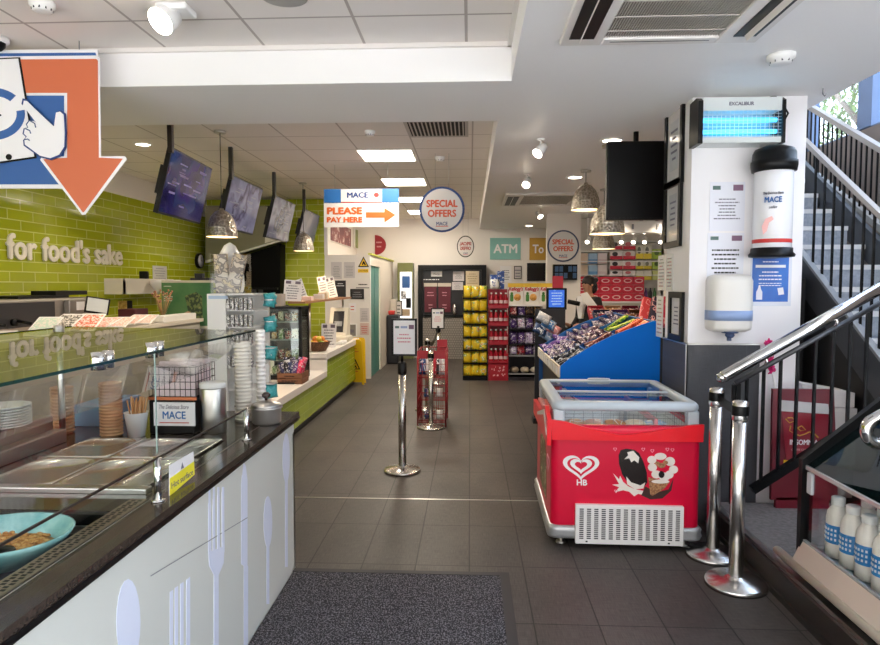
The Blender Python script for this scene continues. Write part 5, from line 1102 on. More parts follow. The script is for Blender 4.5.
for s in (0, 1):
    w = 11 if s == 0 else 15; sx = 1 if s == 0 else -1
    for k_, (dx, ln) in enumerate(((.022, .06), (.008, .07), (-.007, .066), (-.02, .052), (.036, .04))):
        p = Vector(body[w][0]); i0 = len(body)
        q = p+Vector((sx*dx, -.035 if k_ < 4 else -.01, 0)); body += [(tuple(q), .009), (tuple(q+Vector((0, -ln*.55, -.008))), .008), (tuple(q+Vector((0, -ln, -.028))), .007)]
        ed += [(w, i0), (i0, i0+1), (i0+1, i0+2)]
bo = skin('body', body, ed, SKINM, pe)
# face features as part of the head area
b = mb(); b.ball((0, -.098, 1.565), .014, 2, (.8, 1.2, 1.2)); b.build('nose', SKINM, pe, False)
b = mb()
for s in (-1, 1): b.ball((s*.03, -.082, 1.592), .0095, 2)
b.build('eyes', mat('eye_dark', '1A1412', .2), pe, False)
b = mb(); b.ball((0, -.086, 1.525), .02, 2, (1.1, .4, .3)); b.build('mouth', mat('lips', '8C4A46', .5), pe, False)
b = mb()
for s in (-1, 1): b.ball((s*.08, -.005, 1.575), .022, 2, (.4, .8, 1.2))
b.build('ears', SKINM, pe, False)
b = mb(); b.ball((0, .012, 1.612), .097, 3, (.98, 1.0, .95)); b.ball((0, .085, 1.54), .07, 2, (1, .8, 1.3)); b.ball((0, .12, 1.64), .042, 2); b.build('hair', HAIR, pe, False)
jk = [((0, 0, .86), .135), ((0, .01, 1.06), .135), ((0, .01, 1.24), .14), ((0, .015, 1.36), .112), ((0, .012, 1.41), .07), ((.155, .01, 1.365), .07), ((.215, .03, 1.12), .054), ((.175, -.12, .985), .045), ((.135, -.22, 1.02), .036), ((-.155, .01, 1.365), .07), ((-.215, .03, 1.12), .054), ((-.175, -.12, .985), .045), ((-.135, -.22, 1.02), .036)]
skin('jacket', jk, [(0,1),(1,2),(2,3),(3,4),(3,5),(5,6),(6,7),(7,8),(3,9),(9,10),(10,11),(11,12)], JACK, pe)
b = mb(); b.prism([(-.05, 1.42), (.05, 1.42), (.07, 1.30), (.03, 1.12), (-.03, 1.12), (-.07, 1.30)], 'y', -.150, -.11); b.build('white_shirt', PAPER, pe, False)
tr = [((0, 0, .93), .128), ((.092, 0, .84), .098), ((.10, -.005, .48), .068), ((.10, .02, .12), .058), ((-.092, 0, .84), .098), ((-.10, -.005, .48), .068), ((-.10, .02, .12), .058)]
skin('trousers', tr, [(0,1),(1,2),(2,3),(0,4),(4,5),(5,6)], TROU, pe)
for s in (-1, 1):
    b = mb(); b.ball((s*.105, -.06, .04), .05, 2, (.9, 2.3, .8)); b.build('shoe', BLK, pe, False)
ps = thing('held_paper', 'white folded paper held out over the till counter', 'paper', at(590, 318, 8.4))
b = mb(); b.prism(fpoly([(580, 294), (587, 292), (599, 308), (590, 311)], 8.36), 'y', 8.36, 8.364); b.build('sheet', PAPER, ps)
b = mb(); b.box((1.42, 8.28, 0), (2.15, 8.44, 1.05)); tag(b.build('till_desk', mat('desk_dark', '2A2328', .5)), 'dark till desk in front of the person', 'desk')
# ================================================================== BACK SHELVES
YS = 11.2
bs = thing('back_shelving', 'white shelving stacked with biscuit boxes behind the till', 'shelving', (2.7, 11.5, 0))
b = mb(); b.box((1.8, 11.55, 0), (3.7, 11.6, 2.75)); b.build('back', mat('shelf_back', 'DCD8D2', .5), bs)
b = mb()
for z in (.3, .8, 1.285, 1.748, 1.985, 2.155, 2.33): b.box((1.8, YS, z-.015), (3.7, 11.55, z))
b.build('shelf', WPL, bs)
b = mb(); b.box((1.8, YS-.006, 1.265), (3.7, YS, 1.287)); b.build('price_rail', PAPER, bs)
RB = noisy('red_biscuit_print', [(0, 'D0263C'), (.5, 'D0263C'), (.56, 'EFC4C8'), (.62, 'D8364A')], 16, .4, const=True, detail=0, rnd=True)
rp = None
for r_ in range(3):
    for i in range(6):
        loc = (1.96+i*.19, YS+.07, 1.290+.142*(2-r_))
        if rp is None:
            rp = thing('biscuit_box', '', 'biscuit box', loc, group='red biscuit boxes'); b = mb(); b.box((-.092, -.06, 0), (.092, .06, .138), .003); b.build('carton', mat('biscuit_red', 'D42A44', .4), rp, False)
            b = mb(); b.prism(ell(0, .07, .07, .035, 20), 'y', -.0615, -.06); b.build('oval_logo', mat('biscuit_pink', 'F0C8CC', .4), rp, False)
            b = mb(); b.prism([(x*.85, z) for x, z in ell(0, .07, .06, .022, 20)], 'y', -.0622, -.0616); b.build('logo_centre', mat('biscuit_red2', 'C01A34', .4), rp, False); o = rp
        else: o = dup(rp, loc, '')
        o['label'] = f'red biscuit box, {NTH[i]} from the left in the {("top", "middle", "bottom")[r_]} row behind the till'
def shelf_box(px0, py0, px1, py1, label, cols, name='carton', grp='cartons on the upper shelves', disc=None, band=None):
    a, c = at(px0, py0, YS+.02), at(px1, py1, YS+.02)
    t = thing(name, label, 'carton', ((a.x+c.x)/2, YS+.1, c.z), group=grp)
    b = mb(); b.box((a.x+.003, YS+.02, c.z), (c.x-.003, YS+.2, a.z-.004)); b.build('box', mat('cb_'+cols, cols, .45), t)
    h = a.z-c.z; w = c.x-a.x
    if band: b = mb(); b.box((a.x+.003, YS+.018, c.z), (c.x-.003, YS+.02, c.z+h*.4)); b.build('colour_band', mat('cb_'+band, band, .45), t)
    if disc: b = mb(); b.prism(ell((a.x+c.x)/2-w*.1, c.z+h*.62, w*.22, h*.26, 18), 'y', YS+.016, YS+.02); b.build('dark_logo', mat('cb_'+disc, disc, .4), t)
rowsy = [(240, 250, 1), (250.5, 260, 2), (260.5, 270, 3), (270.5, 275.6, 4)]
for r_, (y0, y1) in enumerate(((241, 249.4), (250.8, 259.4), (260.6, 269.2), (270.4, 276))):
    for i, x in enumerate((610, 623)):
        shelf_box(x, y0, x+12.6, y1, f'{("left", "right")[i]} white and red carton in the {ORD[r_]} row of the upper shelves', 'EFE8E6', disc='2A2024' if i == 0 else 'C86A70', band='D02A44' if r_ < 3 else None)
for r_, (y0, y1) in enumerate(((245, 259), (260.6, 269.2), (270.4, 280))):
    for i, x in enumerate((636, 644)):
        shelf_box(x, y0, x+7.7, y1, f'{("left", "right")[i]} pale carton in the {NTH[r_]} row of the yellow banded section', 'E9E7DA', disc='6A6E60' if r_ < 2 else None, band='E8D23A')
for r_, (y0, y1) in enumerate(((249, 259), (260.6, 269.2), (270.4, 280))):
    shelf_box(652.5, y0, 663, y1, f'lime green carton in the {NTH[r_]} row at the shelf end', ('A8C840', 'B4CF50', 'D8DF90')[r_], disc='5A7A2A' if r_ < 2 else None)
for i, (x, c_, nm) in enumerate(((580.5, 'E6D2BC', 'cream'), (588.5, 'A9CBE6', 'pale blue'), (598, 'E8DCDC', 'pale pink'))):
    for r_, (y0, y1) in enumerate(((253, 263.5), (265, 275.8))):
        shelf_box(x, y0, x+(7.4 if i == 0 else 9), y1, f'{nm} carton in the {("upper", "lower")[r_]} pair left of the red cartons', c_, band=(None, '6AA0D0', 'D8C4C8')[i])
for i in range(9):
    x = 2.9+.075*i; nm, c_ = (('green', '3E7A44'), ('white', 'E6E6E6'), ('purple', '6E4A8C'), ('dark', '2E2A30'))[i % 4]
    if x > 3.6: break
    b = mb(); b.lathe([(.028, 0), (.03, .01), (.03, .15), (.012, .2), (.012, .23)], (x, YS+.08, 1.29), 12); tag(b.build('bottle', mat('sb_'+nm, c_, .3)), f'{nm} bottle, {NTH[i]} from the left beside the red biscuit boxes', 'bottle', 'bottles beside the red biscuit boxes')
pr_ = thing('white_wall_unit', 'long white wall unit mounted high behind the black screen', 'air unit', at(650, 232, 10.0))
b = mb(); a, c = at(622, 221, 10), at(664, 233, 10); b.box((a.x, 10.0, c.z), (c.x+.3, 10.25, a.z), .02); b.build('casing', WPL, pr_)
b = mb()
for x in (632, 657): q0, q1 = at(x, 224, 9.98), at(x+2, 229, 9.98); b.box((q0.x, 9.985, q1.z), (q1.x, 10.0, q0.z))
b.build('bracket', GREY, pr_)
b = mb(); b.box((a.x+.3, 10.1, a.z), (a.x+.34, 10.14, 2.77)); b.box((c.x-.1, 10.1, a.z), (c.x-.06, 10.14, 2.77)); b.build('hanger', GREY, pr_)
# ================================================================== ICE CREAM FREEZER
fz = thing('ice_cream_freezer', 'red ice cream chest freezer with sliding glass lid', 'freezer', (.487, 3.79, 0), -.018)
W, D = .875, .98
FZL = mat('freezer_liner', 'E4E6E6', .4)
def ringverts(b, x0, y0, x1, y1, r, z): return [b.bm.verts.new((p[0], p[1], z)) for p in rrect(x0, y0, x1, y1, r, 5)]
b = mb()
o_ = [ringverts(b, 0, 0, W, D, .05, z) for z in (.11, .15, .71, .735)]
i_ = [ringverts(b, .06, .06, W-.06, D-.06, .03, z) for z in (.735, .735, .42)]
b._skin(o_, False, 0)
b._skin([o_[-1], i_[0]], False, 0); b._skin(i_[1:], False, 1)
b._fin([b.bm.faces.new(i_[-1])], 1); b._fin([b.bm.faces.new(o_[0][::-1])], 0)
b.build('body', [RED, FZL], fz, False)
def fl(px, py): p = at(px, py, 3.785); return (p.x-.487, p.z)
# front fascia with a shallow v
fv = [(.0, .60), (W, .60), (W+.004, .758), (.80, .752), (.60, .715), (.44, .69), (.39, .69), (.24, .72), (.08, .765), (-.004, .775)]
b = mb(); b.prism([(0, .655), (W, .655)]+fv[2:], 'y', -.022, -.002); b.build('front_fascia', mat('fascia_red', 'F01024', .3, spec=.35, coat=.12), fz, False)
b = mb(); b.prism([(-.02, .60), (-.02, .775), (.10, .80), (.55, .72), (.98, .70), (.98, .60)], 'x', -.03, -.004, M=None) if False else b.prism([(-.02, .62), (-.02, .775), (.12, .83), (.16, .83), (.45, .735), (.98, .72), (.98, .62)], 'x', -.028, -.003); b.build('side_fascia', mat('fascia_red', 'EE1226'), fz, False)
b = mb(); b.prism([(.0, .70), (.14, .80), (.17, .80), (.6, .70), (.6, .68), (.16, .77), (.0, .68)], 'x', -.034, -.027); b.build('side_trim', mat('trim_white', 'DCD8D4', .4), fz, False)
# grey glazed top frame
FG = mat('frame_grey', 'BCC6CE', .35)
b = mb()
o_ = [ringverts(b, .012+k, .012+k, W-.012-k, D-.012-k, .055, z) for k, z in ((.0, .825), (-.006, .84), (-.004, .862), (.006, .874), (.03, .878))]
i_ = [ringverts(b, .075, .075, W-.075, D-.075, .02, z) for z in (.876, .85)] + [ringverts(b, .055, .055, W-.055, D-.055, .02, .825)]
b._skin(o_+i_, False); b._skin([i_[-1], o_[0]], False)
for x in (.012, W-.08):
    for y in (.012, D-.08): b.box((x, y, .737), (x+.068, y+.068, .83), .012)
b.build('top_frame', FG, fz, False)
b = mb(); b.box((.08, .018, .737), (W-.08, .022, .826)); b.build('front_window', CLEAR2, fz, False)
for s in (.018, W-.022):
    b = mb(); b.box((s, .08, .737), (s+.004, D-.08, .826)); b.build('side_window', CLEAR2, fz, False)
LIDG = glass('lid_glass', 'EAF4F6', 1.6)
for nm, y0, y1, z in (('rear', .44, .905, .868), ('front', .075, .52, .858)):
    b = mb(); b.quad([(.078, y0, z), (W-.078, y0, z), (W-.078, y1, z), (.078, y1, z)]); g = b.build('sliding_lid', LIDG, fz, False)
    b = mb()
    b.box((.076, y0, z-.006), (W-.076, y0+.018, z+.006)); b.box((.076, y1-.018, z-.006), (W-.076, y1, z+.006)); b.build('lid_frame', FG, g, False)
b = mb(); b.tube([(.44+.075*cos(a), D-.055+.02*sin(a), .882) for a in [i*2*pi/20 for i in range(20)]], .007, 6, closed=True); b.build('lid_handle', LGREY, fz, False)
# bumper and feet
b = mb()
o_ = [ringverts(b, -k, -k, W+k, D+k, .06, z) for k, z in ((.004, .055), (.016, .06), (.022, .08), (.016, .1), (.02, .118), (.006, .135))]
b._skin(o_, True); b.build('bumper', mat('bumper_silver', 'B4B6B8', .3, .5), fz, False)
for x in (.07, W-.07):
    for y in (.07, D-.07):
        b = mb(); b.cyl((x, y, 0), (x, y, .012), .03); b.cyl((x, y, .012), (x, y, .058), .016); b.build('foot', STEEL, fz, False)
gx0, gz1 = fl(575, 503); gx1, gz0 = fl(681, 548)
gz0 = .035; b = mb(); b.box((gx0, -.034, gz0), (gx1, -.002, gz1), .004); b.build('vent_panel', WPL, fz, False)
b = mb()
for i in range(14):
    for j in range(16):
        x = gx0+.035+i*(gx1-gx0-.07)/13; z = gz0+.035+j*(gz1-gz0-.06)/15; b.box((x-.012, -.0352, z-.0032), (x+.012, -.034, z+.0032))
for s in (gx0+.06, gx1-.09): b.box((s, -.0352, gz0+.012), (s+.012, -.034, gz0+.02))
b.build('vent_slots', mat('slot_dark', '2A2A2C', .5), fz, False)
# heart emblem and letters
def heart(c, s, sy, n=48, t0=0, t1=2*pi): return [(c[0]+s*16*sin(t)**3/16, c[1]+sy*(13*cos(t)-5*cos(2*t)-2*cos(3*t)-cos(4*t))/13) for t in [t0+(t1-t0)*i/n for i in range(n+1)]]
hc_ = fl(581, 466); b = mb()
def hband(s0, s1, t0, t1, dx=0, dz=0):
    A = heart((hc_[0]+dx, hc_[1]+dz), .107*s0, .068*s0, 60, t0, t1); B = heart((hc_[0]+dx*1, hc_[1]+dz), .107*s1, .068*s1, 60, t0, t1)
    for k in range(60): b.prism([A[k], A[k+1], B[k+1], B[k]], 'y', -.0035, -.0008)
hband(1, .76, .0, 2*pi*.985); hband(.60, .34, .55, 2*pi-.0, 0, .004)
b.build('heart_emblem', WPL, fz, False)
q = fl(582, 482.5); lettering('HB', (q[0], -.0008, q[1]), .062, .036, '-y', WPL, fz, .002, .03, world=False)
# printed ice creams
DKB = mat('choc_print', '1C100E', .25); CRM = mat('cream_print', 'EFE6DC', .4); CONE = noisy('cone_print', [(.4, '8A5A3A'), (.6, 'B98A5E')], 90, .4); BRN = mat('brown_print', '3A1E18', .4)
def fp(b, pts, y0, y1, mi=None): b.prism([fl(*p) for p in pts], 'y', y0, y1, mi)
b = mb(); fp(b, [(613, 473), (619, 479), (620, 475.5), (623, 481.5), (628, 486), (635, 489), (643, 490.5), (645, 495), (638, 493.5), (634, 496), (629, 491.5), (623, 490), (615, 492), (619, 487), (612, 484.5), (619, 484)], -.0015, -.0008)
fp(b, [(645, 486), (656, 492), (668, 489), (673, 478), (671, 490), (662, 498), (650, 499), (641, 495)], -.0017, -.0008, 1); b.build('splash_print', [CRM, BRN], fz, False)
M_ = [(620.5, 450), (626, 448.5), (634, 449.5), (639, 453), (643, 461), (646.5, 472), (647, 482), (643, 488), (636, 488), (628, 483), (622, 474), (619, 464), (618.5, 455)]
b = mb(); fp(b, M_, -.003, -.0008); b.build('choc_bar_print', DKB, fz, False)
b = mb(); fp(b, [(627, 452), (633, 450.5), (636, 454), (639, 457), (638, 463), (634, 460), (631, 462), (629, 458), (624, 459), (628, 455)], -.0036, -.003); fp(b, [(626, 476), (631, 482), (640, 485), (645, 482), (643, 488), (635, 489), (627, 484)], -.0036, -.003); b.build('cream_patch_print', CRM, fz, False)
b = mb(); fp(b, [(648, 477), (669, 481.5), (664, 488), (652, 495.5), (650, 494)], -.0032, -.0008); b.build('cone_print', CONE, fz, False)
b = mb()
for cx, cy, rx, ry in ((660, 456, 6, 3.5), (669.5, 461, 5, 4.5), (673, 469, 4.5, 4), (651.5, 459.5, 4.5, 4), (652, 467, 4.5, 4), (656, 474, 5, 4), (664, 476, 6, 4), (669, 474, 4, 4), (660, 481, 9, 2)): fp(b, e2(cx, cy, rx, ry, 16), -.0042-.0002*(cx % 3), -.0008)
b.build('cream_petal_print', CRM, fz, False)
b = mb()
for cx, cy, rx, ry in ((661, 465, 4, 2.5), (665, 462, 2.5, 2), (657, 463, 2.5, 2)): fp(b, e2(cx, cy, rx, ry, 12), -.0052, -.0008, 0)
fp(b, e2(661, 474, 3, 3.5, 12), -.0052, -.0008, 1); b.build('topping_print', [CONE, DKB], fz, False)
for p in ((615, 449), (643, 449), (652, 450.5), (667, 449), (672, 449.5), (616, 491)):
    A = heart(fl(*p), .011, .010, 16)[:-1]; B = [(fl(*p)[0]+(x-fl(*p)[0])*.6, fl(*p)[1]+(z-fl(*p)[1])*.6) for x, z in A]
    b = mb()
    for k in range(16): b.prism([A[k], A[(k+1) % 16], B[(k+1) % 16], B[k]], 'y', -.0016, -.0008)
    b.build('small_heart_print', mat('pink_print', 'F2A4B2', .4), fz, False)
# left side print
b = mb(); b.prism([(.25, .2), (.7, .22), (.68, .52), (.45, .6), (.3, .5)], 'x', -.0025, -.0005); b.build('side_print', noisy('side_art', [(.35, '7A5A3A'), (.5, '5E6E34'), (.6, 'D8C8A8'), (.7, 'A02434')], 14, .4, const=True), fz, False)
b = mb()
A = heart((.16, .47), .07, .05, 30); B = heart((.16, .47), .05, .035, 30)
for k in range(30): b.prism([A[k], A[k+1], B[k+1], B[k]], 'x', -.0025, -.0005)
b.build('side_heart_emblem', mat('pink_print', 'F2A4B2'), fz, False)
# basket and ice creams
bk = thing('freezer_basket', 'grey wire basket inside the front of the freezer', 'basket', (.487, 3.79, .43), -.018)
b = mb(); gx = [.08+i*(W-.16)/24 for i in range(25)][::2]
def wseg(b, p, q, r=.0011): b.cyl(p, q, r, seg=5)
for x in gx:
    wseg(b, (x, .08, .04), (x, .08, .365)); wseg(b, (x, .46, .04), (x, .46, .365)); wseg(b, (x, .08, .04), (x, .46, .04))
for z in (.04, .1, .16, .22, .28, .34, .365):
    b.tube([(.08, .08, z), (W-.08, .08, z), (W-.08, .46, z), (.08, .46, z)], .0014, 5, closed=True)
for i in range(9): y = .08+.38*i/8; wseg(b, (.08, y, .04), (.08, y, .365)); wseg(b, (W-.08, y, .04), (W-.08, y, .365))
b.build('wire_mesh', mat('basket_grey', '8E9096', .35, .6), bk, False)
rl = mb().box((.62, .07, .30), (.64, .9, .34), .004).build('pink_divider', mat('pink_rail', 'D88A94', .4), bk, False)
b = mb(); b.box((.62, .88, 0), (.64, .9, .30)); b.build('divider_leg', LGREY, bk, False)
icm = [('tan', 'D8A988'), ('pink', 'E0B0A4'), ('caramel', 'C98A5C'), ('cream', 'EAD8C4'), ('blue', 'A9C6E4')]
for i in range(12):
    nm, c_ = icm[i % 5] if i < 10 else icm[4]
    x, y = (.16+(i % 5)*.12, .14+.14*(i//5)) if i < 10 else (.2+.3*(i-10), .65)
    zz = .745 if i < 5 else .70
    o = mb().pillow(.15, .09, .05, Matrix.Rotation(pi/2-.15, 4, 'X') @ Matrix.Rotation(random.uniform(-.5, .5), 4, 'Y')).build('ice_cream_packet', printed('ice_'+nm, [c_, c_, 'F0E8E2', c_], 18), None, False)
    o.location = (.487+x, 3.79+y, zz-.02 if i < 10 else .5)
    tag(o, f'{nm} ice cream packet, {NTH[i % 5]} from the left in the {("front", "second", "rear")[i//5]} row inside the freezer', 'ice cream', 'ice creams in the freezer')
for i in range(10):
    x, y = .14+(i % 5)*.15, .60+.2*(i//5)
    o = mb().box((-.065, -.085, 0), (.065, .085, .12), .006).build('ice_cream_carton', printed('icc_%d' % (i % 3), [('6FA8D8', 'D9DEE6', '3E6EA8')[i % 3], 'E9EEF2', '5A86B8'], 14), None, False)
    o.location = (.487+x, 3.79+y, .425); tag(o, f'ice cream carton, {NTH[i % 5]} from the left in the {("middle", "rear")[i//5]} freezer row', 'ice cream', 'cartons in the freezer')
# ================================================================== PILLAR FITTINGS
PYF = PY0-.0005
ik = thing('insect_killer', 'white electric insect killer with blue tubes high on the pillar', 'insect killer', (1.67, 4.15, 2.44))
x0, x1, z0, z1 = 1.405, 1.935, 2.45, 2.725; yb, yf = 4.249, 4.10
IKM = mat('ik_white', 'D6DCDC', .35)
b = mb(); b.box((x0+.03, yf+.04, z0), (x1-.02, yb, z0+.04)); b.box((x0+.03, yf+.02, z1-.075), (x1-.02, yb, z1)); b.box((x0+.03, yb-.02, z0+.04), (x1-.02, yb, z1-.075)); b.box((x0+.03, yf, z0-.0), (x1-.02, yf+.04, z0+.035)); b.box((x0+.03, yf, z1-.08), (x1-.02, yf+.02, z1)); b.build('casing', IKM, ik)
for xa, xb_ in ((x0, x0+.03), (x1-.02, x1)):
    b = mb(); b.prism([(yf-.01, z0-.005), (yb, z0-.005), (yb, z1), (yf+.03, z1+.005), (yf-.01, z1-.02)], 'x', xa, xb_); b.build('end_cap', BLK, ik)
UV = mat('uv_tube', '7FD0F0', .3, emit=('3FBCF4', 2.0))
for z in (2.53, 2.60):
    b = mb(); b.cyl((x0+.035, yf+.06, z), (x1-.025, yf+.06, z), .014, seg=14); b.build('blue_tube', UV, ik)
b = mb(); b.box((x0+.03, yb-.026, z0+.04), (x1-.02, yb-.02, z1-.08)); b.build('reflector', mat('reflector', '8FD2E8', .25, .4), ik)
b = mb()
for i in range(9): z = z0+.04+i*.0195; b.cyl((x0+.03, yf+.006, z), (x1-.02, yf+.006, z), .0014, seg=5)
for i in range(19): x = x0+.04+i*.0265; b.cyl((x, yf+.003, z0+.03), (x, yf+.003, z1-.075), .0014, seg=5)
b.build('guard_wires', WPL, ik)
lettering('EXCALIBUR', ((x0+x1)/2+.0, yf-.001, z1-.038), .15, .022, '-y', INK, ik, .002, .03)
b = mb(); b.tube([(x1, yf+.06, 2.66), (x1+.03, yf+.06, 2.665), (x1+.045, yf+.06, 2.64), (x1+.03, yf+.06, 2.61), (x1, yf+.06, 2.605)], .006, 6); b.box((x1-.07, yf+.05, z1+.004), (x1-.03, yf+.12, z1+.02), .004); b.build('cord', BLK, ik)
dp = thing('cup_dispenser', 'tall white and black branded cup dispenser on the pillar', 'dispenser', (1.89, 4.12, 1.75))
cx, cy = 1.888, 4.125
b = mb(); b.lathe([(.108, 1.795), (.112, 1.80), (.112, 2.285), (.108, 2.29)], (cx, cy, 0), 32); b.build('body', mat('disp_white', 'F0F0F4', .25), dp)
b = mb(); b.lathe([(.1125, 1.83), (.1135, 1.832), (.1135, 1.852), (.1125, 1.854)], (cx, cy, 0), 32, caps=False); b.build('red_band', REDP, dp)
b = mb(); b.lathe([(.115, 2.27), (.128, 2.275), (.134, 2.31), (.134, 2.335), (.126, 2.34), (.124, 2.385), (.112, 2.41), (.06, 2.43), (.004, 2.433)], (cx, cy, 0), 32); b.build('lid', BLK, dp)
b = mb(); b.lathe([(.09, 1.74), (.13, 1.745), (.134, 1.76), (.12, 1.775), (.12, 1.80), (.11, 1.802)], (cx, cy, 0), 32); b.build('base_ring', BLK, dp)
b = mb(); b.box((cx-.04, cy+.09, 1.76), (cx+.06, PYF, 2.35), .004); b.build('wall_bracket', BLK, dp)
RD = Matrix.Rotation(radians(-24), 3, 'Z') @ Matrix(((1,0,0),(0,0,-1),(0,1,0)))
def dpos(z, r=.1125): return (cx-r*sin(radians(24)), cy-r*cos(radians(24)), z)
lettering('MACE', dpos(2.09), .095, .034, None, BLUP, dp, .012, .03, R=RD)
lettering('The Delicious Store', dpos(2.13, .110), .11, .016, None, INK, dp, .014, 0, shear=.3, R=RD)
lettering('coffee', dpos(2.045), .045, .016, None, INK, dp, .008, 0, shear=.3, R=RD)
b = mb(); b.prism([(-.05, 1.88), (-.058, 1.93), (-.04, 1.975), (-.005, 1.99), (.005, 1.97), (-.02, 1.95), (-.03, 1.90)], 'y', -.1135, -.08, M=Matrix.Translation((cx, cy, 0)) @ Matrix.Rotation(radians(-24), 4, 'Z')); b.build('pink_swoosh', mat('swoosh', 'F0B8B4', .4), dp)
bp_ = thing('poster', 'blue product poster in a clear sleeve below the cup dispenser', 'poster', (1.94, PYF, 1.45))
b = mb(); b.box((1.815, PYF-.004, 1.435), (2.075, PYF, 1.755)); b.build('sleeve', mat('sleeve_pale', 'DDE2EC', .2), bp_)
b = mb(); b.box((1.825, PYF-.005, 1.462), (2.055, PYF-.004, 1.75)); b.build('blue_sheet', noisy('blue_poster', [(.3, '1C4FA8'), (.7, '2E78D2')], 5, .35), bp_)
b = mb(); b.box((1.845, PYF-.0056, 1.682), (2.035, PYF-.005, 1.70), mi=0); scribble(b, 1.86, 2.02, 1.595, 1.665, 3, PYF-.005, 4); scribble(b, 1.88, 2.0, 1.71, 1.73, 1, PYF-.005, 5); scribble(b, 1.86, 2.02, 1.56, 1.588, 2, PYF-.005, 6); b.build('printed_text', PAPER, bp_)
b = mb(); b.prism([(1.853, 1.475), (1.892, 1.475), (1.892, 1.525), (1.882, 1.545), (1.878, 1.565), (1.867, 1.565), (1.863, 1.545), (1.853, 1.525)], 'y', PYF-.0058, PYF-.005); b.prism([(1.995, 1.505), (2.03, 1.51), (2.022, 1.555), (1.987, 1.55)], 'y', PYF-.0058, PYF-.005); b.build('product_picture', mat('bottle_print', 'E8E6EE', .4), bp_)
notice(710, 182, 744, 231, PYF, 'upper white notice sheet on the pillar beside the dispenser', m=mat('notice_blueish', 'E6E8F2', .35), lines=7, logos=True, seed=21, txt=(.22, .68), d=.003)
notice(707.5, 233, 743, 277, PYF, 'lower white notice sheet on the pillar above the towel dispenser', m=mat('notice_blueish', 'E6E8F2', .35), lines=6, logos=True, seed=22, ink=BLK, txt=(.05, .66), d=.003)
td = thing('towel_dispenser', 'white paper towel dispenser with blue band on the pillar', 'dispenser', (1.66, 4.15, 1.22))
def dshape(x0, x1, yb, d, n=14): 
    xm = (x0+x1)/2; r = (x1-x0)/2; return [(x1, yb), (x0, yb)]+[(xm-r*cos(pi*i/n) if True else 0, yb-d*(.45+.55*sin(pi*i/n)**.7)) for i in range(n+1)]
def dring(b, ins, z, d=.155): return [b.bm.verts.new((p[0], p[1], z)) for p in dshape(1.532+ins, 1.796-ins, PYF, d-ins)]
b = mb(); b._skin([dring(b, .03, 1.272), dring(b, .006, 1.285), dring(b, .0, 1.30), dring(b, 0, 1.595), dring(b, .01, 1.625), dring(b, .05, 1.638)], True); b.build('cover', mat('towel_cover', 'E9E6E0', .35), td)
b = mb(); b._skin([dring(b, -.002, 1.345, .157), dring(b, -.002, 1.408, .157)], True); b.build('blue_band', mat('pale_blue_band', '8FA6D0', .3), td)
b = mb(); b.lathe([(.05, 1.265), (.05, 1.275)], (1.655, 4.15, 0)); b.lathe([(.018, 1.235), (.03, 1.25), (.022, 1.27)], (1.655, 4.15, 0)); b.box((1.64, 4.14, 1.215), (1.662, 4.16, 1.24)); b.build('nozzle', mat('nozzle_blue', '3E4E74', .4), td)
# frames on the left face
def leftframe(pts, label, m, frame=BLK, glassy=True):
    P = xpoly(pts, PX0); ys = [p[0] for p in P]; zs = [p[1] for p in P]; y0, y1, z0, z1 = min(ys), max(ys), min(zs), max(zs); y1 = min(y1, 4.98)
    t = thing('picture_frame', label, 'frame', (PX0, (y0+y1)/2, z0)); f = .042
    X = PX0-.0005; b = mb(); b.box((X-.022, y0, z0), (X, y0+f, z1)); b.box((X-.022, y1-f, z0), (X, y1, z1)); b.box((X-.022, y0+f, z0), (X, y1-f, z0+f)); b.box((X-.022, y0+f, z1-f), (X, y1-f, z1)); b.build('frame', frame, t)
    b = mb(); b.box((X-.008, y0+f, z0+f), (X, y1-f, z1-f)); b.build('mount', mat('mount_grey', 'D8D6D6', .15), t)
    h, w = z1-z0, y1-y0; b = mb(); b.box((X-.0095, y0+w*.28, z0+h*.2), (X-.008, y1-w*.25, z0+h*.8)); b.build('print', m, t)
    b = mb(); scribble(b, y0+w*.32, y1-w*.3, z0+h*.3, z0+h*.72, 5, X-.011, int(h*100), 'x'); b.build('printed_text', INK, t)
    return t
leftframe([(668, 112), (684.5, 104), (684, 182), (668, 180)], 'top black framed certificate on the left face of the pillar', mat('cert', 'C9CCD0', .2))
leftframe([(667, 185), (683, 183), (682, 246), (666, 246)], 'second black framed certificate below the top one on the pillar', mat('cert2', 'C2C4C8', .2))
leftframe([(671.5, 292), (684.5, 292), (684, 340), (672, 339)], 'lowest small black framed certificate above the pillar dado', mat('cert3', 'DADADF', .2))
X = PX0-.0005
for i, (ya, yb_, za, zb, nm) in enumerate(((4.58, 4.73, 1.53, 1.79, 'upper right'), (4.76, 4.93, 1.53, 1.79, 'upper left'), (4.79, 4.95, 1.18, 1.49, 'lower left'))):
    t = thing('printed_chart', f'{nm} printed chart in a clear sleeve on the pillar side', 'notice', (X, (ya+yb_)/2, za))
    b = mb(); b.box((X-.004, ya, za), (X, yb_, zb)); b.build('sheet', mat('chart_sheet', 'D9D9D6', .3), t)
    b = mb(); scribble(b, ya+.015, yb_-.015, za+.02, zb-.02, 9, X-.0055, 30+i, 'x'); b.build('printed_text', printed('chart_print', ['8A9A9A', 'C98A80', '8A8AA0', '9AA888'], 20), t)
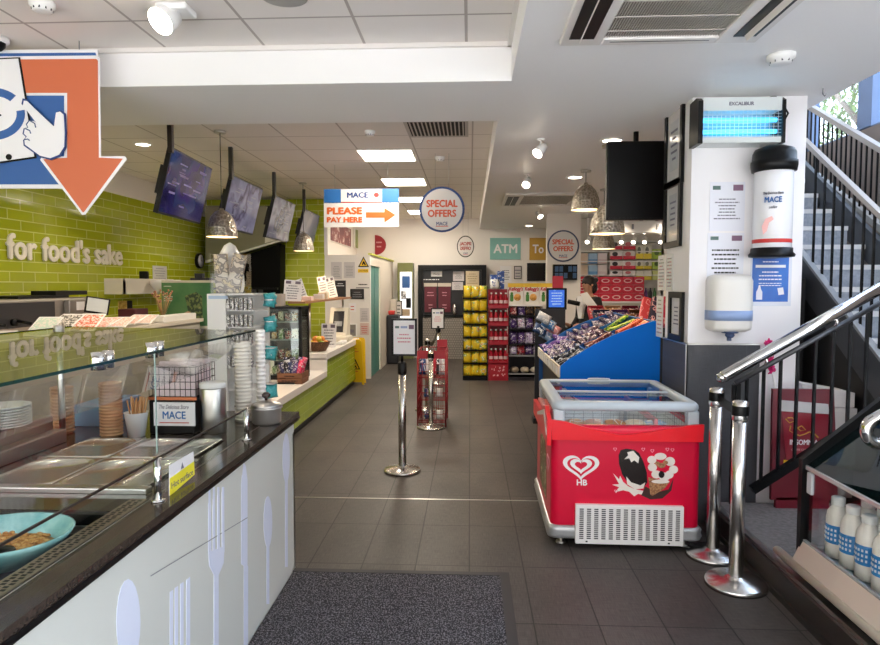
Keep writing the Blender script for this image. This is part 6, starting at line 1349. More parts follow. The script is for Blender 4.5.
# ================================================================== BLACK SCREEN ON THE LEFT OF THE PILLAR
ts = thing('hanging_screen', 'large black blank screen hanging left of the pillar', 'screen', (1.3, 5.12, 2.08))
b = mb(); b.box((1.062, 5.10, 2.078), (1.53, 5.15, 2.685), .006); b.build('casing', BLK, ts)
b = mb(); b.box((1.075, 5.096, 2.092), (1.517, 5.10, 2.672)); b.build('screen', mat('screen_off', '050506', .3, spec=.2), ts)
b = mb(); b.box((1.25, 5.15, 2.3), (1.35, 5.19, 2.5)); b.cyl((1.3, 5.17, 2.45), (1.3, 5.17, 2.77), .02); b.build('ceiling_mount', BLKM, ts)
# ================================================================== RAILS, STAIR, PLATFORM
rlg = thing('stair_railing', 'steel handrail with black balusters right of the pillar', 'railing', (1.9, 3.9, .15))
YRL = 3.9
def r2(px, py, Y=YRL): p = at(px, py, Y); return Vector((p.x, Y, p.z))
a, c = r2(722, 377.5), r2(884, 286)
b = mb(); b.tube([a, a.lerp(c, .02), a.lerp(c, .5), c], .036, 18); b.ball(a, .036, 2); b.build('handrail', CHROME, rlg)
a2, c2 = r2(735, 383.5), r2(884, 301)
b = mb(); b.tube([a2, c2], .016, 8); b.build('lower_bar', mat('rail_dark', '55565A', .3, .7), rlg)
s0, s1 = r2(752, 490), r2(884, 406)
sl = (s1.z-s0.z)/(s1.x-s0.x)
for px in (733.5, 747, 764, 781, 798, 816, 834, 851, 868):
    top = r2(px, 384-(px-735)*.554); zb = max(.15, s0.z+sl*(top.x-s0.x))
    b = mb(); b.box((top.x-.008, YRL-.008, zb), (top.x+.008, YRL+.008, top.z)); b.build('baluster', BLKM, rlg)
for px in (764, 834):
    t_ = r2(px, 384-(px-735)*.554); u_ = r2(px, 377.5-(px-722)*.565); b = mb(); b.tube([t_, (t_+u_)/2+Vector((.01, -.02, 0)), u_], .009, 8); b.build('bracket', CHROME, rlg)
b = mb(); d_ = (s1-s0).normalized(); up = Vector((-d_.z, 0, d_.x))*.024
b.prism([(p.x, p.z) for p in (s0-up, s1-up, s1+up, s0+up)], 'y', YRL-.02, YRL+.02); b.build('stringer', BLKM, rlg)
for q in (((1.60, YRL-.012, .15), (1.625, YRL+.012, .98)), ((2.5, YRL-.02, .15), (2.54, YRL+.02, 1.5))):
    b = mb(); b.box(*q); b.build('newel', BLKM, rlg)
# coffee advert board and white boxes behind the railing
ab = thing('advert_board', 'maroon coffee advert board leaning behind the black balusters', 'advert', (2.1, 4.1, .15))
q = [at(773, 389, 4.1), at(834, 389.5, 4.1), at(838, 500, 4.1), at(771, 500, 4.1)]
b = mb(); b.prism([(p.x, p.z) for p in q], 'y', 4.10, 4.125); b.box((1.95, 4.10, .15), (2.28, 4.125, q[2].z+.01)); b.build('board', mat('advert_maroon', '6E0F22', .35), ab)
b = mb(); b.prism(fpoly([(781, 400), (828, 404), (829, 414), (781, 411)], 4.098), 'y', 4.094, 4.0985); b.build('cup_lid_picture', mat('lid_grey', 'C6C4C4', .4), ab)
b = mb(); b.prism(fpoly([(782, 411.5), (828, 414.5), (826, 470), (786, 466)], 4.098), 'y', 4.096, 4.0995); b.build('cup_picture', mat('cup_maroon', '8A1228', .35), ab)
a = at(804.5, 442.5, 4.09); lettering('INSOMNIA', (a.x, 4.0955, a.z), .175, .034, '-y', PAPER, ab, .002, .02)
a = at(803, 450, 4.09); lettering('COFFEE COMPANY', (a.x, 4.0955, a.z), .14, .013, '-y', mat('pale_red', 'D8A0A0'), ab, .002, .0)
b = mb(); 
for L_ in ([(786, 419), (790, 423), (795, 421), (793, 418), (788, 418)], [(791, 426), (790, 431), (795, 434), (794, 428), (797, 425)], [(796, 434), (800, 436), (806, 434), (810, 432), (816, 435), (819, 438)], [(798, 428), (802, 426), (806, 430), (801, 431), (798, 428)], [(813, 430), (815, 434), (818, 438)]):
    b.tube([Vector((p.x, 4.0955, p.z)) for p in (at(x, y, 4.09) for x, y in L_)], .0035, 5)
b.build('gold_sheep_emblem', mat('gold_print', 'D8A83A', .4), ab)
b = mb(); b.prism(fpoly([(784, 460), (792, 461), (792, 465), (784, 464)], 4.09), 'y', 4.0945, 4.097); b.build('yellow_tab', YEL, ab)
for i, (px0, px1, py0, py1, Y, nm) in enumerate(((793, 861, 381, 404, 4.45, 'upper'), (800, 861, 405, 460, 4.42, 'lower'))):
    a, c = at(px0, py0, Y), at(px1, py1, Y); b = mb()
    b.prism([(a.x, max(c.z, .15)), (min(c.x, 2.55), max(c.z, .15)), (min(c.x, 2.55), a.z-.06*(1-i)), (a.x, a.z)], 'y', Y-.12, Y+.1)
    tag(b.build('white_carton', mat('dim_white', 'E4DEDA', .55), None), f'{nm} white box stacked behind the maroon advert board', 'box')
b = mb(); b.box((2.2, 4.32, .151), (2.55, 4.5, at(830, 460, 4.42).z)); tag(b.build('grey_crate', mat('crate_grey', '9A9696', .5)), 'grey crate on the platform under the white boxes', 'crate')
mgb = thing('magenta_duster', 'magenta duster on a white stick behind the handrail', 'duster', (1.96, 4.2, .83))
p0, p1, p2 = at(779, 398, 4.2), at(772, 372, 4.2), at(768, 340, 4.2)
p00 = p0.lerp(p1, -3.6); p00.z = .15
b = mb(); b.cyl(p00, p1, .006, seg=8); b.build('handle', WPL, mgb)
b = mb()
rg = random.Random(3); ax = (p2-p1)
for i in range(160):
    t_ = rg.random(); o3 = p1+ax*t_; dd = Vector((rg.uniform(-1, 1), rg.uniform(-.6, .6), rg.uniform(-.6, .6))).normalized()*.026; b.cyl(o3, o3+dd, .008, .004, seg=5)
b.build('bristles', mat('magenta', 'E0217A', .7), mgb)['kind'] = 'stuff'
# black sheet standing in for the shade under the stair
b = mb(); b.box((2.141, 5.02, .0), (2.56, 5.08, 1.62)); struct(b.build('under_stair_shade_sheet', mat('under_stair_shade', '0B0B0D', .6)))
st = thing('staircase', 'grey staircase with pale step edges rising behind the railing', 'staircase', (3.0, 5.5, 0))
SXL, SXR = 2.6, 3.3
zc = lambda y: .957+(y-4.15)*.70
RIS = noisy('riser_blue_grey', [(.3, '8C97A6'), (.7, 'AAB3C0')], 30, .5); NOSE = mat('nosing', 'DADDE0', .4); TRD = mat('tread_grey', '7C8490', .5)
n0 = 3.0; rise, run = .175, .25
k = 0; y = n0; tr_, rs_, ns_ = mb(), mb(), mb()
while y < 7.4:
    z = zc(y)
    tr_.box((SXL+.03, y, z-.03), (SXR-.03, y+run+.02, z)); rs_.box((SXL+.03, y+run, z), (SXR-.03, y+run+.012, z+rise-.03)); ns_.box((SXL+.03, y-.012, z-.035), (SXR-.03, y+.03, z+.003)); y += run; k += 1
tr_.build('tread', TRD, st); rs_.build('riser', RIS, st); ns_.build('nosing', NOSE, st)
for nm, x in (('left', SXL), ('right', SXR)):
    b = mb(); b.prism([(2.8, zc(2.8)-.13), (7.4, zc(7.4)-.13), (7.4, zc(7.4)+.14), (2.8, zc(2.8)+.14)], 'x', x-.02, x+.02); b.build('stringer', mat('stringer_grey', '4A4C50', .4, .4), st)
b = mb(); b.prism([(2.8, zc(2.8)+.14), (7.4, zc(7.4)+.14), (7.4, zc(7.4)+.165), (2.8, zc(2.8)+.165)], 'x', SXL-.022, SXL+.022); b.build('stringer_edge', GREY, st)
b = mb(); b.prism([(2.8, .0), (7.4, .0), (7.4, zc(7.4)-.13), (2.8, max(.0, zc(2.8)-.13))], 'x', SXL-.01, SXL+.005); b.build('shade_panel', mat('under_stair_shade', '0B0B0D'), st)  # black panel painted in place of the shade below the stringer
# right-hand balustrade of the upper stair
b2 = thing('upper_balustrade', 'black baluster railing with timber handrail along the upper stair', 'railing', (3.36, 6.5, 2.0))
pt = lambda y: 2.755+(y-5.66)*.573; pl = lambda y: 2.05+(y-5.55)*.585
XB = 3.38
def yz(x, y, X=XB): p = onx(x, y, X); return p.y, p.z
ya, za = yz(808, 102.8); yb_, zb = yz(884, 147.5); 
b = mb(); b.prism([(ya, za), (yb_, zb), (yb_, zb-.05), (ya, za-.05)], 'x', XB-.03, XB+.03); b.build('handrail', mat('taupe_rail', 'A39A92', .4), b2)
yc, zc_ = yz(806, 164); yd, zd = yz(884, 226)
b = mb(); b.prism([(yc, zc_), (yd, zd), (yd, zd-.06), (yc, zc_-.06)], 'x', XB-.025, XB+.025); b.build('base_rail', mat('base_rail_grey', '9FA0A0', .4), b2)
for i in range(17):
    t_ = i/16; y = ya+(yb_-ya)*t_; z1 = za+(zb-za)*t_-.06; t2 = (y-yc)/(yd-yc); z0 = zc_+(zd-zc_)*t2-.02
    b = mb(); b.box((XB-.006, y-.006, z0), (XB+.006, y+.006, z1)); b.build('baluster', BLKM, b2)
ye, ze = yz(806, 181); yf_, zf = yz(884, 241)
b = mb(); b.prism([(ye, ze), (yf_, zf), (yf_, zf-.14), (ye, ze-.14)], 'x', XB-.03, XB+.03); b.build('lower_stringer', BLKM, b2)
# lower balusters in front of the treads
lb = thing('inner_balustrade', 'row of black balusters standing in front of the blue grey treads', 'railing', (2.62, 4.6, 1.2))
XI = 2.62
for px in (812, 821, 830, 839, 849, 859, 869, 878):
    y0_, z0_ = yz(px, 276+(px-804)*1.385, XI)
    p = onx(px, 276+(px-804)*1.385, XI); z1_ = p.z+1.0
    b = mb(); b.box((XI-.007, p.y-.007, p.z-.02), (XI+.007, p.y+.007, z1_)); b.build('baluster', BLKM, lb)
b = mb(); q0, q1 = onx(800, 276-4*1.385, XI), onx(886, 276+82*1.385, XI)
b.prism([(q0.y, q0.z+1.0), (q1.y, q1.z+1.0), (q1.y, q1.z+1.04), (q0.y, q0.z+1.04)], 'x', XI-.02, XI+.02); b.build('top_rail', mat('taupe_rail', 'A39A92'), lb)
# tree outside
tr = thing('tree', 'leafy green tree outside the upper stair window', 'tree', (6.2, 9.6, 0))
b = mb(); b.tube([(6.2, 9.6, 0), (6.25, 9.7, 2.0), (6.1, 9.5, 3.5), (6.3, 9.4, 5.2), (6.2, 9.5, 6.5)], [.2, .17, .14, .1, .05], 10)
for q in (((6.15, 9.6, 3.2), (5.6, 10.4, 4.6)), ((6.2, 9.5, 3.8), (6.6, 8.7, 5.2)), ((6.2, 9.5, 3.0), (6.5, 8.8, 4.2))): b.tube([q[0], q[1]], [.07, .03], 8)
b.build('trunk', mat('bark', '5E5046', .8, bump=(12, .6)), tr)
b = mb(); rg = random.Random(11)
for i in range(3200):
    c_ = Vector((rg.gauss(6.2, .8), rg.gauss(10.2, 1.25), rg.gauss(4.7, 1.0))); R_ = Matrix.Rotation(rg.uniform(0, 6.3), 3, 'Z') @ Matrix.Rotation(rg.uniform(-1.3, 1.3), 3, 'X'); s = rg.uniform(.05, .1)
    b.quad([c_+R_ @ Vector(v) for v in ((0, -s, 0), (s*.45, 0, .012), (0, s, 0), (-s*.45, 0, .012))])
b.build('foliage', noisy('leaf_green', [(.3, '3A5424'), (.7, '6E8642')], 1.5, .5), tr)['kind'] = 'stuff'
# ================================================================== CHILLER
ch = thing('glass_chiller', 'low glass fronted chiller with sloped lid on the raised platform', 'chiller', (1.9, 2.2, .15))
CY0, CY1 = .6, 3.2; XF, XBK = 1.65, 2.12
CRE = mat('chiller_cream', 'D6CEC0', .35, .3)
b = mb(); b.box((1.70, CY0, .151), (XBK, CY1, .20)); b.prism([(1.66, .2), (XBK, .2), (XBK, .275), (1.66, .275)], 'y', CY0, CY1-.02); b.build('base', BLK, ch)
b = mb(); b.prism([(1.60, .185), (1.66, .185), (1.66, .31), (1.645, .31), (1.60, .215)], 'y', CY0, CY1-.02); b.build('kick_panel', CRE, ch)
b = mb(); b.tube([(1.60, CY0, .195), (1.60, CY1+.13, .195)], .022, 14); b.ball((1.60, CY1+.13, .195), .022, 2); b.cyl((1.60, CY1-.04, .195), (1.68, CY1-.04, .195), .012); b.build('bumper_rail', mat('bumper_bronze', 'E4DACA', .3, .25), ch)
b = mb(); b.box((XBK-.02, CY0, .2), (XBK, CY1-.02, 1.03)); b.build('back_panel', mat('chiller_dark', '15282A', .3), ch)
b = mb(); b.quad([(XF, CY0, .31), (XF, CY1-.03, .31), (XF, CY1-.03, .675), (XF, CY0, .675)]); b.build('front_glass', CLEAR2, ch)
b = mb(); b.box((XF-.006, CY0, .668), (XF+.01, CY1-.03, .69), .003); b.box((XF-.006, CY0, .30), (XF+.01, CY1-.03, .318)); b.build('glass_edge', mat('alu', 'D2D4D4', .25, .6), ch)
LIDT = glass('lid_tint', '4E6E72', 1.4, .5, dark='0C1E20')
b = mb(); b.quad([(XF+.004, CY0, .69), (XF+.004, CY1-.02, .69), (2.08, CY1-.02, 1.03), (2.08, CY0, 1.03)]); b.build('sloped_lid', LIDT, ch)
b = mb(); b.prism([(XF-.02, .17), (XF+.035, .17), (XF+.035, .66), (2.12, 1.0), (2.12, 1.08), (2.07, 1.08), (XF-.02, .715)], 'y', CY1-.03, CY1+.005); b.build('end_frame', BLK, ch)
b = mb(); b.prism([(XF+.035, .2), (2.1, .2), (2.1, .98), (XF+.035, .66)], 'y', CY1-.015, CY1-.010); b.build('end_glass', CLEAR2, ch)
b = mb(); b.box((XF+.02, CY0, .275), (XBK-.02, CY1-.03, .283)); b.build('shelf_deck', mat('deck', '7E8E90', .3, .4), ch)
b = mb(); b.box((XF-.012, CY1-.10, .56), (XF+.005, CY1-.055, .665), .006); b.build('hinge_block', LGREY, ch)
bot = None
for i in range(12):
    row = i % 2; y = 3.06-(i//2)*.118-.03*row; x = 1.745+row*.12
    if bot is None:
        bot = thing('milk_bottle', '', 'bottle', (x, y, .284), group='milk bottles in the glass chiller')
        b = mb(); b.lathe([(.043, 0), (.049, .006), (.049, .185), (.044, .215), (.028, .24), (.026, .25)], (0, 0, 0), 20); b.build('bottle', mat('milk_white', 'F6F1E8', .3), bot, False)
        b = mb(); b.lathe([(.028, .248), (.030, .25), (.030, .282), (.026, .285), (.002, .2855)], (0, 0, 0), 16); b.build('cap', WPL, bot, False)
        b = mb(); b.lathe([(.0497, .07), (.0498, .072), (.0498, .155), (.0497, .157)], (0, 0, 0), 20, caps=False); lbn = b.build('blue_label', mat('milk_blue', '2E86C8', .35), bot, False)
        b = mb()
        for k_ in range(5):
            for f_ in range(3):
                an = pi+.9-k_*.32; b.obox((.0505*cos(an), .0505*sin(an), .135-f_*.022), (.002, .008, .011), Matrix.Rotation(an, 3, 'Z'))
        b.build('label_print', PAPER, lbn, False); o = bot
    else: o = dup(bot, (x, y, .284), '')
    o['label'] = f'white milk bottle with blue label, {NTH[i//2]} from the far end in the {("front", "rear")[row]} chiller row'
for i in range(3):
    b = mb(); b.box((1.90+.07*i, 2.8-.1*i, .284), (1.955+.07*i, 3.1-.1*i, .52+.05*i), .004); tag(b.build('maroon_carton', mat('maroon_carton', '7A1E38', .45)), f'{NTH[i]} maroon carton from the front behind the milk bottles', 'carton', 'maroon cartons in the chiller')
ce = thing('curved_rail_end', 'polished curved handrail end above the glass chiller', 'handrail', (1.8, 2.82, .95))
P = [at(900, 405, 2.85)]+[at(879+12.5*cos(radians(-120-i*13)), 431+12.5*sin(radians(-120-i*13)), 2.85) for i in range(14)]+[at(895, 441, 2.85)]
b = mb(); b.tube(P, .027, 16); b.build('tube', CHROME, ce)
b = mb(); q = P[0]; b.tube([P[0], P[0]+Vector((.5, .05, .3))], .032, 12); b.tube([P[0]+Vector((.42, .04, .25)), (P[0].x+.42, P[0].y+.04, .15)], .02, 10); b.build('support', CHROME, ce)
# barrier posts by the freezer
q1 = barrier('barrier_post', (1.41, 3.70, 0), 'chrome barrier post right behind the freezer corner', .985, .15, thick=.036, cass=SATIN)
q2 = barrier('barrier_post', (1.395, 3.34, 0), 'chrome barrier post nearest the raised platform edge', .975, .155, thick=.036, cass=SATIN)
belt((1.409, 3.66, .93), (1.396, 3.38, .925), 'short black belt between the two posts beside the freezer', .012)
# ================================================================== CEILING FITTINGS AND HANGING SIGNS
ar = thing('arrow_sign', 'big orange down arrow sign with a pointing hand hanging at upper left', 'sign', (-2.5, 3.7, 1.98))
Y0 = 3.72
def P2(pts): return fpoly(pts, Y0-.03)
def lay(name, polys, m, k, par=ar):
    b = mb()
    for p in polys: b.prism(P2(p), 'y', Y0-.012-.003*k-.003, Y0-.012-.003*k if k else Y0)
    return b.build(name, m, par)
lay('blue_panel', [[(-60, 92), (65, 92), (65, 188), (-60, 188)]], PAPER, 0)
lay('blue_field', [[(-60, 95), (62.5, 95), (62.5, 184), (-60, 184)]], NAVY, 1)
lay('top_strip', [[(-60, 49), (96, 48.5), (96, 58), (-60, 60)]], PAPER, 0); lay('top_stripe', [[(-60, 53), (94, 51.8), (95, 54.5), (-60, 56)]], NAVY, 1)
lay('arrow_outline', [[(-60, 58), (98.5, 57), (100, 156), (124, 156), (126, 159), (84, 214.5), (81, 214.5), (39, 159.5), (41, 156), (65, 156), (65, 94), (-60, 94)]], PAPER, 2)
lay('orange_arrow', [[(-60, 59.5), (95.5, 58.5), (97, 60), (98, 157.5), (122, 158.5), (83, 212), (82, 212), (42.5, 159), (66.5, 157.5), (66.5, 92.5), (-60, 92.5)]], ORANGE, 3)
lay('tablet_edge', [[(-60, 60), (19.5, 57), (36, 158), (-60, 172)]], BLK, 4); lay('tablet_screen', [[(-60, 62), (18, 58.5), (34, 156.5), (-60, 170)]], PAPER, 5)
b = mb(); cx_, cy_ = -6, 114
A = [(cx_+31*cos(t), cy_+26*sin(t)) for t in [i*2*pi/40 for i in range(40)]]; B = [(cx_+23*cos(t), cy_+18*sin(t)) for t in [i*2*pi/40 for i in range(40)]]
for k in range(40):
    if not 35 <= k <= 38: b.prism(P2([A[k], A[(k+1) % 40], B[(k+1) % 40], B[k]]), 'y', Y0-.033, Y0-.030)
b.prism(P2(e2(9, 157, 3, 3, 16)), 'y', Y0-.033, Y0-.030, mi=1); b.prism(P2([(-2, 113), (2, 115), (-2, 118)]), 'y', Y0-.033, Y0-.030, mi=1)
b.build('tablet_print', [NAVY, BLK], ar)
HP = [(25, 101), (28, 101.5), (41, 114), (55, 127), (57, 113), (61, 112), (64.5, 115), (65.5, 133), (65, 147), (60, 155), (51, 158.5), (41, 156), (33, 150), (26, 145), (25.5, 140), (28, 137), (25, 134), (26, 129), (29.5, 128), (28, 125), (31, 121), (35, 121.5), (38, 124), (24, 106)]
cxh, cyh = 46, 133
b = mb(); b.prism(P2([(cxh+(x-cxh)*1.08, cyh+(y-cyh)*1.07) for x, y in HP]), 'y', Y0-.037, Y0-.030); b.build('hand_outline', NAVYD, ar)
b = mb(); b.prism(P2(HP), 'y', Y0-.040, Y0-.037); b.build('pointing_hand', PAPER, ar)
b = mb()
for L_ in ([(31, 121), (36, 124), (37, 128)], [(26.5, 129), (31, 131), (32, 134)], [(25.8, 140), (29, 139.5), (31, 141)]): b.tube([Vector((x, Y0-.0405, z)) for x, z in P2(L_)], .0035, 5)
b.build('finger_lines', NAVYD, ar)
b = mb()
for x in (-30, 80): a = at(x, 50, Y0); b.cyl((a.x, Y0-.006, a.z-.03), (a.x, Y0-.006, 2.99), .003, seg=6)
b.build('hanging_wire', GREY, ar)
# please pay here
pay = thing('hanging_sign', 'please pay here sign with orange arrow hanging over the aisle', 'sign', (-1.29, 7.6, 2.25))
YS_ = 7.6
def pb(q, k, nm, m):
    a, c = at(q[0], q[1], YS_), at(q[2], q[3], YS_); b = mb(); b.box((a.x, YS_-.006-.002*k, c.z), (c.x, YS_+.006 if k == 0 else YS_-.006-.002*(k-1), a.z)); return b.build(nm, m, pay)
pb((324, 189.2, 399, 202.8), 0, 'blue_header', BLUP); pb((341, 189.4, 382, 202.6), 1, 'white_header', SIGNW); pb((324, 202.8, 399, 227), 0, 'white_board', SIGNW)
def pl_(body, px0, py0, px1, py1, m, bold=.055):
    a, c = at(px0, py0, YS_), at(px1, py1, YS_); lettering(body, ((a.x+c.x)/2, YS_-.0095, (a.z+c.z)/2), c.x-a.x, a.z-c.z, '-y', m, pay, .002, bold)
pl_('PLEASE', 327, 207.3, 362.5, 214.5, ORG2); pl_('PAY HERE', 327, 217, 362.5, 222.5, ORG2); pl_('MACE', 347, 192.3, 368.5, 198, NAVYD)
b = mb(); b.prism(fpoly([(366, 212.3), (384.5, 212.3), (384.5, 208), (395.5, 215), (384.5, 222.5), (384.5, 217.7), (366, 217.7)], YS_), 'y', YS_-.0085, YS_-.006); b.build('orange_arrow', ORG2, pay)
b = mb(); a = at(376.5, 195, YS_); b.prism(ell(a.x, a.z, .032, .028, 16), 'y', YS_-.010, YS_-.008); b.build('red_emblem', mat('emblem_red', '8C2A28', .5), pay)
b = mb(); a, c = at(341, 201.9, YS_), at(382, 202.6, YS_); b.box((a.x, YS_-.0095, c.z), (c.x, YS_-.008, a.z)); b.build('red_rule', REDP, pay)
b = mb()
for x in (335, 388): a = at(x, 190, YS_); b.cyl((a.x, YS_, a.z), (a.x, YS_, 2.99), .002, seg=5)
b.build('hanging_wire', GREY, pay)
# menu screens
SCR = [noisy('menu_screen_a', [(.35, '14123A'), (.46, '241E5C'), (.54, '2E3A68'), (.62, '3A2A70'), (.72, '1A1640')], 2.2, .08, emit=.2, detail=2, coord='Object'),
       noisy('menu_screen_b', [(.35, '5E6280'), (.5, '74789A'), (.58, '3A3458'), (.7, '7E82A0')], 3.2, .1, emit=.12, detail=3),
       noisy('menu_screen_c', [(.35, '5E6078'), (.5, '787C90'), (.6, '2E3248'), (.7, '6E7488')], 3.0, .1, emit=.1, detail=3),
       noisy('menu_screen_d', [(.35, '4A4C5E'), (.6, '66687A')], 2.0, .1, emit=.08, detail=2)]
yp = [5.24, 6.58, 8.04, 9.5]
for i, y in enumerate(yp):
    nm = ('nearest', 'second', 'third', 'farthest')[i]
    s = thing('menu_screen', f'{nm} of the four tilted menu screens hanging over the service counter', 'screen', (-2.46, y, 2.2), group='menu screens')
    b = mb(); b.box((-2.49, y-.015, 2.66), (-2.45, y+.03, 2.99), .004); b.build('ceiling_pole', mat('pole_brown', '1C1412', .4), s)
    W_, H_ = (1.0, .56) if i < 2 else (.98, .55)
    M = Matrix.Translation((-2.57 if i == 0 else -2.535, y+.0+W_/2, 2.44)) @ Matrix.Rotation(radians(4.0 if i == 0 else .5), 4, 'Z') @ Matrix.Rotation(radians(14), 4, 'Y')
    # screen in local yz plane facing +x, tilted so that the top leans out
    b = mb(); b.box((-.03, -W_/2, -H_/2), (.012, W_/2, H_/2), .004, M); b.box((-.06, -W_/2+.02, -.12), (-.03, -W_/2+.3, .12), 0, M); b.build('casing', BLK, s)
    b = mb(); b.box((.012, -W_/2+.015, -H_/2+.018), (.0145, W_/2-.015, H_/2-.015), 0, M); b.build('display', SCR[i], s)
    if i < 3:
        rg = random.Random(i); b = mb()
        for k in range(16):
            yy = -W_/2+.06+rg.random()*(W_-.3); zz = -H_/2+.06+rg.random()*(H_-.15); b.box((.0145, yy, zz), (.0155, yy+rg.uniform(.05, .2), zz+rg.uniform(.006, .02)), 0, M)
        b.build('menu_lines', mat('menu_ink%d' % i, ('8A80C0', '4A4E70', '4E5268')[i], .3), s)
# pendants
HAM = noisy('hammered_metal', [(.0, '6E665C'), (.5, 'A39A8E'), (1, 'C9C2B6')], 46, .3, .85, voro=True, bump=.7)
INN = mat('shade_inside', 'F2E2C4', .5, emit=('FFE2B0', 1.2)); BULB = mat('bulb', 'FFF4E0', .4, emit=('FFE8C4', 14))
def pendant(loc, top, label, s=1.0, m=HAM):
    x, y, z = loc   # bottom rim centre
    t = thing('pendant_lamp', label, 'pendant lamp', (x, y, z), group=None)
    b = mb(); b.lathe([(.145*s, 0), (.142*s, .05*s), (.128*s, .12*s), (.10*s, .19*s), (.06*s, .235*s), (.02*s, .255*s), (.018*s, .27*s), (.002, .272*s)], (x, y, z), 32, caps=False); b.build('shade', m, t)
    b = mb(); b.lathe([(.143*s, .001), (.139*s, .05*s), (.125*s, .118*s), (.097*s, .186*s), (.057*s, .23*s), (.002, .245*s)], (x, y, z), 32, caps=False); b.build('shade_lining', INN, t)
    b = mb(); b.ball((x, y, z+.12*s), .035, 2); b.cyl((x, y, z+.14*s), (x, y, z+.24*s), .018, seg=12); b.build('bulb', BULB, t)
    b = mb(); b.cyl((x, y, z+.26*s), (x, y, top), .004, seg=6); b.build('cord', DGREY, t)
    b = mb(); b.lathe([(.05, -.022), (.055, -.018), (.055, 0)], (x, y, top), 20); b.build('ceiling_rose', STEEL, t)
    return t
p = at(222, 237, 5.9); pendant((-2.31, 5.9, p.z), 2.99, 'hammered metal pendant lamp beside the nearest menu screen', .98)
p = at(303.5, 251, 8.9); pendant((-2.325, 8.9, p.z), 2.99, 'hammered metal pendant lamp in front of the farthest menu screen', .98)
p = at(585.5, 210, 6.85); pendant((p.x, 6.85, p.z), 2.77, 'dark hammered pendant lamp left of the hanging black screen', 1.05)
p = at(607, 234, 5.65); pendant((p.x, 5.65, p.z), 2.77, 'pale hammered pendant lamp partly hidden by the black screen', 1.03)
p = at(603.5, 249, 8.2); pendant((p.x, 8.2, p.z), 2.77, 'hammered pendant lamp lowest and farthest behind the pale one', .98)
# light panels
PAN = mat('light_panel', 'FFF8EA', .4, emit=('FFF1D8', 9))
for i in range(5):
    y = 6.76+1.8*i-.0
    if y+.6 > 13.7: break
    t = thing('ceiling_light_panel', f'{("nearest", "second", "third", "fourth", "fifth")[i]} square light panel along the aisle ceiling', 'ceiling light', (-.905, y+.29, 2.975), group='ceiling light panels')
    b = mb(); b.box((-1.20, y, 2.978), (-.61, y+.58, 2.99)); b.build('frame', WPL, t)
    b = mb(); b.box((-1.185, y+.015, 2.972), (-.625, y+.565, 2.978)); b.build('diffuser', PAN, t)
DL = mat('downlight_glow', 'FFF6E6', .4, emit=('FFEFD6', 22))
def downlight(x, y, z, label, r=.075):
    t = thing('downlight', label, 'downlight', (x, y, z-.02), group='recessed downlights')
    b = mb(); b.lathe([(r*.86, -.004), (r, -.012), (r*1.15, -.008), (r*1.18, 0)], (x, y, z), 24, caps=False); b.build('rim', WPL, t)
    b = mb(); b.cyl((x, y, z-.006), (x, y, z-.001), r*.86, seg=24); b.build('lens', DL, t); return t
for (px, py, lab) in ((143, 144, 'round downlight in the far ceiling left of the nearest menu screen'), (233, 183, 'small round downlight between the first two menu screens'),):
    p = onz(px, py, 2.99); downlight(p.x, p.y, 2.99, lab)
for (px, py, lab) in ((575, 177, 'round downlight just left of the nearest dark pendant'), (612, 140, 'round downlight above the hanging black screen'), (529, 225.5, 'far small downlight on the plaster ceiling'),):
    p = onz(px, py, 2.77); downlight(p.x, p.y, 2.77, lab, .085)
def spot(px, py, z, label, aim=(.5, -.6), s=1.0):
    p = onz(px, py, z); t = thing('ceiling_spotlight', label, 'spotlight', (p.x, p.y, z-.13), group='adjustable spotlights')
    b = mb(); b.lathe([(.03, -.012), (.034, 0)], (p.x, p.y, z), 16); b.cyl((p.x, p.y, z-.06), (p.x, p.y, z-.01), .008, seg=8); b.build('mount', WPL, t)
    c = Vector((p.x, p.y, z-.085)); d = Vector((aim[0], aim[1], -.6)).normalized()
    b = mb(); b.cyl(c-d*.05*s, c+d*.055*s, .036*s, .046*s, seg=20); b.build('head', WPL, t)
    b = mb(); b.cyl(c+d*.053*s, c+d*.060*s, .041*s, seg=20); b.build('lamp', DL, t)
spot(541, 139, 2.77, 'adjustable spotlight nearest on the plaster ceiling', (-.5, -.4)); spot(527, 174, 2.77, 'adjustable spotlight second nearest on the plaster ceiling', (-.2, -.6)); spot(539, 209, 2.77, 'adjustable spotlight farthest from the pillar near the small downlight', (.3, -.5))
# big lamp at the near bay
p = onz(160, 3, 2.99); t = thing('ceiling_spotlight', 'bright round tilting spotlight in the near ceiling above the arrow sign', 'spotlight', (p.x, p.y, 2.88), group='adjustable spotlights')
b = mb(); b.cyl((p.x+.03, p.y+.06, 2.96), (p.x, p.y, 2.90), .06, .075, seg=24); b.box((p.x-.02, p.y-.02, 2.955), (p.x+.14, p.y+.12, 2.989), .01); b.build('head', WPL, t)
b = mb(); d = (Vector((p.x, p.y, 2.90))-Vector((p.x+.03, p.y+.06, 2.96))).normalized(); b.cyl(Vector((p.x, p.y, 2.90))-d*.004, Vector((p.x, p.y, 2.90))+d*.004, .068, seg=24); b.build('lamp', DL, t)
def detector(px, py, z, label, r=.055, ring=True):
    p = onz(px, py, z); t = thing('smoke_detector', label, 'smoke detector', (p.x, p.y, z-.05))
    b = mb(); b.lathe([(r*.5, -.048), (r*.75, -.044), (r*.8, -.03), (r, -.022), (r, 0)], (p.x, p.y, z), 24); b.build('body', WPL, t)
    b = mb()
    for i in range(10): a = 2*pi*i/10; b.box((p.x+r*.72*cos(a)-.004, p.y+r*.72*sin(a)-.004, z-.043), (p.x+r*.72*cos(a)+.004, p.y+r*.72*sin(a)+.004, z-.032))
    b.build('vent_slits', DGREY, t)
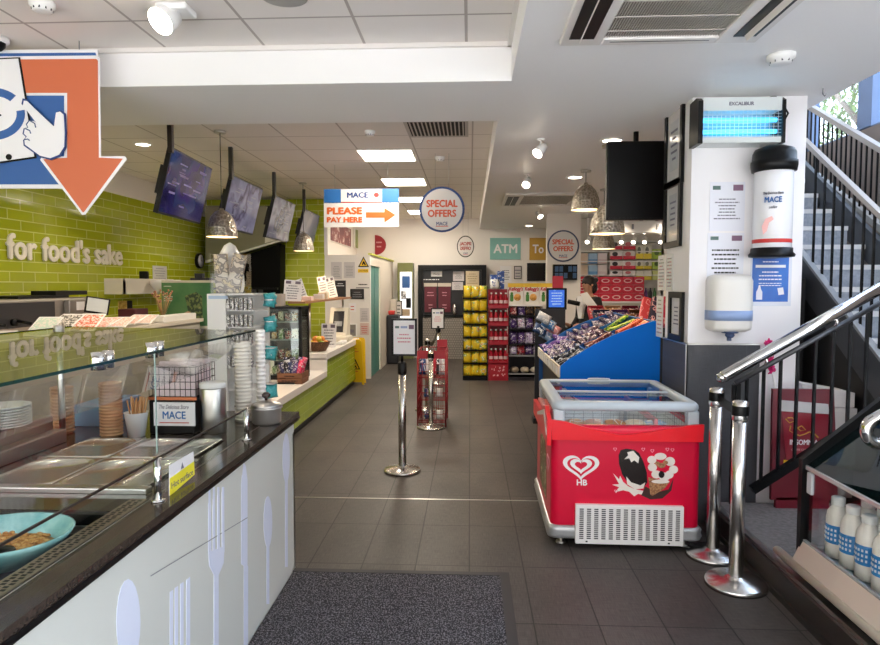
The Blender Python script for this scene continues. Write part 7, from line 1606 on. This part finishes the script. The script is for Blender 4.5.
detector(42, 2, 2.99, 'white smoke detector in the near ceiling above the arrow sign', .06)
detector(370, 131, 2.99, 'small white detector left of the nearest light panel', .05)
detector(440, 157, 2.99, 'white smoke detector right of the nearest light panel', .055)
detector(781, 55, 2.77, 'flat white smoke detector on the ceiling right of the air conditioner', .07)
p = onz(8, 44, 2.99); cc = thing('dome_camera', 'white dome camera at the left end of the near ceiling', 'camera', (p.x, p.y-.1, 2.9))
b = mb(); b.lathe([(.06, -.03), (.07, -.02), (.07, 0)], (p.x, p.y-.1, 2.99), 24); b.build('housing', WPL, cc)
b = mb(); b.ball((p.x, p.y-.1, 2.962), .052, 2); b.build('dark_dome', BLK, cc)
p = onz(284, -4, 2.99); sp_ = thing('ceiling_speaker', 'round grey ceiling speaker at the upper frame edge', 'speaker', (p.x, p.y, 2.975))
b = mb(); b.lathe([(.1, -.01), (.115, -.006), (.115, 0)], (p.x, p.y, 2.99), 28); b.build('grille', mat('speaker_grey', 'A9A5A2', .6), sp_)
# ceiling vent grille
vg = thing('ceiling_vent', 'square slatted air vent in the far tiled ceiling', 'vent', (-.3, 5.75, 2.97))
b = mb(); x0, x1, y0, y1 = -.585, -.02, 5.6, 6.2
b.box((x0, y0, 2.98), (x1, y0+.03, 2.989)); b.box((x0, y1-.03, 2.98), (x1, y1, 2.989)); b.box((x0, y0+.03, 2.98), (x0+.03, y1-.03, 2.989)); b.box((x1-.03, y0+.03, 2.98), (x1, y1-.03, 2.989)); b.build('frame', mat('vent_grey', 'B8B0A8', .5), vg)
b = mb(); b.box((x0+.03, y0+.03, 2.986), (x1-.03, y1-.03, 2.9895)); b.build('dark_void', mat('void', '1E1A18', .8), vg)
b = mb()
for i in range(14): x = x0+.045+i*.036; b.box((x, y0+.03, 2.978), (x+.012, y1-.03, 2.986), 0)
b.build('slats', mat('vent_grey', 'B8B0A8'), vg)
# air conditioner cassettes
def cassette(cx, cy, z, s, label):
    t = thing('air_conditioner', label, 'air conditioner', (cx, cy, z-.05)); h = s/2
    M = Matrix.Translation((cx, cy, z))
    def B(b, x0, y0, z0, x1, y1, z1, bev=0): b.box((x0, y0, z0), (x1, y1, z1), bev, M)
    q = h*.58; qf = h*.84
    b = mb(); B(b, -h, -h, -.03, -q, h, -.0005, .006); B(b, q, -h, -.03, h, h, -.0005, .006); B(b, -q, qf, -.03, q, h, -.0005, .006); B(b, -q, -h, -.03, q, -qf, -.0005, .006); b.build('panel', mat('ac_white', 'E6E1DC', .35), t)
    b = mb(); B(b, -q, -qf, -.012, q, qf, -.004); b.build('filter', mat('ac_filter', '6E665E', .7), t)
    b = mb()
    for i in range(46): x = -q+2*q*(i+.5)/46; B(b, x-q*.007, -qf, -.020, x+q*.007, qf, -.012)
    for i in range(5): y = -qf+2*qf*(i+.5)/5; B(b, -q, y-.004, -.023, q, y+.004, -.019)
    b.build('grille', mat('ac_grille', 'B9B2AA', .4), t)
    for q_ in ((-h*.93, -h*.68), (h*.70, h*.92)):
        b = mb(); B(b, q_[0], -h*.72, -.034, q_[1], h*.80, -.0305); b.build('air_slot', BLK, t)
    for sx in (-1, 1):
        b = mb(); bb = Matrix.Translation((cx+sx*h*.81, cy, z-.036)) @ Matrix.Rotation(sx*1.15, 4, 'Y'); b.box((-h*.05, -h*.7, -.003), (h*.05, h*.78, .003), 0, bb); b.build('louvre', mat('ac_white', 'E6E1DC'), t)
    b = mb(); B(b, -h*.5, h*.90, -.0305, h*.5, h*.915, -.0295); b.build('far_slit', DGREY, t)  # dark strip drawn as the thin slit along the far edge
    return t
cassette(.905, 2.77, 2.77, .94, 'large white ceiling air conditioner cassette at the top of the view')
cassette(1.06, 9.05, 2.77, 1.2, 'far white ceiling air conditioner beyond the spotlights')
for px, py, lab in ((823, 88, 'left of the two small hooks in the ceiling near the stair'), (853, 84, 'right of the two small hooks in the ceiling near the stair')):
    p = onz(px, py, 2.77); b = mb(); b.tube([(p.x, p.y, 2.77), (p.x, p.y, 2.735), (p.x+.012, p.y, 2.722), (p.x+.02, p.y, 2.735)], .004, 6); tag(b.build('ceiling_hook', GREY), lab, 'hook', 'ceiling hooks')
# track with small lamps over the till
tk = thing('track_light', 'white track with small bright lamps above the far shelves', 'track light', (2.4, 10.7, 2.5))
b = mb(); b.box((1.75, 10.7, 2.735), (3.6, 10.74, 2.77)); b.build('track', WPL, tk)
for px in (588, 622, 634, 645, 661):
    p = at(px, 241, 10.7); b = mb(); b.cyl((p.x, 10.72, p.z+.03), (p.x, 10.72, 2.74), .01, seg=8); b.cyl((p.x+.02, 10.72, p.z+.05), (p.x-.02, 10.66, p.z-.02), .03, .04, seg=14); b.build('lamp_head', WPL, tk)
    b = mb(); b.cyl((p.x-.019, 10.661, p.z-.019), (p.x-.021, 10.655, p.z-.026), .03, seg=14); b.build('lamp_lens', DL, tk)
# ================================================================== LIGHTS
def area(name, loc, sx, sy, e, col='FFF2DE', rot=(0, 0, 0)):
    l = bpy.data.lights.new(name, 'AREA'); l.shape = 'RECTANGLE'; l.size = sx; l.size_y = sy; l.energy = e; l.color = lin(col)[:3]
    o = bpy.data.objects.new(name, l); COL.objects.link(o); o.location = loc; o.rotation_euler = rot; return o
def spotl(name, loc, e, ang=110, col='FFEBD0', r=.06):
    l = bpy.data.lights.new(name, 'SPOT'); l.energy = e; l.spot_size = radians(ang); l.spot_blend = .8; l.shadow_soft_size = r; l.color = lin(col)[:3]
    o = bpy.data.objects.new(name, l); COL.objects.link(o); o.location = loc; return o
for i in range(4): area('panel_lamp', (-.905, 7.05+1.8*i, 2.96), .55, .55, LP_E)
for p in ((-3.3, 6.4), (-3.3, 8.87), (-3.2, 4.95)): spotl('down_lamp', (p[0], p[1], 2.96), LD_E*2.6, 140)  # the last has no fixture, added to brighten the green wall
for p in ((1.16, 7.27), (1.17, 5.44)): spotl('down_lamp', (p[0], p[1], 2.74), LD_E*.6)
for p in ((2.2, 9.8), (3.0, 9.8)): spotl('track_lamp', (p[0], p[1], 2.6), LD_E*2.2, 130)
for p in ((.6, 5.7), (.63, 7.4)): spotl('spot_lamp', (p[0], p[1], 2.6), LD_E*.6)
spotl('near_lamp', (-1.57, 3.2, 2.85), LD_E*.25)
for p, z in (((-2.31, 5.9), 2.03), ((-2.325, 8.9), 2.05), ((1.2, 6.85), 2.37), ((1.19, 5.65), 2.02)):
    l = bpy.data.lights.new('pendant_glow', 'SPOT'); l.energy = 22; l.spot_size = radians(130); l.color = lin('FFE2B8')[:3]; l.shadow_soft_size = .08
    o = bpy.data.objects.new('pendant_glow', l); COL.objects.link(o); o.location = (p[0], p[1], z)
sl_ = bpy.data.lights.new('Sun', 'SUN'); sl_.energy = SUN_E; sl_.angle = .02; sl_.color = lin('FFFBF4')[:3]; so_ = bpy.data.objects.new('Sun', sl_); COL.objects.link(so_); so_.rotation_euler = (radians(-38), radians(-8), 0)
w = bpy.data.worlds.new('World'); SC.world = w; w.use_nodes = True
nt = w.node_tree; bg = nt.nodes['Background']
tcn = nt.nodes.new('ShaderNodeTexCoord'); sxyz = nt.nodes.new('ShaderNodeSeparateXYZ'); rmp = nt.nodes.new('ShaderNodeValToRGB')
nt.links.new(tcn.outputs['Generated'], sxyz.inputs[0]); nt.links.new(sxyz.outputs[2], rmp.inputs['Fac'])
rmp.color_ramp.elements[0].position = 0; rmp.color_ramp.elements[0].color = lin('E4E2DE'); rmp.color_ramp.elements[1].position = .5; rmp.color_ramp.elements[1].color = lin('DCEAFF')
nt.links.new(rmp.outputs[0], bg.inputs['Color']); bg.inputs['Strength'].default_value = W_E
# ================================================================== CAMERA / RENDER LOOK
cd = bpy.data.cameras.new('Camera'); cd.sensor_fit = 'HORIZONTAL'; cd.sensor_width = 36; cd.lens = FPX/880*36; cd.clip_start = .05
co = bpy.data.objects.new('Camera', cd); COL.objects.link(co); co.location = (0, 0, EYE); co.rotation_euler = (pi/2-PIT, 0, YAW); SC.camera = co
SC.view_settings.view_transform = 'Standard'; SC.view_settings.look = 'None'; SC.view_settings.gamma = 1; SC.view_settings.exposure = EXPO
SC.cycles.use_denoising = True; SC.cycles.max_bounces = 10; SC.cycles.transparent_max_bounces = 24; SC.cycles.diffuse_bounces = 7; SC.cycles.glossy_bounces = 5
SC.cycles.sample_clamp_indirect = 4; SC.cycles.caustics_reflective = False; SC.cycles.caustics_refractive = False; SC.cycles.blur_glossy = .5
